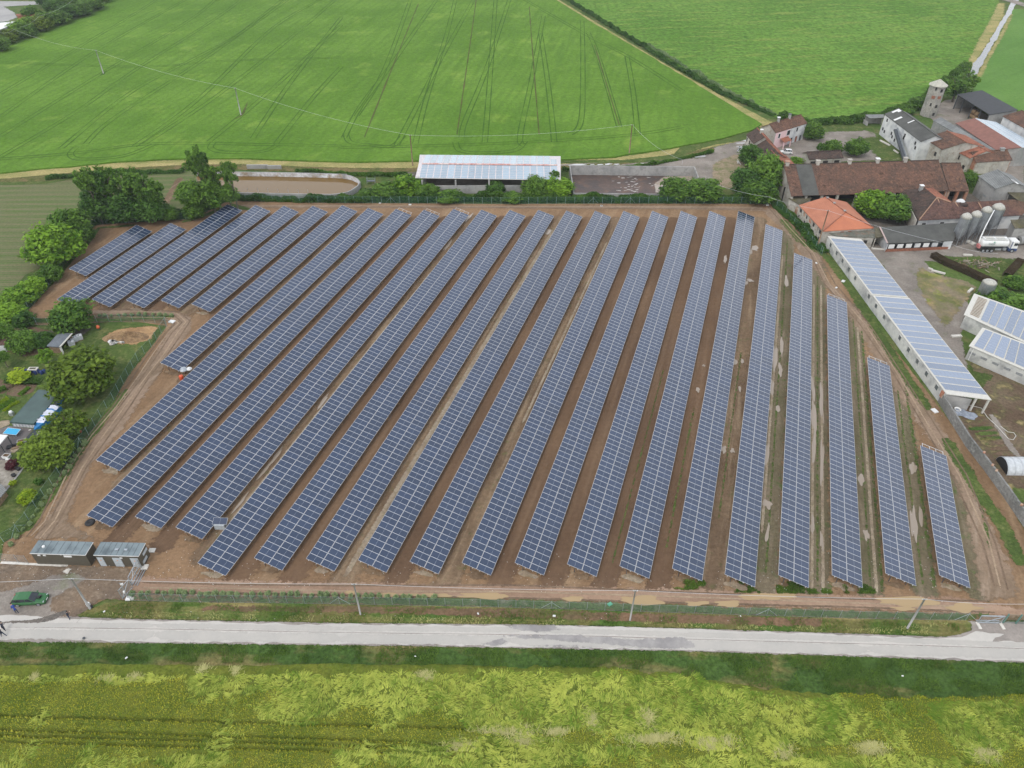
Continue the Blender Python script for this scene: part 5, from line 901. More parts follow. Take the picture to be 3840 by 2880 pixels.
sheet('yard', [z3(1100, 1180), z3(2300, 1300), z3(2300, 1560), z3(1700, 1620), z3(1300, 1640), z3(1080, 1500), z3(1100, 1300)], .026, g_gravd, 2, .3)
sheet('rough_yard', [qH(480, 430), qH(700, 560), qH(1300, 700), qH(1450, 800), qH(1250, 1000), qH(1080, 1250), qH(900, 1450), qH(600, 1050), qH(420, 700)], .045, ground('patchy_yard', (.22, .18, .12), (.13, .14, .05), (.33, .24, .13), s1=.2, s2=1.6, s3=.3, k3=.9, bump=.5, coarse=.4, c4_=(.22, .24, .05), s4=.25, k4=.8), 2, .8)
sheet('lawn', [w3(-300, 720), w3(500, 760), w3(900, 750), w3(2400, 850), w3(2400, 1700), w3(1500, 1700), w3(1350, 1480), w3(600, 1180), w3(-300, 850)], .05, g_grass, 2, .5)
sheet('garden_soil', [qG(1300, 480), qG(2400, 900), qI(2400, 1500), qI(2150, 1320), qI(1650, 650), qI(1100, 0), qG(820, 1110), qG(960, 1100), qG(1650, 1100), qG(1400, 700)], .05, ground('burnt_soil', (.11, .075, .05), (.16, .12, .08), (.09, .12, .035), s1=.12, s2=1.6, s3=.3, k3=.8, bump=.7, coarse=.5, c4_=(.40, .30, .15), s4=.3, k4=.7), 2, .4)
sheet('lawn', [qG(1200, 480), qG(1450, 640), qG(1750, 700), qG(1600, 820), qG(1500, 900), qG(1300, 620)], .06, g_grass, 1.5, .5)
for k in range(9):
    a = .0; L0, R0_ = qI(1180 + k * 75 if k > 2 else 1180 + k * 60, -120 + k * 82), qI(1560 + k * 72, -150 + k * 84); strip('vegetable_bed', [L0, R0_], 1.15, .07 + .002 * k, [g_bed, g_bed, g_grassd, g_grass, g_grassd, g_bed, g_bed, g_bed, g_bed][k], .12, .8)
strip('path', [qI(1660, -200), qI(1850, 100), qI(1950, 300), qI(2150, 540)], 1.3, .09, g_gravel, .15, 1)
sheet('lawn', [qI(1990, 1020), qI(2400, 1030), qI(2400, 1300), qI(2100, 1250)], .07, g_grass, 1, .3)

# ---- farmhouse, half pink half white
t, E0, E1, R0, R1, B0, B1, ins = gable('farmhouse', 'two storey farmhouse, half pink and half white, with tiled roof', qA(930, 655), qA(1435, 500), qA(820, 512), qA(1360, 345), 5.4, 7.3, tile_r, {'*': oldwall, 0: whitewash}, cat='house')
outn = (E0 - B0).normalized(); a, b = ins[0], ins[1]; pinkw = plain('pink_render', (.74, .52, .52), .8, var=.06); pinkw2 = pinkw
q = MB(); A_, B_ = V3(a, 0), V3(a.lerp(b, .47), 0); q.box((((A_ + B_) / 2 - t.location + outn * .02).x, ((A_ + B_) / 2 - t.location + outn * .02).y, 2.6), ((B_ - A_).length, .1, 5.2), pinkw, math.atan2((B_ - A_).y, (B_ - A_).x)); q.build('pink_facade', t)
for f, z0_, z1_, wd in [(.12, 3.3, 4.7, .9), (.42, 3.3, 4.9, 1.5), (.70, 3.6, 5.0, .8)]: opening(t, a, b, f, wd, z0_, z1_, darkglass, out=outn, frame=white).location += outn * .08
for f, wd, m in [(.58, .9, darkglass), (.74, .9, rust), (.88, .8, steel_d)]: opening(t, a, b, f, wd, .1, 1.9, m, 'door', out=outn).location += outn * .05
chimney(t, R0.lerp(R1, .27), m=concrete, cap=white); chimney(t, R0.lerp(R1, .62), m=concrete, cap=steel_d)
t2 = thing('porch', 'small orange tiled porch on the pink house front', 'porch', V3(a.lerp(b, .2) + outn * 1.4, 0)); c_ = a.lerp(b, .2); dd = (b - a).normalized()
q = MB(); P = [V3(c_ - dd * .2 + outn * .1, 2.9), V3(c_ + dd * 3.4 + outn * .1, 2.9), V3(c_ + dd * 3.4 + outn * 1.9, 2.2), V3(c_ - dd * .2 + outn * 1.9, 2.2)]; q.slab([p - t2.location for p in P], .12, tile_o2); q.build('roof', t2)
for s in (0, 3.2): x = c_ + dd * s + outn * 1.7 - t2.location; MB().box((x.x, x.y, 1.05), (.3, .3, 2.1), pinkw).build('pillar', t2)
# ---- long annexes beside it
t, E0, E1, R0, R1, B0, B1, ins = gable('farmhouse_annex', 'cream walled annex with dark tiled roof, left of the pink house', qA(445, 695), qA(555, 830), qA(575, 560), qA(775, 725), 4.3, 6.4, tile_d, oldwall, tile_o2)
for f in (.1, .45, .8): opening(t, ins[0], ins[1], f, .8, 2.4, 3.6, dark, out=(E0 - B0).normalized())
chimney(t, R0.lerp(R1, .55), h=1.0)
t, E0, E1, R0, R1, B0, B1, ins = gable('old_barn', 'middle annex with dark roof running from the cream annex towards the long barn', qA(560, 830), qA(830, 1120), qA(785, 770), qA(940, 960), 3.6, 5.4, tile_d, oldwall, tile_o2)
t, E0, E1, R0, R1, B0, B1, ins = gable('lean_barn', 'low end of the annexes, half hidden by trees before the long barn', qA(570, 1055), qA(900, 1420), qA(805, 940), qA(1120, 1185), 3.2, 4.9, tile_d, oldwall, tile_o2)
# ---- small barn in the courtyard
t, E0, E1, R0, R1, B0, B1, ins = gable('small_barn', 'small dark tiled barn behind the long brown barn', qA(1465, 1100), qA(2060, 1070), qA(1440, 965), qA(2010, 955), 2.9, 4.2, tile_d, oldwall)
for f in (.12, .5, .85): opening(t, ins[0], ins[1], f, 1.6, .1, 2.2, dark, 'door', out=(E0 - B0).normalized())
opening(t, ins[0], ins[1], .32, 2.6, .1, 1.4, galv, 'door', out=(E0 - B0).normalized(), label='low pale sheet metal door')
# ---- the long brown barn
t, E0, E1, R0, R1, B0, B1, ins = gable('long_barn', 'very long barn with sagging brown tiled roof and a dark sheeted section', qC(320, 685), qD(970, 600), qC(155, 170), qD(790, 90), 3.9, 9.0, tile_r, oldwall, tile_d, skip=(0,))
o = t.location; f = lambda u, v, h=.03: (E0.lerp(E1, u)).lerp(R0.lerp(R1, u), v) + Vector((0, 0, h))
q = MB(); q.slab([f(.075, -.01, .10), f(.175, -.01, .10), f(.175, .99, .10), f(.075, .99, .10)], .08, asb); ob = q.build('sheeted_section', t); ob.data.transform(Matrix.Translation(-o))
out_ = (E0 - B0).normalized()
for k, u in enumerate([.0, .10, .20, .30, .42, .54, .66, .78, .90, 1.0]):
    p = V3(E0.lerp(E1, min(max(u, .01), .99)) - out_ * .5, 0) - o; MB().box((p.x, p.y, 2.0), (.6, .6, 4.0), brick if k > 6 else oldwall, math.atan2((E1 - E0).y, (E1 - E0).x)).build('pillar', t)
for u0, u1, zt, m in [(.12, .30, 1.6, whitewash), (.0, .1, 2.8, oldwall)]:
    wallseg(t, E0.lerp(E1, u0) - out_ * .6, E0.lerp(E1, u1) - out_ * .6, zt, .2, m)
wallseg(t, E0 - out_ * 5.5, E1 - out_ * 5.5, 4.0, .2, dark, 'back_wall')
for u, cap in [(.02, brick), (.215, oldwall), (.42, oldwall), (.60, white), (.78, oldwall)]: chimney(t, R0.lerp(R1, u), (.9, .9), 1.0, oldwall, cap)
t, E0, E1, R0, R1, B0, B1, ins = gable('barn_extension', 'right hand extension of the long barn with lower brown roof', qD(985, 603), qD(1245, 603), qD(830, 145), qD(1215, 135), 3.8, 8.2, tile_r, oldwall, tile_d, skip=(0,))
for u in (.02, .5, .95):
    p = V3(E0.lerp(E1, u), 0) - t.location; MB().box((p.x, p.y + .6, 1.9), (.7, .7, 3.8), brick).build('pillar', t)
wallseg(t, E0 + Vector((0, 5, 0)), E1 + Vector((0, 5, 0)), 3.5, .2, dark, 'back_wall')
# ---- orange tiled house
zE = 4.0; zR = 6.0
W0, W1, S1, N1 = G(qC(425, 835), zE), G(qC(825, 1270), zE), G(qC(1665, 1215), zE), None
Ra, Rb = G(qC(1030, 712), zR), G(qC(1200, 955), zR); N1 = V3(W0 + (S1 - W1), zE); Ra = V3((W0 + N1) / 2, zR) + (Rb - V3((W0 + N1) / 2, zR)) * .02
t = thing('orange_roofed_house', 'house with bright orange hipped roof beside the overgrown strip', 'house', V3(ctr([W0, W1, S1, N1]), 0)); Rb2 = V3(Rb, zR)
r1 = roofslab(t, [W0, W1, Rb2, Ra], tile_o); roofslab(t, [W1, S1, Rb2], corrug('orange_tiles_hip', (.48, .165, .08), (.42, .14, .07), 1.5, R_(60), amp=.1)); roofslab(t, [S1, N1, Ra, Rb2], tile_o)
for a, b in ((Ra, Rb2), (Rb2, W1), (Rb2, S1)): MB().tube([a - t.location + Vector((0, 0, .06)), b - t.location + Vector((0, 0, .06))], .13, tile_o2, 6).build('ridge_tiles', r1)
ins = walls(t, [W0, W1, S1, N1, Ra], {'*': oldwall}, .4)
ow = (W0 - N1).normalized()
for k in range(7): opening(t, ins[0], ins[1], .07 + k * .14, 1.3 if k % 2 else 1.0, 2.5, 3.4, brick if k % 2 else dark, out=ow)
for k in range(8): opening(t, ins[0], ins[1], .05 + k * .125, .55, 1.0, 1.6, dark, out=ow)
for k in range(6): p = ins[0].lerp(ins[1], .0 + k * .2) - t.location + ow * .1; MB().box((p.x, p.y, 1.9), (.35, .35, 3.8), oldwall).build('pilaster', t)
for f in (.40, .55): opening(t, ins[1], ins[2], f, .9, 2.6, 3.4, rust, out=(W1 - W0).normalized())
for f in (.1, .45, .95): chimney(t, Ra.lerp(Rb2, f), (.35, .35), .3, concrete, concrete)
# mossy lean-to on its near side, and the porch roof towards the dark shed
t, P, ins = shed('mossy_lean_to', 'low mossy grey lean-to on the near side of the orange roofed house', [qC(840, 1270), qC(1690, 1225), qC(1690, 1375), qC(1060, 1350)], [3.4, 3.4, 2.8, 2.8], ground('mossy_tiles', (.13, .135, .11), (.17, .17, .145), (.26, .12, .06), s1=.4, s2=2.5, s3=.9, k3=.5, bump=.5), oldwall)
opening(t, ins[2], ins[3], .2, .9, 1.0, 1.9, dark, out=Vector((0, -1, 0)))
t, P, ins = shed('covered_passage', 'low brown roof linking the mossy lean-to with the dark shed', [qC(1690, 1225), qC(1770, 1215), qC(1890, 1350), qC(1690, 1375)], [3.6, 3.6, 3.0, 3.0], moss, oldwall, skip=(2,))
t, P, ins = shed('mossy_shed', 'flat mossy roof in front of the left end of the long barn', [qC(250, 720), qC(600, 680), qC(640, 725), qC(440, 830)], [3.0, 3.0, 2.9, 2.9], moss, oldwall)
tag(wallseg(t, G(qC(210, 770)), G(qC(480, 1110)), 1.7, .3, brick, 'brick_wall'), None); t['label'] = 'flat mossy roof and brick yard wall at the left end of the long barn'
# ---- dark roofed long shed with white panels
t, P, ins = shed('cattle_shed', 'long low shed with dark roof and white boarded front beside the silos', [qC(1765, 1205), qD(1120, 1125), qD(1045, 1425), qC(1890, 1470)], [3.9, 3.9, 2.5, 2.5], asb, {'*': oldwall, 3: whitewash}, skip=(2,))
a, b = ins[3], ins[2]; on = Vector((0, -1, 0)); wallseg(t, a, b, .75, .15, rust)
for k in range(6): opening(t, a, b, .07 + k * .135, 1.5, .95, 2.05, [white, whitewash][k % 2], 'panel', out=on)
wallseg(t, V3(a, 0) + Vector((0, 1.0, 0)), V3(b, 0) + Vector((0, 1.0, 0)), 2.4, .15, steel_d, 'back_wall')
MB().box((b.x - t.location.x - .9, b.y - t.location.y, 1.2), (2.2, .2, 2.2), whitewash).build('end_panel', t)
q = MB(); q.bar(P[0] - t.location + Vector((0, 0, .1)), P[3] - t.location + Vector((0, 0, .1)), .35, .12, plain('pinkish_verge', (.42, .32, .29), .8)); q.build('verge', t)
# ---- hip roofed brown barn
k0, k1, k2, k3, k4, k5, k6, k7 = G(qD(180, 590), 4), G(qD(570, 552), 6.4), G(qD(770, 712), 6.4), G(qD(470, 1088), 4), G(qD(1000, 795), 6.0), G(qD(1825, 758), 6.0), G(qD(2185, 1000), 4), G(qD(700, 547), 5.6)
t = thing('hip_roofed_barn', 'L shaped barn with brown hipped roof behind the silos', 'barn', V3(ctr([k0, k3, k6]), 0))
rA = roofslab(t, [k0, k3, k2, k1], tile_d); roofslab(t, [k3, k6, k5, k4, k2], tile_b); roofslab(t, [k1, k2, k4, G(qD(1010, 780), 5.2), k7], tile_o2)
k8 = G(qD(2212, 870), 4.4); roofslab(t, [k5, k6, k8 + Vector((3, 2, 0)), k5 + Vector((4, 1, -.2))], tile_r)
for a, b in ((k3, k2), (k2, k4), (k2, G(qD(880, 1010), 4.2)), (k4.lerp(k5, .08), G(qD(1160, 940), 4.6)), (G(qD(650, 870), 4.9), G(qD(715, 1010), 4.2)), (G(qD(1455, 800), 5.9), G(qD(1510, 900), 5))): MB().tube([a - t.location + Vector((0, 0, .1)), b - t.location + Vector((0, 0, .1))], .14, plain('mortar_ridge', (.33, .20, .13), .9), 6).build('ridge_tiles', rA)
for a, b, m in ((k0, k3, oldwall), (k3, k6, whitewash), (k0, k1, oldwall)): wallseg(t, a + Vector((.3, .5, 0)), b + Vector((-.3, .5, 0)), 3.8, .2, m)
for f in (.06, .24, .45): opening(t, k3 + Vector((.3, .4, 0)), k6 + Vector((-.3, .4, 0)), f, 1.0, 2.0, 2.9, dark, out=Vector((0, -1, 0)))
dd = G(qD(1200, 840), 5.4) - t.location; q = MB(); q.box((dd.x, dd.y, dd.z), (2.6, 1.6, 1.1), tile_d, taper=.3); dm = q.build('dormer', t); MB().box((dd.x + .2, dd.y - .82, dd.z), (1.0, .1, .6), dark).build('opening', dm)
chimney(t, G(qD(505, 560), 6.2), (.8, .8), .9, concrete, white); q = MB(); cx = G(qD(1170, 765), 6) - t.location; q.lathe([(1.2, cx.z - .8), (1.1, cx.z - .1), (.6, cx.z + .3), (.1, cx.z + .4)], whitewash, 14, (cx.x, cx.y)); q.build('roof_vent', t, True)
# ---- grey concrete barn at the right
t, E0, E1, R0, R1, B0, B1, ins = gable('concrete_barn', 'grey concrete barn with flat grey gable, right of the hip roofed barn', qD(1435, 335), qD(1725, 552), qD(1785, 258), qD(2085, 472), 5.5, 7.2, asb_l, concrete, square=True)
opening(t, ins[0], ins[1], .62, 1.6, 1.8, 2.1, galv, 'hatch', out=(E0 - B0).normalized(), label='pale sheet propped out from the wall')
q = MB(); dd = (R1 - R0).normalized(); p = R0.lerp(R1, .8) - t.location; q.bar(p + Vector((0, 0, .1)), p + dd * 3 + Vector((0, 0, .1)), .4, .08, white); q.build('skylight', t)
t, P, ins = shed('right_edge_shed', 'mossy flat shed roof at the right edge behind the silos', [qD(1945, 625), qD(2212, 560), qD(2500, 760), qD(2212, 830)], [4.2, 4.2, 3.6, 3.6], moss, concrete, skip=(3,))
t, P, ins = shed('pump_house', 'small shed with mossy roof and grey wall at the right edge by the truck', [qD(1990, 1080), qD(2400, 1060), qD(2400, 1215), qD(2060, 1215)], [5.0, 5.0, 4.4, 4.4], moss, concrete)
q = MB(); q.tube([G(qD(2120, 1420), 1.2), G(qD(2300, 1400), 1.2)], 1.15, concrete, 20); ob = q.build('round_tank'); tag(ob, 'round end of a pale concrete tank at the right edge beside the truck', 'tank'); c_ = G(qD(2120, 1420), 1.2); MB().box((c_.x - .12, c_.y, 1.3), (.1, .8, .8), dark).build('hatch', ob)
# ---- tall whitewashed barn with black roof
t, E0, E1, R0, R1, B0, B1, ins = gable('whitewashed_barn', 'tall whitewashed barn with black patched roof and outside stair', qB(375, 525), qB(915, 930), qB(600, 487), qB(1045, 795), 6.6, 8.4, asb, {'*': whitewash, 5: oldwall, 4: oldwall})
on = (E0 - B0).normalized(); a, b = ins[0], ins[1]
for f, z in [(.1, 5.0), (.06, 1.8), (.12, 1.4), (.3, 2.4), (.34, 1.6), (.62, 4.6), (.61, 3.7), (.9, 4.6), (.93, 3.4), (.42, 1.2)]: opening(t, a, b, f, .75, z, z + .95, dark, out=on)
f = lambda u, v: (E0.lerp(E1, u)).lerp(R0.lerp(R1, u), v) + Vector((0, 0, .09))
for u0, u1, v0, v1 in [(.03, .07, .45, 1.0), (.07, .11, .75, .98), (.24, .28, .05, .6), (.45, .47, .5, .95)]: q = MB(); q.slab([f(u0, v0), f(u1, v0), f(u1, v1), f(u0, v1)], .05, white); ob = q.build('pale_roof_patch', t); ob.data.transform(Matrix.Translation(-t.location))
st = thing('outside_stair', 'long grey outside chute running down the white barn wall', 'stair', V3(a.lerp(b, .5) + on * .9, 0)); q = MB(); q.bar(V3(a.lerp(b, .40), 5.0) + on * .6 - st.location, V3(a.lerp(b, .93), .2) + on * 2.2 - st.location, 1.0, .5, steel_d); q.build('flight', st); q = MB(); q.bar(V3(a.lerp(b, .40), 5.5) + on * .1 - st.location, V3(a.lerp(b, .93), .7) + on * 1.7 - st.location, .12, .7, galv); q.build('side_panel', st)
# ---- its brown continuation
t, E0, E1, R0, R1, B0, B1, ins = gable('brown_house', 'old house with stained brown roof continuing the whitewashed barn', qB(930, 865), qB(1165, 1012), qB(1190, 750), qB(1450, 900), 6.2, 8.0, tile_r, oldwall, tile_o2)
on = (E0 - B0).normalized()
for f, z in [(.3, 3.0), (.3, .6), (.75, 3.2), (.75, .6), (.12, .4)]: opening(t, ins[0], ins[1], f, .9, z, z + 1.2, dark, out=on)
t, E0, E1, R0, R1, B0, B1, ins = gable('lower_house', 'lower cream house with orange patched roof right of the brown house', qB(1350, 1035), qB(1540, 1130), qB(1510, 905), qB(1690, 1010), 4.6, 6.2, tile_o2, oldwall)
for f, z in [(.3, 2.6), (.3, .5), (.8, .6)]: opening(t, ins[0], ins[1], f, .9, z, z + 1.2, dark, out=(E0 - B0).normalized())
t, E0, E1, R0, R1, B0, B1, ins = gable('brick_barn', 'crumbling brick and cream barn with tiled roof at the right', qB(1595, 1172), qB(2080, 1140), qB(1515, 1035), qB(1990, 1012), 3.8, 5.6, tile_r, {'*': brick, 0: oldwall})
chimney(t, R0.lerp(R1, .85), (1.2, .8), .6, concrete, concrete)
# ---- roofs of the upper right yard
t, P, ins = shed('grey_sheet_shed', 'long narrow shed with pale grey corrugated roof beside the whitewashed barn', [qB(1035, 625), qB(1135, 585), qB(1840, 1005), qB(1700, 1010)], [4.2, 4.8, 4.8, 4.2], asb_l, concrete)
t = thing('red_roofed_hall', 'wide farm hall, one roof slope red brown and the other solar', 'farm hall', V3(G(qB(1800, 800), 5), 0)); P = [G(qB(1325, 660), 4.4), G(qB(1575, 598), 6.2), G(qB(2180, 975), 6.2), G(qB(1850, 1008), 4.4)]; Q = [P[1], G(qB(1850, 650), 4.6), G(qB(2500, 1020), 4.6), P[2]]
roofslab(t, P, redroof); roofslab(t, Q, alu); pvgrid(t, Q, 4, 22, pv3, .06, .1, .06); walls(t, [P[0], P[1], Q[1], Q[2], P[2], P[3]], concrete, .3)
t, E0, E1, R0, R1, B0, B1, ins = gable('white_hall', 'white walled hall with orange brown roof at the upper right edge', qB(1955, 580), qB(2350, 800), qB(2140, 485), qB(2500, 660), 5.0, 6.6, tile_r, whitewash)
t, P, ins = shed('black_roofed_shed', 'open fronted shed with black roof storing round bales', [qB(1345, 288), qB(1668, 235), qB(2135, 490), qB(1775, 555)], [5.0, 5.6, 5.6, 5.0], plain('black_roof', (.035, .037, .04), .75, var=.15, scale=1), {'*': concrete}, skip=(3,))
a, b = ins[0], ins[3]
for f in (0.02, .22, .5, .75, .98): p = a.lerp(b, f) - t.location; MB().box((p.x, p.y, 2.4), (.25, .25, 4.8), steel_d).build('post', t)
for k, (f, z) in enumerate([(.47, .75), (.56, .75), (.65, .75), (.80, .75), (.88, .75), (.50, 2.2), (.60, 2.2)]):
    c_ = V3(a.lerp(b, f) + (P[1] - P[0]).normalized() * 1.6, z); q = MB(); q.tube([(0, -.6, 0), (0, .6, 0)], .75, ground('baled_straw', (.33, .22, .12), (.25, .17, .10), s1=1, s2=6, bump=.6), 18); ob = q.build('round_bale'); ob.location = c_; ob.rotation_euler.z = .5; tag(ob, 'round straw bale stored under the black roofed shed', 'bale', 'round bales under the black roof')
t, P, ins = shed('open_lean_to', 'small open shed with grey roof at the left end of the whitewashed barn', [qB(155, 552), qB(395, 548), qB(400, 590), qB(210, 598)], [3.0, 3.0, 2.7, 2.7], asb_l, concrete, skip=(2, 3)); wallseg(t, P[0], P[3], 1.4, .15, concrete)
# ---- tower
base = G(qB(965, 560)); t = thing('tower', 'tall octagonal grey tower with pale pointed roof', 'tower', base, R_(-12.5)); tw = 2.75; th_ = 10.4
q = MB(); q.lathe([(tw, 0), (tw * .97, th_)], ground('tower_render', (.33, .31, .275), (.24, .235, .21), (.42, .40, .36), s1=.3, s2=2, bump=.2), 8); q.build('wall', t); q = MB(); q.lathe([(tw * 1.13, th_), (tw * 1.16, th_ + .12), (.05, th_ + 2.0)], plain('pale_lichen_roof', (.40, .385, .32), .85, var=.2), 8); q.build('roof', t)
for k, (ang, z, wd, m) in enumerate([(-1.963, 6.4, 1.1, rust), (-1.178, 6.4, 1.1, rust), (-1.178, 8.7, .8, dark), (-1.963, 9.2, .5, dark), (-1.178, 3.4, .7, dark), (-1.178, .7, .8, dark), (-1.963, 3.9, .5, dark)]):
    a_ = ang; x, y = math.cos(a_) * (tw * .925 - .0), math.sin(a_) * (tw * .925); MB().box((x, y, z + .5), (.14, wd, 1.0), m, a_).build('window', t)
# silos
silom = corrug('silo_steel', (.36, .38, .40), (.27, .285, .30), 2, 0, .2, amp=.08, s1=.6); silom.node_tree.nodes['Principled BSDF'].inputs['Metallic'].default_value = .45; silom.node_tree.nodes['Principled BSDF'].inputs['Roughness'].default_value = .35
def silo(base, H, r, label, ladder=True, legs=4, cone=True, top=white):
    t = thing('feed_silo', label, 'feed silo', base, .4); q = MB(); zc = H * .42 if cone else .3
    q.lathe([(.25, zc * .35), (r, zc), (r, H * .86)], silom, 22, cap=False); q.build('hopper', t, True); q = MB(); q.lathe([(r * 1.02, H * .86), (r * .75, H * .94), (r * .25, H), (.02, H)], plain('pale_cap', (.40, .39, .34), .6, var=.2), 22); q.build('lid', t, True)
    for k in range(legs): a = math.pi / 4 + k * math.pi / 2; MB().bar((r * math.cos(a), r * math.sin(a), 0), (r * math.cos(a), r * math.sin(a), H * .6), .1, .1, galv).build('leg', t)
    if ladder: q = MB(); [q.bar((s, -r - .12, .4), (s, -r - .12, H * .88), .05, .05, steel_d) for s in (-.22, .22)]; [q.bar((-.22, -r - .12, .6 + j * .5), (.22, -r - .12, .6 + j * .5), .03, .03, steel_d) for j in range(int(H * 1.6))]; q.build('ladder', t)
    return t
silo(G(qD(1090, 1500)) + Vector((0, .6, 0)), 8.6, 1.35, 'pale steel feed silo, leftmost of the four beside the dark shed'); silo(G(qD(1240, 1475)) + Vector((.4, 1.0, 0)), 8.6, 1.35, 'pale steel feed silo, second from the dark shed'); silo(G(qD(1420, 1400)) + Vector((.3, 1.0, 0)), 8.6, 1.35, 'darker steel feed silo, third from the dark shed'); silo(G(qD(1630, 1390)) + Vector((.4, 2.0, 0)), 8.8, 1.6, 'broad feed silo with pale lid just behind the tank truck')
t = silo(G(qH(1530, 950)), 4.6, 1.55, 'short round feed silo at the corner of the solar roofed pig shed', False, 4, False)
# ---- the two solar roofed sheds at the right
for nm, lab, a, b, c, d, zA, zB in [('solar_shed', 'farther solar roofed shed at the right edge with a bare slatted roof end', qH(1385, 885), qH(2600, 1310), qH(2400, 1785), qH(1215, 1235), 4.2, 3.4), ('solar_shed', 'nearer solar roofed shed at the right edge with grey stained wall', qH(1525, 1450), qH(2600, 1850), qG(2600, 765), qG(1300, 205), 4.2, 3.3)]:
    P = [G(a, zA), G(b, zA), G(c, zB), G(d, zB)]; t = thing(nm, lab, 'shed', V3(ctr(P), 0)); roofslab(t, P, creamroof); ins = walls(t, P, shedwall, .35)
    u0 = .225 if 'bare' in lab else .045; A_, D_ = P[0].lerp(P[1], u0), P[3].lerp(P[2], u0); pvgrid(t, [A_.lerp(D_, .06), P[1].lerp(P[2], .06), P[2].lerp(P[1], .06), D_.lerp(A_, .08)], 7, 8, pv2, .08, .22, .03)
    if 'bare' in lab:
        for k in range(15):
            x0_, x1_ = P[0].lerp(P[3], .1 + k * .055), None; s0 = P[0].lerp(P[1], .07).lerp(P[3].lerp(P[2], .07), .1 + k * .055) - t.location; s1_ = P[0].lerp(P[1], .20).lerp(P[3].lerp(P[2], .20), .1 + k * .055) - t.location
            MB().bar(s0 + Vector((0, 0, .06)), s1_ + Vector((0, 0, .06)), .14, .06, wood).build('roof_batten', t)
    else:
        for k in range(5): opening(t, ins[3], ins[2], .06 + k * .16, 1.2, 1.6, 2.1, plain('boarded', (.24, .25, .25), .8), out=Vector((0, -1, 0)))
        p = ins[3].lerp(ins[2], .04) - t.location; MB().tube([(p.x, p.y - .15, .2), (p.x, p.y - .15, 3.0)], .09, white, 8).build('downpipe', t)
# ---- long solar roofed shed along the park
zW, zEa = 2.9, 3.5
A0, B0_, C0, D0 = G(qE(278, 150), zW), G(qE(838, 205), zEa), G(qG(1672, 1112), zEa), G(qG(925, 1012), zW)
t = thing('long_solar_shed', 'long narrow shed with solar roof and stained white wall along the park', 'shed', V3(ctr([A0, B0_, C0, D0]), 0)); o = t.location
mW, mE = G(qE(1075, 1125), zW), G(qE(1650, 1175), zEa); mW = A0.lerp(D0, (mW - A0).length / (D0 - A0).length); mE = B0_.lerp(C0, (mE - B0_).length / (C0 - B0_).length)
roofslab(t, [A0, B0_, mE, mW], creamroof, side=creamroof); dz = Vector((0, 0, .12)); roofslab(t, [mW.lerp(D0, .012) + dz, mE.lerp(C0, .012) + dz, C0 + dz, D0 + dz], creamroof, side=creamroof)
pvgrid(t, [A0.lerp(mW, .045).lerp(B0_.lerp(mE, .045), .04), mW.lerp(A0, .01).lerp(mE, .04), mE.lerp(B0_, .01).lerp(mW, .02), B0_.lerp(mE, .045).lerp(A0, .02)], 13, 9, pv2, .06, .26, .03)
pvgrid(t, [mW.lerp(D0, .025).lerp(mE, .04) + dz, D0.lerp(mW, .035).lerp(C0, .04) + dz, C0.lerp(mE, .035).lerp(D0, .02) + dz, mE.lerp(C0, .025).lerp(mW, .02) + dz], 15, 9, pv2, .06, .30, .03)
ins = walls(t, [A0, B0_, C0, D0], {'*': shedwall}, .35, skip=(1, 2)); on = (A0 - B0_).normalized(); out_ = on
for p in [qE(357, 305), qE(465, 440), qE(575, 570), qE(685, 710), qE(800, 855), qE(1045, 1160), qE(1165, 1320), qE(1280, 1500), qG(215, 80), qG(350, 275), qG(497, 470), qG(650, 675), qG(805, 900)]:
    w_ = G(p, 1.9); f = (w_ - V3(ins[0], 1.9)).dot((D0 - A0).normalized()) / (ins[3] - ins[0]).length; opening(t, ins[0], ins[3], f, 1.0, 1.45, 2.45, plain('dusty_pane', (.10, .115, .12), .4), out=on, frame=shedwall)
for f in (.7, .98): p = ins[3].lerp(ins[2], f) - o; MB().box((p.x, p.y, 1.6), (.3, .3, 3.2), creamroof).build('post', t)
wallseg(t, ins[3].lerp(ins[2], .02), ins[3].lerp(ins[2], .62), 2.7, .2, concrete, 'end_wall'); p = ins[3].lerp(ins[0], .01) - o + on * .1; MB().box((p.x, p.y, 2.1), (.3, .8, 1.3), brick).build('brick_jamb', t)
for f in np.linspace(.05, .95, 9): p = ins[1].lerp(ins[2], f) - o; MB().box((p.x, p.y, 1.6), (.25, .25, 3.2), creamroof).build('post', t)
wallseg(t, ins[1].lerp(ins[0], .5), ins[2].lerp(ins[3], .5), 2.6, .2, concrete, 'inner_wall')
t = thing('garden_wall', 'old grey concrete garden wall running down the right side of the park', 'wall', G(qG(790, 1140))); pts = [G(qG(790, 1130)), G(qI(1250, 320)), G(qI(1560, 720)), G(qI(1900, 1190)), G(qI(2300, 1780)), G(qI(2900, 2700))]; mw = ground('stained_wall', (.24, .235, .22), (.15, .15, .14), (.36, .36, .34), s1=.25, s2=2, s3=.5, k3=.6, bump=.3)
for a, b in zip(pts[:-1], pts[1:]): wallseg(t, a, b, 2.2, .3, mw)
for p in (qI(1550, 430), qI(1690, 640), qI(1755, 730), qI(2170, 1300)): c_ = G(p, 2.2) - t.location; MB().box((c_.x, c_.y, 2.28), (.5, .35, .2), brick, .8).build('loose_bricks', t)
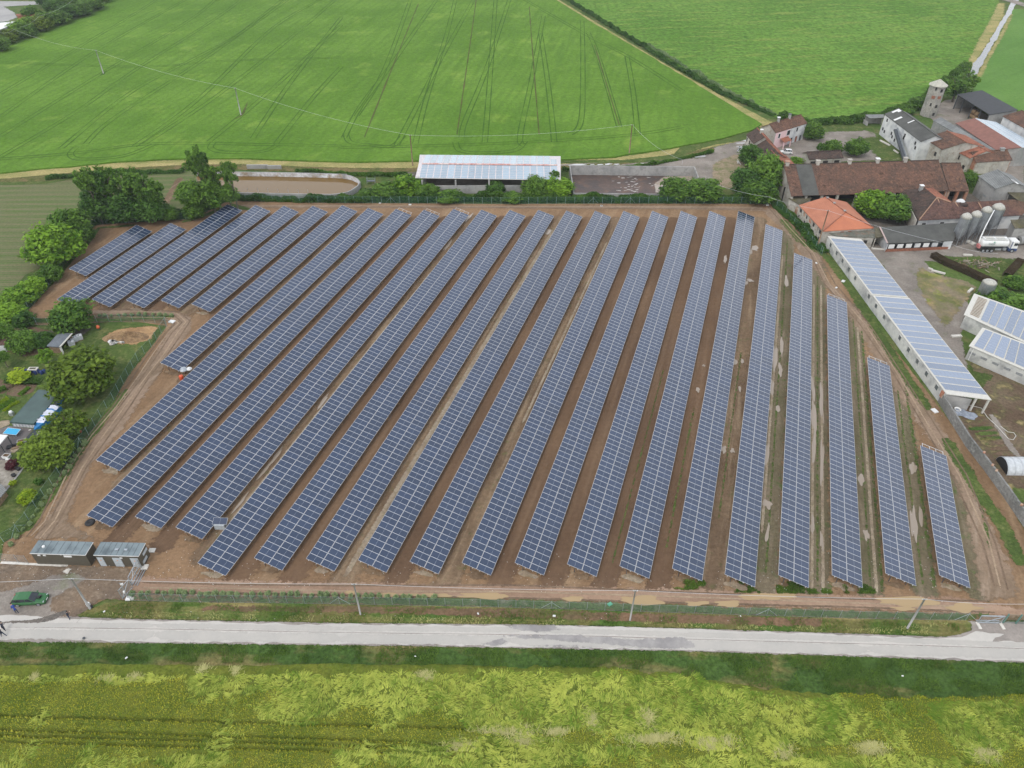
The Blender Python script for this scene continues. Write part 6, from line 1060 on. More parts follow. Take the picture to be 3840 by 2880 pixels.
# polytunnel
a, b = G(qI(1800, 720), 0) + Vector((.6, .6, 0)), G(qI(2600, 730), 0) + Vector((.6, .6, 0)); q = MB(); n = 12; d = (b - a).normalized(); nn = Vector((-d.y, d.x, 0)); foil = plain('grey_tunnel_film', (.48, .50, .51), .35, var=.12, scale=2)
for i in range(n): t0, t1 = math.pi * i / n, math.pi * (i + 1) / n; q.face([a + nn * math.cos(t0) * 1.9 + Vector((0, 0, math.sin(t0) * 1.9)), b + nn * math.cos(t0) * 1.9 + Vector((0, 0, math.sin(t0) * 1.9)), b + nn * math.cos(t1) * 1.9 + Vector((0, 0, math.sin(t1) * 1.9)), a + nn * math.cos(t1) * 1.9 + Vector((0, 0, math.sin(t1) * 1.9))], foil)
tt = thing('polytunnel', 'grey plastic polytunnel behind the garden wall at the right edge', 'polytunnel'); q.build('film', tt, True); q = MB(); q.poly([a + nn * math.cos(math.pi * i / n) * 1.85 + Vector((.0, 0, math.sin(math.pi * i / n) * 1.85)) for i in range(n + 1)], dark); q.build('end_opening', tt)
for k in range(7):
    c_ = a.lerp(b, k / 7 + .02); MB().tube([c_ + nn * math.cos(math.pi * i / n) * 1.93 + Vector((0, 0, math.sin(math.pi * i / n) * 1.93)) for i in range(n + 1)], .03, galv, 5).build('hoop', tt)
# ================================================================ CABINS, GATES
cab = plain('olive_brown_cladding', (.085, .075, .055), .6, var=.08); cabroof = ground('grey_metal_roof', (.20, .24, .25), (.14, .17, .18), (.09, .11, .12), s1=.5, s2=2, s3=.5, k3=.8, bump=.1, rough=.5, coarse=.08); doorg = plain('pale_grey_door', (.42, .46, .48), .5)
def cabin(label, fl, fr, bl, H, doors=(), vents=(), name='cabin'):
    A, B, C_ = G(fl, H), G(fr, H), G(bl, H); d = (B - A).normalized(); nn = Vector((-d.y, d.x, 0)); W_ = (C_ - A).dot(nn); L = (B - A).length
    t = thing(name, label, 'cabin', V3(A + d * L / 2 + nn * W_ / 2, 0), math.atan2(d.y, d.x))
    MB().box((0, 0, H / 2 - .05), (L - .12, W_ - .12, H - .1), cab).build('body', t); rf = MB().box((0, 0, H), (L, W_, .12), cabroof).build('roof', t)
    q = MB(); [q.bar((-L / 2 + L * k / 8, -W_ / 2 + .05, H + .07), (-L / 2 + L * k / 8, W_ / 2 - .05, H + .07), .04, .03, steel_d) for k in range(1, 8)]; q.build('roof_seam', rf)
    q = MB(); q.bar((-L / 2, -W_ / 2 - .02, H - .02), (L / 2, -W_ / 2 - .02, H - .02), .06, .10, white); q.bar((L / 2 + .02, -W_ / 2, H - .02), (L / 2 + .02, W_ / 2, H - .02), .06, .10, white); q.build('white_edge', rf)
    for u, wd, lab in doors: o_ = MB().box((-L / 2 + L * u, -W_ / 2 + .03, 1.08), (wd, .06, 2.05), doorg).build('door', t); MB().box((.0, 0, 0), (.18, .04, .14), plain('warning_yellow', (.6, .25, .12), .5)).build('warning_sign', o_).location = (-L / 2 + L * u, -W_ / 2 - .01, 1.5)
    for u, wd, z, h in vents: MB().box((-L / 2 + L * u, -W_ / 2 + .03, z), (wd, .07, h), white).build('sign_plate', t)
    return t, L, W_, H
t, L, W_, H = cabin('longer olive grey metal cabin, left of the two by the gate', y7(412, 350), y7(1178, 375), y7(520, 172), 2.7, (), [(.14, .42, 2.25, .26), (.24, .42, 2.25, .26), (.66, 1.2, 2.2, .34), (.55, .2, 2.55, .15)])
MB().lathe([(.22, H), (.22, H + .25), (.1, H + .35), (.02, H + .36)], white, 12, (-L / 2 + 1.5, 0)).build('roof_vent', t)
t, L, W_, H = cabin('shorter olive grey metal cabin with three pale doors, right of the two', y7(1292, 375), y7(1915, 390), y7(1395, 195), 2.7, [(.10, .9, ''), (.47, 1.3, ''), (.86, 1.2, '')], [(.58, .4, 2.1, .25)])
for x in (-.3, 1.1): MB().box((x, -.2, H + .14), (.5, .3, .16), galv).build('roof_box', t)
for y, z in ((-.1, 1.75), (.0, .7)): MB().box((L / 2 - .03, y + (.5 if z > 1 else -.3), z), (.07, 1.3, .5), doorg).build('vent_panel', t)
slabm = plain('pale_slab', (.58, .55, .49), .8)
tag(MB().box((0, 0, .06), (1.0, .8, .1), slabm).build('paving_slab'), 'square pale slab on the ground right of the cabins', 'slab').location = G(y7(2103, 312)); tag(strip('concrete_kerb', [y7(10, 480), y7(500, 505), y7(940, 522)], .45, .075, slabm, .06, 1), 'strip of pale concrete in front of the longer cabin', 'kerb'); bpy.data.objects['concrete_kerb']
sheet('sand_spill', [y7(860, 610), y7(900, 565), y7(990, 570), y7(960, 600), y7(930, 640)], .075, slabm, .5, .25)
# sliding gate on the left (standing open) and its leaning frames
ga, gb = G(y7(1835, 800)), G(y7(1960, 560)); t = thing('sliding_gate', 'galvanised sliding gate standing open beside the shorter cabin', 'gate', ga); d = gb - ga; up = Vector((0, 0, 1)); lat = Vector((d.y, -d.x, 0)).normalized()
for z in (.2, 1.0, 2.1): MB().bar(up * z, d + up * z, .1, .1, galv).build('rail', t)
for f in (0, .5, 1): MB().bar(d * f + up * .1, d * f + up * 2.1, .1, .1, galv).build('upright', t)
MB().bar(up * .3, d * .5 + up * 2.0, .07, .07, galv).build('brace', t); MB().bar(d * .5 + up * 2.0, d + up * .3, .07, .07, galv).build('brace', t); MB().face([up * .2, d + up * .2, d + up * 2.1, up * 2.1], gmesh).build('wire_mesh', t)
for k in (1, 2): q = MB(); q.bar(lat * (.35 * k) + up * .12, d + lat * (.35 * k) + up * .12, .1, .12, galv); q.build('ground_rail', t)
for p, lab, sz in [(y7(2008, 548), 'slotted pale concrete block at the cabin end of the gate rail', (.9, .9, .25)), (y7(1810, 985), 'pale concrete footing at the road end of the gate', (.9, .4, .2))]: tag(MB().box((0, 0, sz[2] / 2), sz, slabm).build('concrete_block'), lab, 'block').location = G(p)
t = thing('gate_frame', 'braced galvanised fence frame between open gate and camera mast', 'fence', G(y7(1700, 985))); a = Vector((0, 0, 0)); b = G(y7(1840, 830)) - t.location
for P_ in ((a, a + up * 2.2), (b, b + up * 2.2), (a + up * 2.1, b + up * 2.1), (a + up * .2, b + up * .2), (a + up * .2, b + up * 2.1)): MB().bar(P_[0], P_[1], .07, .07, galv).build('bar', t)
MB().face([a, b, b + up * 2.1, a + up * 2.1], gmesh).build('wire_mesh', t)
# gate on the right
a, b = G(w4(520, 575)), G(w4(890, 585)); t = thing('sliding_gate', 'galvanised framed gate with diagonal brace at the lower right corner', 'gate', a); d = b - a
for z in (.15, 1.75): MB().bar(up * z, d + up * z, .14, .1, galv).build('rail', t)
for P_ in ((Vector(), up * 1.8), (d, d + up * 1.8), (up * .2 + d * .3, d + up * 1.7)): MB().bar(P_[0], P_[1], .08, .08, galv).build('upright', t)
MB().bar(Vector((0, .35, .12)), d + Vector((0, .35, .12)), .1, .1, galv).build('ground_rail', t); MB().face([up * .1, d + up * .1, d + up * 1.8, up * 1.8], gmesh).build('wire_mesh', t)
for p in (w4(545, 625), w4(915, 630)): c_ = G(p) - a; MB().box((c_.x, c_.y, .1), (.4, 1.1, .2), slabm).build('footing', t)
fence('dark green steel fence right of the lower right gate', [w4(930, 578), w4(1150, 590), w4(1400, 600)], 1.75, 2.2, post=fgreen, r=.11)
# string cabinet and reel
cb = thing('equipment_cabinet', 'small pale grey cabinet under a single panel between two long arrays', 'cabinet', G(z6(1435, 100)), R_(-2)); MB().box((0, 0, .55), (1.7, 1.0, 1.0), doorg).build('body', cb); o_ = bpy.data.objects.new('solar_module', mod_me); COL.objects.link(o_); o_.parent = cb; o_.location = (-1.1, -.35, 1.15); o_.rotation_euler = (R_(20), 0, 0); [MB().box((x, .3, .6), (.06, .06, 1.2), galv).build('leg', cb) for x in (-.9, 1.0)]
rl = thing('cable_reel', 'wooden cable reel with silver wrapped load behind the orange drum', 'cable reel', G(z4(1200, 765))); MB().lathe([(.75, 0), (.75, .12), (.35, .14), (.35, .8), (.75, .82), (.75, .94)], wood, 18).build('reel', rl); MB().lathe([(.7, .95), (.8, 1.15), (.5, 1.5), (.05, 1.6)], galv, 9).build('silver_wrap', rl); MB().lathe([(.5, .95), (.6, 1.1), (.3, 1.4), (.05, 1.5)], white, 7, (1.0, .3)).build('white_wrap', rl)
dr = thing('drum', 'orange red plastic drum between two panel arrays', 'drum', G(z4(1180, 800))); MB().lathe([(.38, 0), (.42, .1), (.42, .9), (.36, 1.0), (.05, 1.02)], plain('orange_plastic', (.65, .09, .03), .4), 16).build('body', dr, True)
tag(MB().lathe([(.75, .02), (.8, .15), (.45, .28), (.3, .12), (.02, .1)], black, 16).build('hose_coil', None, True), 'black hose coil on the mud beside the leftmost near row end', 'hose coil').location = G(y6(1495, 800))
for k, (p, s) in enumerate([(z2(445, 1328), .55), (z2(1685, 1335), .5), (w2(670, 812), .5), (z2(250, 1318), .4), (z5(1040, 165), .7), (z5(1632, 1005), .9), (z4(1115, 427), 1.0), (z5(995, 207), .4), (z5(865, 48), .4), (z4(345, 350), .35), (z7(1740, 600), .5), (z8(1000, 280), .2)]):
    b_ = MB(); b_.box((0, 0, .1), (s * 1.3, s, .16), white if k != 10 else plain('green_lid', (.1, .4, .25), .5)); ob = b_.build('slab'); ob.location = G(p); ob.rotation_euler.z = k; tag(ob, ['pale slab by the back fence below the barn', 'pale slab by the back fence below the slurry pit, left', 'pale slab by the back fence below the slurry pit, right', 'pale scrap by the back fence below the lagoon', 'white slab on the grass beside the long solar shed', 'white slab on the grass near the lower end of the solar shed', 'pale rubble slab at the corner of the cross fence', 'small white block on the right track', 'small white block on the track near the sixth array from the right', 'small white scrap near the second array on the left', 'green lidded manhole in the front fence strip', 'tiny pale block at a row end on the right'][k], 'slab')
# pebbles and litter strewn over the mud
q = MB(); peb = plain('pale_stone', (.55, .52, .47), .8)
def pebbles(n, fn, name, lab):
    V, F = [], []
    for k in range(n):
        x, y = fn(); p = G((x, y)); s = rnd.uniform(.03, .10); a = rnd.uniform(0, 6); v = [(p.x + s * math.cos(a + j * 2.1), p.y + s * math.sin(a + j * 2.1), .10) for j in range(3)] + [(p.x, p.y, .10 + s)]; b0 = len(V); V += v; F += [[b0, b0 + 1, b0 + 3], [b0 + 1, b0 + 2, b0 + 3], [b0 + 2, b0, b0 + 3]]
    tag(link(name, mesh_np(name, V, F, [peb])), lab, 'stones', kind='stuff')
pebbles(420, lambda: (rnd.uniform(120, 3600), rnd.gauss(2150, 45)), 'stones', 'pale pebbles strewn over the mud at the near row ends'); pebbles(150, lambda: (rnd.uniform(0, 1000), rnd.uniform(1960, 2260)), 'stones', 'pale pebbles and litter around the cabins'); pebbles(130, lambda: (rnd.uniform(2900, 3560), rnd.uniform(1500, 2240)), 'stones', 'pale pebbles over the right hand mud strips'); pebbles(60, lambda: (rnd.uniform(0, 3840), rnd.gauss(2310, 12)), 'stones', 'litter along the roadside verge')
for k, (p, s) in enumerate([(z8(1420, 1065), .25), (z6(820, 950), .3), (z7(885, 665), .3), (z7(1380, 680), .4), (z6(680, 650), .3), (z8(375, 678), .2), (z7(480, 938), .2)]): ob = MB().box((0, 0, .2), (s, s * .6, s * .4), white).build('litter'); ob.location = G(p, .15); ob.rotation_euler = (.2, .1, k); tag(ob, 'white scrap of litter in the roadside grass', 'litter', 'litter beside the road')

# ================================================================ VEHICLES
def wheel(parent, x, y, r, wd=.22, name='wheel'):
    w_ = MB().tube([(x, y - wd / 2, r), (x, y + wd / 2, r)], r, black, 18).build(name, parent, False); s = 1 if y > 0 else -1; MB().tube([(x, y + s * (wd / 2 - .02), r), (x, y + s * (wd / 2 + .015), r)], r * .62, galv, 14).build('rim', w_); return w_
def car(label, loc, rz, paint, L=4.5, W=1.8, Hc=1.45, back=0):
    t = thing('parked_car', label, 'car', loc, rz); gl = darkglass
    xs = [-.5, -.485, -.44, -.30, -.12, .06, .20, .30, .42, .48, .5]; top = [.62, .86, .95, .97, .97, .96, .94, .86, .76, .66, .45]; wd = [.80, .88, .95, .99, 1, 1, .99, .97, .92, .84, .74]
    q = MB(); R0_ = []
    for x, h, w_ in zip(xs, top, wd):
        y = W / 2 * w_; hh = h * .98; R0_.append([(x * L, -y * .93, .22), (x * L, -y, .45), (x * L, -y * .99, hh * .80), (x * L, -y * .88, hh), (x * L, y * .88, hh), (x * L, y * .99, hh * .80), (x * L, y, .45), (x * L, y * .93, .22)])
    for A_, B_ in zip(R0_[:-1], R0_[1:]):
        for k in range(7): q.face([A_[k], A_[k + 1], B_[k + 1], B_[k]], paint)
        q.face([A_[7], A_[0], B_[0], B_[7]], black)
    q.face(R0_[0][::-1], paint); q.face(R0_[-1], paint); q.build('body', t, True)
    def cabin_ring(x, z, w_): return [(x * L, -W / 2 * w_, z), (x * L, W / 2 * w_, z)]
    base = [cabin_ring(x, z, w_) for x, z, w_ in ((-.47, .94, .86), (-.33, .97, .9), (-.05, .97, .91), (.235, .93, .88))]; roof = [cabin_ring(x, z, w_) for x, z, w_ in ((-.40, Hc - .08, .70), (-.28, Hc, .74), (-.03, Hc, .75), (.07, Hc - .05, .70))]
    q = MB(); q.face([roof[0][0], roof[1][0], roof[1][1], roof[0][1]][::-1], paint); q.face([roof[1][0], roof[2][0], roof[2][1], roof[1][1]][::-1], paint); q.face([roof[2][0], roof[3][0], roof[3][1], roof[2][1]][::-1], paint)
    for i in range(3):
        for s in (0, 1): P_ = [base[i][s], roof[i][s], roof[i][s], base[i][s]]
    q.build('roof', t)
    q = MB(); q.face([base[3][0], base[3][1], roof[3][1], roof[3][0]], gl); ws = q.build('windscreen', t); q = MB(); q.face([base[0][1], base[0][0], roof[0][0], roof[0][1]], gl); q.build('rear_window', t)
    for s in (0, 1):
        q = MB(); q.face([base[0][s], base[1][s], base[2][s], base[3][s], roof[3][s], roof[2][s], roof[1][s], roof[0][s]], gl); q.build('side_window', t); q = MB()
        for i in range(4): q.bar(base[i][s], roof[i][s], .06, .05, paint)
        q.build('pillar', t)
    for x in (-.31, .31):
        for s in (-1, 1): wheel(t, x * L, s * (W / 2 - .12), .33)
    for s in (-1, 1): MB().box((.465 * L, s * W * .34, .66), (.10, .26, .10), doorg).build('headlight', t); MB().box((-.49 * L, s * W * .36, .78), (.08, .28, .16), plain('tail_red', (.4, .02, .02), .3)).build('tail_light', t); MB().box((.17 * L, s * (W / 2 + .1), .98), (.14, .18, .12), paint).build('mirror', t)
    MB().box((.502 * L, 0, .48), (.03, .5, .12), white).build('number_plate', t); return t
greenp = plain('dark_green_paint', (.035, .13, .045), .25, var=.04); a_ = G(y7(190, 1050)); b_ = G(y7(640, 1010))
ct_ = G(y7(400, 1075)) + Vector((0, .75, 0)); car_ = car('dark green estate car parked by the roadside at the left', ct_, R_(3), greenp, 4.75, 1.85, 1.45)
cb_ = thing('camera_bag', 'black camera gear lying on the bonnet of the green car', 'camera bag', G(y7(548, 955), .92) + Vector((-.1, -.1, .0))); MB().box((0, 0, .1), (.5, .3, .2), black).build('bag', cb_); MB().box((.12, .25, .08), (.4, .2, .14), black, .5).build('strap_pouch', cb_)
car('small white car in the farm courtyard', G(qA(1100, 1010)) + Vector((0, .5, 0)), R_(170), white, 3.8, 1.65, 1.45)
# tank truck
tr0, tr1 = G(w3(985, 640)), G(w3(1940, 640)); d = (tr1 - tr0); L = d.length + 1.0; t = thing('tank_truck', 'white bulk feed tank truck unloading beside the silos', 'truck', tr0.lerp(tr1, .5) + Vector((0, 1.1, 0)), math.atan2(d.y, d.x) - R_(1)); x0_ = -L / 2
logo_g = plain('logo_green', (.02, .25, .12), .5); logo_d = plain('logo_dark_green', (.03, .10, .09), .5); blue = plain('dark_blue_paint', (.04, .07, .16), .4)
def ell(x, sy=1.2, sz=.98, zc=2.25, n=20): return [(x, sy * math.cos(2 * math.pi * k / n) * (1 - .04 * math.cos(8 * math.pi * k / n)), zc + sz * math.sin(2 * math.pi * k / n)) for k in range(n)]
q = MB(); Ls = [ell(x0_ + .35, .7, .6), ell(x0_ + .5, 1.1, .92), ell(x0_ + .8), ell(x0_ + L * .70), ell(x0_ + L * .72, 1.1, .92)]
for A_, B_ in zip(Ls[:-1], Ls[1:]):
    for k in range(20): q.face([A_[k], A_[(k + 1) % 20], B_[(k + 1) % 20], B_[k]], white)
q.face(Ls[0][::-1], white); q.face(Ls[-1], white); tk = q.build('tank', t, True)
MB().box((x0_ + L * .38, 0, 3.38), (L * .62, 1.5, .24), white).build('walkway_box', tk); [MB().box((x0_ + L * u, -.1, 3.52), (L * .22, 1.2, .1), creamroof).build('hatch_cover', tk) for u in (.22, .50)]; [MB().bar((x0_ + L * .1, s * .8, 3.75), (x0_ + L * .67, s * .8, 3.75), .04, .04, galv).build('handrail', tk) for s in (-1, 1)]
MB().box((x0_ + L * .48, 0, .95), (L * .92, .9, .3), steel_d).build('chassis', t); [MB().box((x0_ + L * u, s * 1.0, 1.35), (1.1, .4, .08), black).build('mudguard', t) for u in (.14, .245, .35) for s in (-1, 1)]
for u in (.12, .23, .34, .86):
    for s in (-1, 1): wheel(t, x0_ + L * u, s * 1.05, .50, .34)
MB().box((x0_ + L * .50, -1.05, .85), (1.5, .1, .45), galv).build('side_guard', t); MB().box((x0_ + L * .66, -1.0, .95), (.7, .5, .55), galv).build('fuel_tank', t)
q = MB(); cx = x0_ + L * .87; q.box((cx, 0, 2.05), (1.9, 2.4, 2.0), white, taper=.06); cbn = q.build('cab', t); MB().box((cx, 0, .82), (2.0, 2.42, .75), blue).build('cab_skirt', t); MB().box((cx + .93, 0, 2.3), (.12, 2.1, .85), darkglass).build('windscreen', cbn); [MB().box((cx + .25, s * 1.17, 2.3), (.8, .08, .7), darkglass).build('side_window', cbn) for s in (-1, 1)]; MB().box((cx - .78, -1.2, 2.1), (.16, .1, 1.9), blue).build('cab_trim', cbn); MB().box((cx - .1, 0, 3.12), (1.2, 2.0, .18), white, taper=.2).build('roof_fairing', cbn)
[MB().box((cx + 1.0, s * .9, .85), (.08, .35, .2), white).build('headlight', t) for s in (-1, 1)]; [MB().box((cx + .7, s * 1.38, 2.35), (.12, .2, .5), black).build('mirror', cbn) for s in (-1, 1)]
q = MB(); q.tube([(x0_ + .15, .2, 2.2), (x0_ + .1, .3, 3.5), (x0_ + 1.4, 2.2, 5.6), (x0_ + 3.4, 4.6, 8.8), (x0_ + 3.6, 4.9, 8.4)], [.16, .16, .14, .12, .12], white, 8); q.build('unloading_boom', t, True); MB().box((x0_ + .1, -.3, 1.4), (.5, 1.2, .8), plain('faded_red', (.5, .18, .17), .6)).build('rear_panel', t)
cu = bpy.data.curves.new('tank_lettering', 'FONT'); cu.body = 'Cargill'; cu.size = .62; cu.extrude = .01; to = bpy.data.objects.new('tmp', cu); COL.objects.link(to); bpy.context.view_layer.update(); me = bpy.data.meshes.new_from_object(to.evaluated_get(bpy.context.evaluated_depsgraph_get())); bpy.data.objects.remove(to); me.materials.clear(); me.materials.append(logo_d)
for f_, rz_, loc_ in ((0, 0, (x0_ + L * .19, -1.215, 2.25)), ): lo = link('lettering', me, tk); lo.location = loc_; lo.rotation_euler = (R_(82), 0, 0)
q = MB(); q.poly([(x0_ + L * .19 + .75 + .45 * a1, -1.16 + .0 * a1, 2.25) for a1 in (0,)] * 1 + [(x0_ + L * .19 + 1.2, -1.16, 2.25), (x0_ + L * .19 + 1.3, -1.16, 2.3)], logo_g) if False else q.face([(x0_ + L * .19 + 1.0, -1.17, 2.82), (x0_ + L * .19 + 1.45, -1.17, 2.80), (x0_ + L * .19 + 1.55, -1.12, 2.98), (x0_ + L * .19 + 1.2, -1.12, 3.0)], logo_g); q.build('leaf_logo', tk)

# ================================================================ PEOPLE
skin = plain('skin', (.45, .27, .19), .6); hair_d = plain('dark_hair', (.02, .015, .012), .7); navy = plain('navy_cloth', (.018, .022, .035), .85); royal = plain('blue_jacket', (.015, .045, .22), .8); jeans = plain('dark_jeans', (.02, .035, .075), .85); shoe = plain('shoe', (.02, .02, .02), .6); whites = plain('white_shoe', (.6, .6, .6), .6)
def person(label, loc, rz, jacket, trousers, shoes=None, lean=.1, stride=.25, arms='phone', hair=None, twist=0):
    t = thing('person', label, 'person', loc, rz); me = bpy.data.meshes.new('b'); J = {}; V = []; E = []; R = []
    def j(n, p, r, par=None):
        J[n] = len(V); V.append(Vector(p)); R.append(r)
        if par: E.append((J[par], J[n]))
    ln = lambda z: lean * max(0, z - .95) * 1.2
    j('pel', (0, 0, .95), .135); j('wst', (ln(1.1), 0, 1.12), .125, 'pel'); j('ch', (ln(1.35), 0, 1.35), .15, 'wst'); j('nk', (ln(1.5) + .02, 0, 1.50), .06, 'ch'); j('hd0', (ln(1.58) + .04, 0, 1.59), .085, 'nk'); j('hd', (ln(1.7) + .05, 0, 1.69), .095, 'hd0'); j('hd2', (ln(1.76) + .05, 0, 1.76), .06, 'hd')
    for s, st in ((1, stride), (-1, -stride)):
        k = str(s); j('hip' + k, (0, .10 * s, .90), .105, 'pel'); j('kn' + k, (st * .5 + .03, .11 * s, .50), .065, 'hip' + k); j('an' + k, (st * .95 - .03, .11 * s, .09), .042, 'kn' + k); j('to' + k, (st * .95 + .16, .12 * s, .04), .038, 'an' + k)
        j('sh' + k, (ln(1.44), .19 * s, 1.43), .062, 'ch')
        if arms == 'phone': el, wr, hd_ = (ln(1.15) + .10, .25 * s, 1.17), (ln(1.3) + .32, .10 * s, 1.28), (ln(1.3) + .39, .07 * s, 1.31)
        elif arms == 'bend': el, wr, hd_ = (ln(1.1) + .22, .22 * s, 1.12), (ln(1.1) + .42, .16 * s, 1.0), (ln(1.1) + .49, .15 * s, .97)
        else: el, wr, hd_ = (st * -.4, .25 * s, 1.14), (st * -.9 + .05, .26 * s, .92), (st * -1.0 + .07, .26 * s, .84)
        j('el' + k, el, .045, 'sh' + k); j('wr' + k, wr, .030, 'el' + k); j('ha' + k, hd_, .030, 'wr' + k); dh = (Vector(hd_) - Vector(wr)).normalized(); sd_ = dh.cross(Vector((0, 1, 0)) if arms != 'phone' else Vector((0, 0, 1))).normalized()
        for fi in range(4): p = Vector(hd_) + dh * (.055 - .004 * abs(fi - 1)) + sd_ * (fi - 1.5) * .019; j('f%d' % fi + k, p, .008, 'ha' + k); j('g%d' % fi + k, p + dh * .03 - Vector((0, s * .012, 0)), .007, 'f%d' % fi + k)
        j('th' + k, Vector(hd_) + sd_ * .045 + dh * .01, .009, 'wr' + k)
    me.from_pydata([tuple(v) for v in V], E, []); ob = bpy.data.objects.new('b', me); COL.objects.link(ob); md = ob.modifiers.new('s', 'SKIN'); md.use_smooth_shade = True; sv = me.skin_vertices[0].data
    for i, r in enumerate(R): sv[i].radius = (r * (1.15 if i in (J['ch'],) else 1), r)
    sv[0].use_root = True; m2 = ob.modifiers.new('u', 'SUBSURF'); m2.levels = 1; m2.render_levels = 1
    bpy.context.view_layer.update(); me2 = bpy.data.meshes.new_from_object(ob.evaluated_get(bpy.context.evaluated_depsgraph_get())); bpy.data.objects.remove(ob); me2.materials.clear()
    for m in (jacket, trousers, skin, shoes or shoe): me2.materials.append(m)
    wr_ = [V[J['wr1']], V[J['wr-1']]]
    for p in me2.polygons:
        c = p.center; i = 0 if c.z > .93 else 1
        if c.z > 1.53: i = 2
        if c.z < .10: i = 3
        for w_, h_ in ((V[J['wr1']], V[J['ha1']]), (V[J['wr-1']], V[J['ha-1']])):
            if (c - w_).length < .17 and (c - w_).dot(h_ - w_) > 0: i = 2
        p.material_index = i
    link('body', me2, t); hx = ln(1.7) + .03; q = MB(); q.lathe([(.098, 1.66), (.112, 1.72), (.10, 1.78), (.06, 1.82), (.01, 1.835)], hair or hair_d, 12, (hx, 0)); q.build('hair', t, True)
    q = MB(); q.box((ln(1.7) + .145, 0, 1.665), (.03, .024, .035), skin); [q.box((ln(1.7) + .128, s * .035, 1.70), (.012, .018, .01), hair_d) for s in (-1, 1)]; q.box((ln(1.7) + .12, 0, 1.625), (.015, .045, .008), rust); [q.box((ln(1.7) + .04, s * .092, 1.68), (.035, .015, .055), skin) for s in (-1, 1)]; q.build('face_features', t)
    return t
person('person in a bright blue jacket bending beside the green car', G(y7(245, 1180)), R_(140), royal, jeans, lean=.75, arms='bend', stride=.1); pp = person('person in dark clothes looking at a phone at the road edge', G(y7(968, 1262)), R_(60), navy, jeans, lean=.15, arms='phone', stride=.08)
person('dark clothed person, upper of the two at the left edge of the road', G(y7(72, 1420)), R_(100), navy, navy, lean=.3, arms='bend', stride=.1); person('dark clothed person striding in white shoes, lower of the two at the left edge', G(y7(60, 1500)), R_(170), navy, jeans, whites, lean=.35, stride=.35, arms='swing')
bx = thing('electric_box', 'white electric box at the foot of the concrete pole by the car', 'electric box', G(y7(1230, 1075))); MB().box((0, 0, .35), (.42, .35, .7), white).build('body', bx); MB().box((0, -.19, .4), (.3, .03, .4), doorg).build('door', bx)
tag(MB().lathe([(.02, .0), (.32, .05), (.32, .14), (.02, .2)], black, 14).build('tyre'), 'small black tyre lying at the foot of the concrete pole by the car', 'tyre').location = G(y7(1255, 1100)); tag(MB().lathe([(.02, 0), (.16, .03), (.20, .2), (.02, .4)], steel_d, 8).build('bag'), 'dark bundle lying on the near edge of the road', 'bundle').location = G(y7(1165, 1530), .1)

# ================================================================ GARDENS ON THE LEFT
sheet('lawn', [z4(-400, 470), z4(120, 450), z4(620, 450), z4(1060, 450), z4(980, 590), z4(830, 780), y5(1860, 365), y5(1545, 800), y5(1065, 1445), y6(735, 385), y6(285, 1000), y6(60, 1130), y6(0, 1480), y6(-600, 1500)], .018, g_grass, 2, .2)
sheet('dirt_heap_ground', [z4(690, 510), z4(770, 475), z4(980, 455), z4(1030, 465), z4(970, 540), z4(880, 575), z4(770, 570), z4(710, 550)], .04, ground('dry_spoil', (.42, .27, .14), (.33, .20, .10), (.20, .12, .07), s1=.3, s2=2, s3=.4, k3=.8, bump=.7, coarse=.35), 1.5, .6)
hm = MB(); c_ = G(z4(815, 530)); hp = ground('straw_spoil', (.36, .24, .13), (.22, .14, .08), (.12, .08, .05), s1=.5, s2=3, s3=.6, k3=.8, bump=1, coarse=.5); nn_ = 22
pts = [[Vector((c_.x + 5.0 * r * math.cos(a), c_.y + 2.2 * r * math.sin(a), max(.03, 1.1 * (1 - r ** 1.5) * (1 + 1.2 * noise.noise(Vector((math.cos(a) * r * 4, math.sin(a) * r * 4, 2)))) + .04))) for a in [2 * math.pi * k / nn_ for k in range(nn_)]] for r in (1, .85, .7, .55, .4, .25, .1)]
for A_, B_ in zip(pts[:-1], pts[1:]):
    for k in range(nn_): hm.face([A_[k], A_[(k + 1) % nn_], B_[(k + 1) % nn_], B_[k]], hp)
hm.poly(pts[-1], hp); tag(hm.build('spoil_heap', None, True), 'heap of dry earth and straw inside the garden corner', 'heap')
rb = MB(); c_ = G(z4(750, 560)); [rb.box((c_.x + rnd.gauss(0, .9), c_.y + rnd.gauss(0, .5), .25), (rnd.uniform(.2, .7), rnd.uniform(.2, .5), .3), [white, peb, concrete][k % 3], rnd.uniform(0, 3)) for k in range(34)]; tag(rb.build('rubble_pile'), 'pale rubble heaped at the edge of the dry earth mound', 'rubble', kind='stuff')
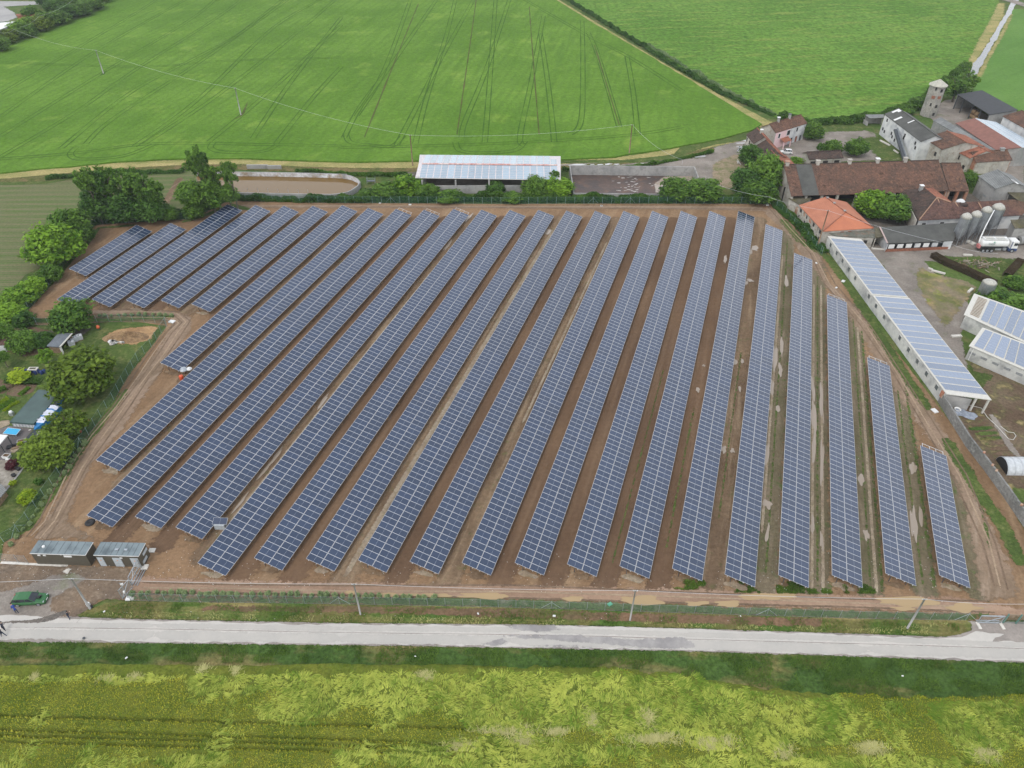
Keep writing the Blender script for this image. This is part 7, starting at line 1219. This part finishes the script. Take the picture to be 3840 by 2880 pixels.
# vegetable plots
for nm, pts_, m in [('vegetable_bed', [y5(-200, -100), y5(0, -40), y5(230, 50), y5(60, 220), y5(-200, 160)], g_bed), ('vegetable_bed', [y5(240, 20), y5(640, 30), y5(540, 190), y5(300, 260), y5(90, 220)], g_bed), ('vegetable_bed', [y5(-200, 210), y5(0, 230), y5(130, 270), y5(60, 500), y5(-200, 640)], g_grassd), ('vegetable_bed', [y4(80, 1270), y4(640, 1280), y4(740, 1300), y4(660, 1440), y4(60, 1400)], g_grassd)]: sheet(nm, pts_, .03, m, 1, .15)
for lab, ln, wd, m, h in [('yellow green lettuce row in the allotment, nearest the pool', [y5(60, 500), y5(200, 400), y5(320, 340)], .8, leaf_lime, .35), ('bright lettuce row in the allotment, left of the yellow one', [y5(0, 380), y5(100, 300), y5(140, 280)], 1.1, leaf_lime, .35), ('tall green salad row in the upper allotment bed', [y5(330, 240), y5(430, 160), y5(490, 110)], 1.0, leaf_bright, .5), ('dark green crop patch at the left edge of the allotment', [y5(-60, 190), y5(60, 140), y5(110, 120)], 1.5, leaf_mid, .4), ('low bean rows at the top of the allotment', [y4(90, 1370), y4(700, 1380)], 2.4, leaf_mid, .5), ('green rows below the bright lettuce', [y5(-60, 480), y5(150, 350), y5(240, 300)], 1.2, leaf_bright, .3)]: hedge('vegetable_row', lab, ln, wd, h, 1500, m, .10, cat='vegetables')
# covered pool, tarpaulin, terrace
PZ = 1.35; P = [G(y5(165, 670), PZ), G(y5(560, 700), PZ), G(y5(1010, 170), PZ), G(y5(640, 140), PZ)]; t = thing('covered_pool', 'long raised pool under a dark green tarpaulin cover', 'pool', V3(ctr(P), 0)); tarp = plain('dark_green_tarp', (.045, .085, .075), .45, var=.15, scale=.6); o = t.location
roofslab(t, P, tarp, 'cover', .12); ins = walls(t, [p - (p - ctr(P)) * .015 for p in P], alu, .1, .1); [MB().bar(P[i] - o - Vector((0, 0, .15)), P[(i + 1) % 4] - o - Vector((0, 0, .15)), .12, .35, tarp).build('cover_edge', t) for i in range(4)]
for i, n_ in ((0, 7), (1, 16)):
    for k in range(n_ + 1): p = ins[i].lerp(ins[(i + 1) % 4], k / n_) - o; MB().box((p.x, p.y, .6), (.1, .1, 1.2), galv).build('upright', t)
q = MB(); pump = G(y5(205, 560)); tt = thing('pool_pump', 'small pale pool pump left of the covered pool', 'pump', pump); MB().box((0, 0, .35), (.7, .6, .7), galv).build('body', tt); MB().lathe([(.3, .7), (.3, .95), (.05, 1.05)], white, 12).build('filter_lid', tt)
tb, tw_ = plain('blue_tarp', (.01, .17, .42), .45, var=.2, scale=2), plain('white_tarp', (.68, .70, .78), .5, var=.1, scale=2)
P = [y5(565, 690), y5(640, 800), y5(790, 730), y5(1040, 460), y5(1010, 390), y5(830, 380)]; W0_ = [G(y5(575, 680), 1.2), G(y5(720, 690), 1.2), G(y5(1000, 410), 1.3), G(y5(850, 390), 1.3)]; L0_ = [G(y5(560, 810)), G(y5(790, 760)), G(y5(1060, 470)), G(y5(1000, 400))]
q = MB(); q.poly(W0_, tw_); t = thing('tarpaulin_stack', 'stack wrapped in white and blue tarpaulin against the pool', 'tarpaulin', V3(ctr(W0_), 0)); ob = q.build('white_sheet', t); ob.data.transform(Matrix.Translation(-t.location)); q = MB()
for i in range(4): q.face([L0_[i], L0_[(i + 1) % 4], W0_[(i + 1) % 4], W0_[i]], tb)
ob = q.build('blue_sheet', t); ob.data.transform(Matrix.Translation(-t.location)); q = MB()
for k in range(5): a, b = W0_[0].lerp(W0_[3], .15 + k * .2), W0_[1].lerp(W0_[2], .1 + k * .2); q.tube([a + Vector((0, 0, .05)), a.lerp(b, .5) + Vector((.1, .1, .18)), b + Vector((0, 0, .03))], .12, [tw_, tb][k % 2], 6)
ob = q.build('fold', t, True); ob.data.transform(Matrix.Translation(-t.location))
sheet('blue_groundsheet', [y5(940, 380), y5(1030, 260), y5(1090, 240), y5(1020, 380)], .06, tb)
deckm = corrug('grey_decking', (.16, .135, .125), (.13, .115, .11), 6, R_(30), .3, amp=.12); sheet('terrace', [y5(150, 740), y5(560, 790), y5(330, 1060), y5(200, 1180), y5(60, 1350), y5(-300, 1500), y5(-300, 900)], .06, deckm); sheet('gravel_bed', [y5(560, 815), y5(690, 840), y5(500, 1050), y5(350, 1030)], .07, plain('dark_gravel', (.045, .055, .065), .9, var=.3, scale=12)); sheet('stone_paving', [y5(-200, 760), y5(20, 660), y5(150, 640), y5(170, 720), y5(60, 760), y5(-100, 850)], .065, g_pale, .8, .1)
for k, (x, y) in enumerate([(360, 1022), (385, 992), (412, 962), (500, 812), (495, 1036), (630, 885), (665, 842)]): ob = MB().box((0, 0, .1), (.42, .25, .12), slabm, .8).build('kerb_stone'); ob.location = G(y5(x, y)); tag(ob, 'pale kerb stone edging the dark gravel bed', 'kerb stone', 'stones around the dark gravel bed')
t = thing('table_tennis_table', 'bright blue table tennis table on the grey terrace', 'table', G(y5(195, 830), .0)); P = [G(p, .76) for p in (y5(45, 865), y5(265, 890), y5(345, 795), y5(130, 770))]; t.location = V3(ctr(P), 0); o = t.location; bt = plain('cyan_table_top', (.02, .36, .62), .4, var=.03); roofslab(t, P, bt, 'table_top', .05)
for a, b in ((0, 1), (1, 2), (2, 3), (3, 0)): MB().bar(P[a] - o + Vector((0, 0, .004)), P[b] - o + Vector((0, 0, .004)), .05, .012, white).build('edge_line', t)
for p in P: x = ctr(P).lerp(p, .75) - o; MB().box((x.x, x.y, .36), (.07, .07, .72), galv).build('leg', t)
t = thing('garden_pavilion', 'white slatted pavilion roof at the left edge of the terrace', 'pavilion', V3(G(y5(0, 960), 2.2), 0)); P = [G(p, 2.2) for p in (y5(-250, 860), y5(130, 890), y5(0, 1040), y5(-250, 1180))]; o = t.location; roofslab(t, P, corrug('white_slats', (.75, .74, .70), (.68, .67, .63), 4, R_(20), .3, amp=.12)); [MB().box((p.x - o.x, p.y - o.y, 1.05), (.12, .12, 2.1), steel_d).build('post', t) for p in [ctr(P).lerp(p, .92) for p in P]]
t = thing('planter', 'white square planter with a burgundy shrub', 'planter', G(y9(137, 570))); q = MB(); q.box((0, 0, .3), (1.1, .8, .6), white, -.15, taper=-.12); q.build('pot', t); MB().box((0, 0, .58), (1.0, .7, .08), g_bed, -.15).build('soil', t)
for k, (x, y, lab) in enumerate([(350, 800, 'black round plant pot by the stone edging, upper'), (262, 915, 'black round plant pot by the stone edging, lower')]): t = thing('plant_pot', lab, 'plant pot', G(y9(x, y))); MB().lathe([(.28, 0), (.38, .5), (.34, .5), (.3, .42), (.02, .42)], black, 14, cap=False).build('pot', t)
t = thing('raised_bed', 'framed raised beds with black cover beside the dark gravel', 'raised bed', G(y9(330, 310))); [MB().box((x, y, .15), (1.6, .9, .25), m_, .35).build(n_, t) for x, y, m_, n_ in ((.5, .5, concrete, 'frame'), (-.6, -.9, black, 'cover'), (.4, -1.0, wood, 'crate'))]; MB().box((.5, .5, .29), (1.2, .5, .06), g_bed, .35).build('soil', t)
sheet('stone_paving', [y9(180, 410), y9(370, 370), y9(370, 400), y9(250, 500), y9(180, 430)], .07, g_pale, .6, .1); tag(MB().box((0, 0, .1), (.7, .35, .15), white, .1).build('step_block'), 'small white block in front of the planter', 'block').location = G(y9(147, 606))
sheet('gravel_yard', [y9(-300, 700), y9(0, 620), y9(180, 620), y9(330, 680), y9(440, 730), y9(100, 1160), y9(0, 1320), y9(-300, 1700)], .065, ground('pale_rock_yard', (.36, .33, .28), (.26, .23, .19), (.16, .14, .11), s1=.3, s2=1.5, s3=.5, k3=.8, bump=.6, coarse=.35), 1, .2)
strip('stone_edging', [y9(440, 740), y9(330, 900), y9(200, 1060), y9(110, 1180)], .35, .10, concrete, .04, 1); t, P, ins = shed('tool_shed', 'low grey roofed shed cut by the left edge by the stone edging', [y9(-200, 1000), y9(30, 1060), y9(120, 1165), y9(-100, 1420)], [1.6, 1.6, 1.4, 1.4], asb_l, wood)
for k, (x, y, lab) in enumerate([(410, 1343, 'terracotta round cover on the lawn by the fence'), (1462 / 2.4, 0, '')][:1]): tag(MB().lathe([(.02, .0), (.42, .03), (.3, .25), (.02, .3)], plain('terracotta', (.5, .16, .10), .7), 14).build('terracotta_dome', None, True), lab, 'garden pot').location = G(y9(x, y))
for k, (x, y) in enumerate([(1465, 665), (1450, 738), (1340, 845)]): ob = MB().lathe([(.16, 0), (.24, .3), (.02, .3)], plain('terracotta_pot%d' % k, (.42, .13, .08), .7), 10).build('hanging_pot'); ob.location = G(y5(x, y), 1.0); tag(ob, 'terracotta pot hung on the garden fence', 'garden pot', 'pots on the garden fence')
# tin roofed shed, tanks, drums
t, P, ins = shed('tin_shed', 'shabby shed with dark corrugated tin roof between the fruit trees', [y8(1215, 540), y8(1495, 555), y8(1240, 838), y8(965, 815)], [2.1, 2.1, 1.9, 1.9], corrug('dark_tin', (.17, .19, .21), (.11, .125, .14), 5, R_(35), .5, amp=.35), wood, skip=(1,)); MB().bar(P[1] - t.location, P[2] - t.location, .28, .16, creamroof).build('fascia', t); x = ins[2] - t.location; MB().box((x.x, x.y, .95), (.3, .3, 1.9), white).build('corner_post', t)
ibcm = plain('white_tank_plastic', (.60, .62, .64), .5)
for k, (x, y, lab) in enumerate([(1500, 800, 'white caged water tank nearest the shed corner'), (1560, 720, 'white caged water tank behind the nearest one'), (1665, 680, 'open topped white water tank, farthest of the three')]):
    t = thing('water_tank', lab, 'water tank', G(y8(x, y)), .5); MB().box((0, 0, .62), (1.15, 1.0, .95), ibcm).build('tank', t); MB().box((0, 0, .08), (1.2, 1.05, .14), wood).build('pallet', t)
    for s in (-1, 1): q = MB(); [q.bar((u, s * .53, .15), (u, s * .53, 1.12), .03, .03, galv) for u in np.linspace(-.55, .55, 5)]; [q.bar((-.58, s * .53, z), (.58, s * .53, z), .03, .03, galv) for z in (.2, .65, 1.1)]; q.build('cage', t)
    MB().lathe([(.16, 1.1), (.16, 1.15), (.01, 1.16)], black, 10).build('lid', t)
sheet('grey_groundsheet', [y8(900, 520), y8(1250, 480), y8(1900, 420), y8(1860, 490), y8(1700, 600), y8(1300, 560)], .05, g_gravd, 1, .2); sheet('trodden_soil', [y8(100, 480), y8(700, 420), y8(1100, 520), y8(900, 1000), y8(500, 1030), y8(110, 920)], .045, g_bed, 1.5, .4)
drm = plain('blue_plastic', (.012, .035, .15), .45)
for k in range(8): t = thing('drum', 'dark blue plastic drum in the row under the vine', 'drum', G(y8(500 + k * 62, 1400 - (k % 2) * 30)), 0, 'blue drums in the allotment'); MB().lathe([(.26, 0), (.29, .1), (.29, .75), (.2, .85), (.01, .86)], drm, 12).build('body', t, True)
t = thing('garden_altar', 'small pale stone oven with cream top behind the blue drums', 'stone oven', G(y8(725, 1370))); [MB().box((x, 0, .5), (.35, .8, 1.0), concrete).build('pier', t) for x in (-.65, .65)]; MB().box((0, 0, 1.05), (1.9, 1.0, .12), creamroof).build('slab', t); MB().box((0, 0, 1.12), (1.2, .5, .06), moss).build('hearth', t)
cm = thing('cement_mixer', 'orange cement mixer drum on the lawn by the cross fence', 'cement mixer', G(y8(2055, 480))); MB().lathe([(.05, .3), (.34, .5), (.38, .8), (.2, 1.15), (.18, 1.15)], plain('mixer_orange', (.60, .12, .04), .5), 12).build('drum', cm, True); [MB().bar((0, 0, .6), (.5 * math.cos(a), .5 * math.sin(a), 0), .05, .05, steel_d).build('leg', cm) for a in (.3, 2.4, 4.5)]
t, P, ins = shed('tiled_hut', 'small tiled hut cut by the left edge beside the fruit tree', [y8(-250, 640), y8(185, 590), y8(85, 790), y8(-250, 800)], [2.6, 2.6, 1.9, 1.9], tile_b, whitewash)
# yard oddments by the farm
lg = MB(); c_ = G(w3(860, 1000)); [lg.bar((c_.x + (x := rnd.gauss(0, 2.6)), c_.y + (y := rnd.gauss(0, 1.2)), .1 + rnd.random() * .8), (c_.x + x + rnd.uniform(-1.6, 1.6), c_.y + y + rnd.uniform(-.7, .7), .1 + rnd.random() * 1.0), rnd.uniform(.06, .2), rnd.uniform(.06, .2), [bark, wood, plain('bleached_wood%d' % k, (.32, .27, .21), .9)][k % 3]) for k in range(90)]; tag(lg.build('brushwood_heap'), 'heap of brushwood and old logs on the grass between the hedges', 'brushwood', kind='stuff')
for lab, a, b, wd in [('pale roofing strip lying beside the brown hedge', qH(670, 515), qH(900, 575), .45), ('shorter pale strip beside the brown hedge', qH(615, 480), qH(690, 505), .3), ('white barrier piece near the feed silo', qH(1280, 880), qH(1350, 820), .6), ('white trough between the long shed and the solar sheds', qH(1000, 1615), qH(1165, 1605), .7), ('pale beam by the farm road in front of the truck', w3(520, 725), w3(770, 740), .5), ('metal ramp plate below the silos', w3(640, 340), w3(840, 440), 1.2), ('pale planks by the white wall at the yard entrance', qC(1620, 1570), qC(1830, 1585), .35), ('pale planks lying below the whitewashed barn', qB(345, 895), qB(470, 960), .5), ('small pale plank near the outside stair', qB(520, 1020), qB(580, 1060), .35)]:
    A_, B_ = G(a), G(b); ob = MB().bar(A_ - A_ + Vector((0, 0, .25)), B_ - A_ + Vector((0, 0, .25)), wd, .35, slabm).build('pale_plank'); ob.location = A_; tag(ob, lab, 'plank')
hose = [G(p) + Vector((0, 0, .12)) for p in (qI(1300, -350 + 0), qI(1500, -300), qI(1600, -150), qI(1760, 0), qI(1850, 100), qI(1950, 210), qI(2030, 225), qI(2075, 160), qI(2040, 110), qI(1940, 95), qI(1820, 0))]; q = MB(); q.tube(hose, .06, creamroof, 5); tag(q.build('garden_hose', None, True), 'long pale hose curling over the burnt soil by the garden wall', 'hose')
q = MB(); c_ = G(qG(1210, 1340)); q.poly([V3(p, .12) for p in blob(c_.x, c_.y, 2.2, 1.3, -.3, 20, 4)], plain('grey_plastic_sheet', (.25, .28, .33), .4, var=.3, scale=3)); tag(q.build('plastic_sheet'), 'crumpled grey plastic sheet behind the garden wall', 'plastic sheet'); tag(MB().lathe([(.02, .1), (.5, .12), (.62, .4), (.56, .4), (.4, .2)], white, 14, cap=False).build('basin', None, True), 'white basin standing behind the garden wall', 'basin').location = G(qG(1100, 1280))
q = MB(); p = G(qI(2130, 570), 1); q.slab([G(qI(2060, 600), 1.2), G(qI(2350, 600), 1.2), G(qI(2350, 540), 1.8), G(qI(2190, 550), 1.8)], .1, tb); tag(q.build('blue_tarpaulin'), 'blue tarpaulin edge behind the polytunnel', 'tarpaulin')
for k, (x, y) in enumerate([(300, 1180), (345, 1190), (320, 1160)]): ob = MB().bar((0, 0, .2), (rnd.uniform(-1.2, 1.2), 1.6, .5), .12, .1, white).build('white_board'); ob.location = G(qA(x, y)); tag(ob, 'white board lying on the rubble below the annex', 'board', 'boards on the rubble ground')
q = MB(); c_ = G(qA(340, 975)); [q.bar((c_.x + rnd.gauss(0, .8), c_.y + rnd.gauss(0, .5), .2 + k * .06), (c_.x + rnd.gauss(1.2, .9), c_.y + rnd.gauss(1.8, .6), .3 + k * .06), .2, .08, [galv, steel_d, white][k % 3]) for k in range(16)]; tag(q.build('scrap_heap'), 'heap of grey and white scrap boards beside the cream annex', 'scrap', kind='stuff')
# far upper left: depot yard and white roof
sheet('yard', [y1(-400, 40), y1(60, 20), y1(900, 25), y1(870, 60), y1(400, 90), y1(60, 110), y1(240, 210), y1(280, 290), y1(130, 350), y1(-400, 420)], .03, ground('far_yard', (.38, .37, .35), (.32, .31, .30), s1=.1, s2=1, bump=.1, coarse=.1), 4, .5)
t, P, ins = shed('warehouse', 'white roofed warehouse at the upper left corner', [y1(-500, 520), y1(-60, 380), y1(105, 368), y1(200, 400), y1(-100, 540)], [6, 6, 6, 6, 6], white, concrete); t, P, ins = shed('orange_shed', 'orange roofed shed behind the upper left tree belt', [y1(260, 235), y1(400, 220), y1(690, 225), y1(690, 250), y1(270, 260)], [3, 3.2, 3.2, 3, 3], tile_o2, rust)
cvan = thing('parked_van', 'white van at the end of the warehouse at the upper left', 'van', G(y1(230, 450), 0), R_(30)); MB().box((0, 0, 1.4), (4.5, 1.9, 1.9), white, taper=.08).build('body', cvan); MB().box((1.9, 0, 1.7), (.9, 1.7, .7), darkglass).build('windscreen', cvan); [wheel(cvan, x, y, .36) for x in (-1.4, 1.4) for y in (-.85, .85)]

# ================================================================ HAZE
hz = bpy.data.materials.new('haze'); hz.use_nodes = True; nt = hz.node_tree; nt.nodes.remove(nt.nodes['Principled BSDF']); pvn = nt.nodes.new('ShaderNodeVolumePrincipled'); pvn.inputs['Color'].default_value = (.86, .91, .94, 1); pvn.inputs['Density'].default_value = .00013; pvn.inputs['Anisotropy'].default_value = .2; nt.links.new(pvn.outputs[0], nt.nodes['Material Output'].inputs['Volume'])
b = MB(); b.box((0, 1400, 48), (3200, 3300, 102), hz); tag(b.build('haze'), 'thin pale haze over the plain', 'haze', kind='stuff')
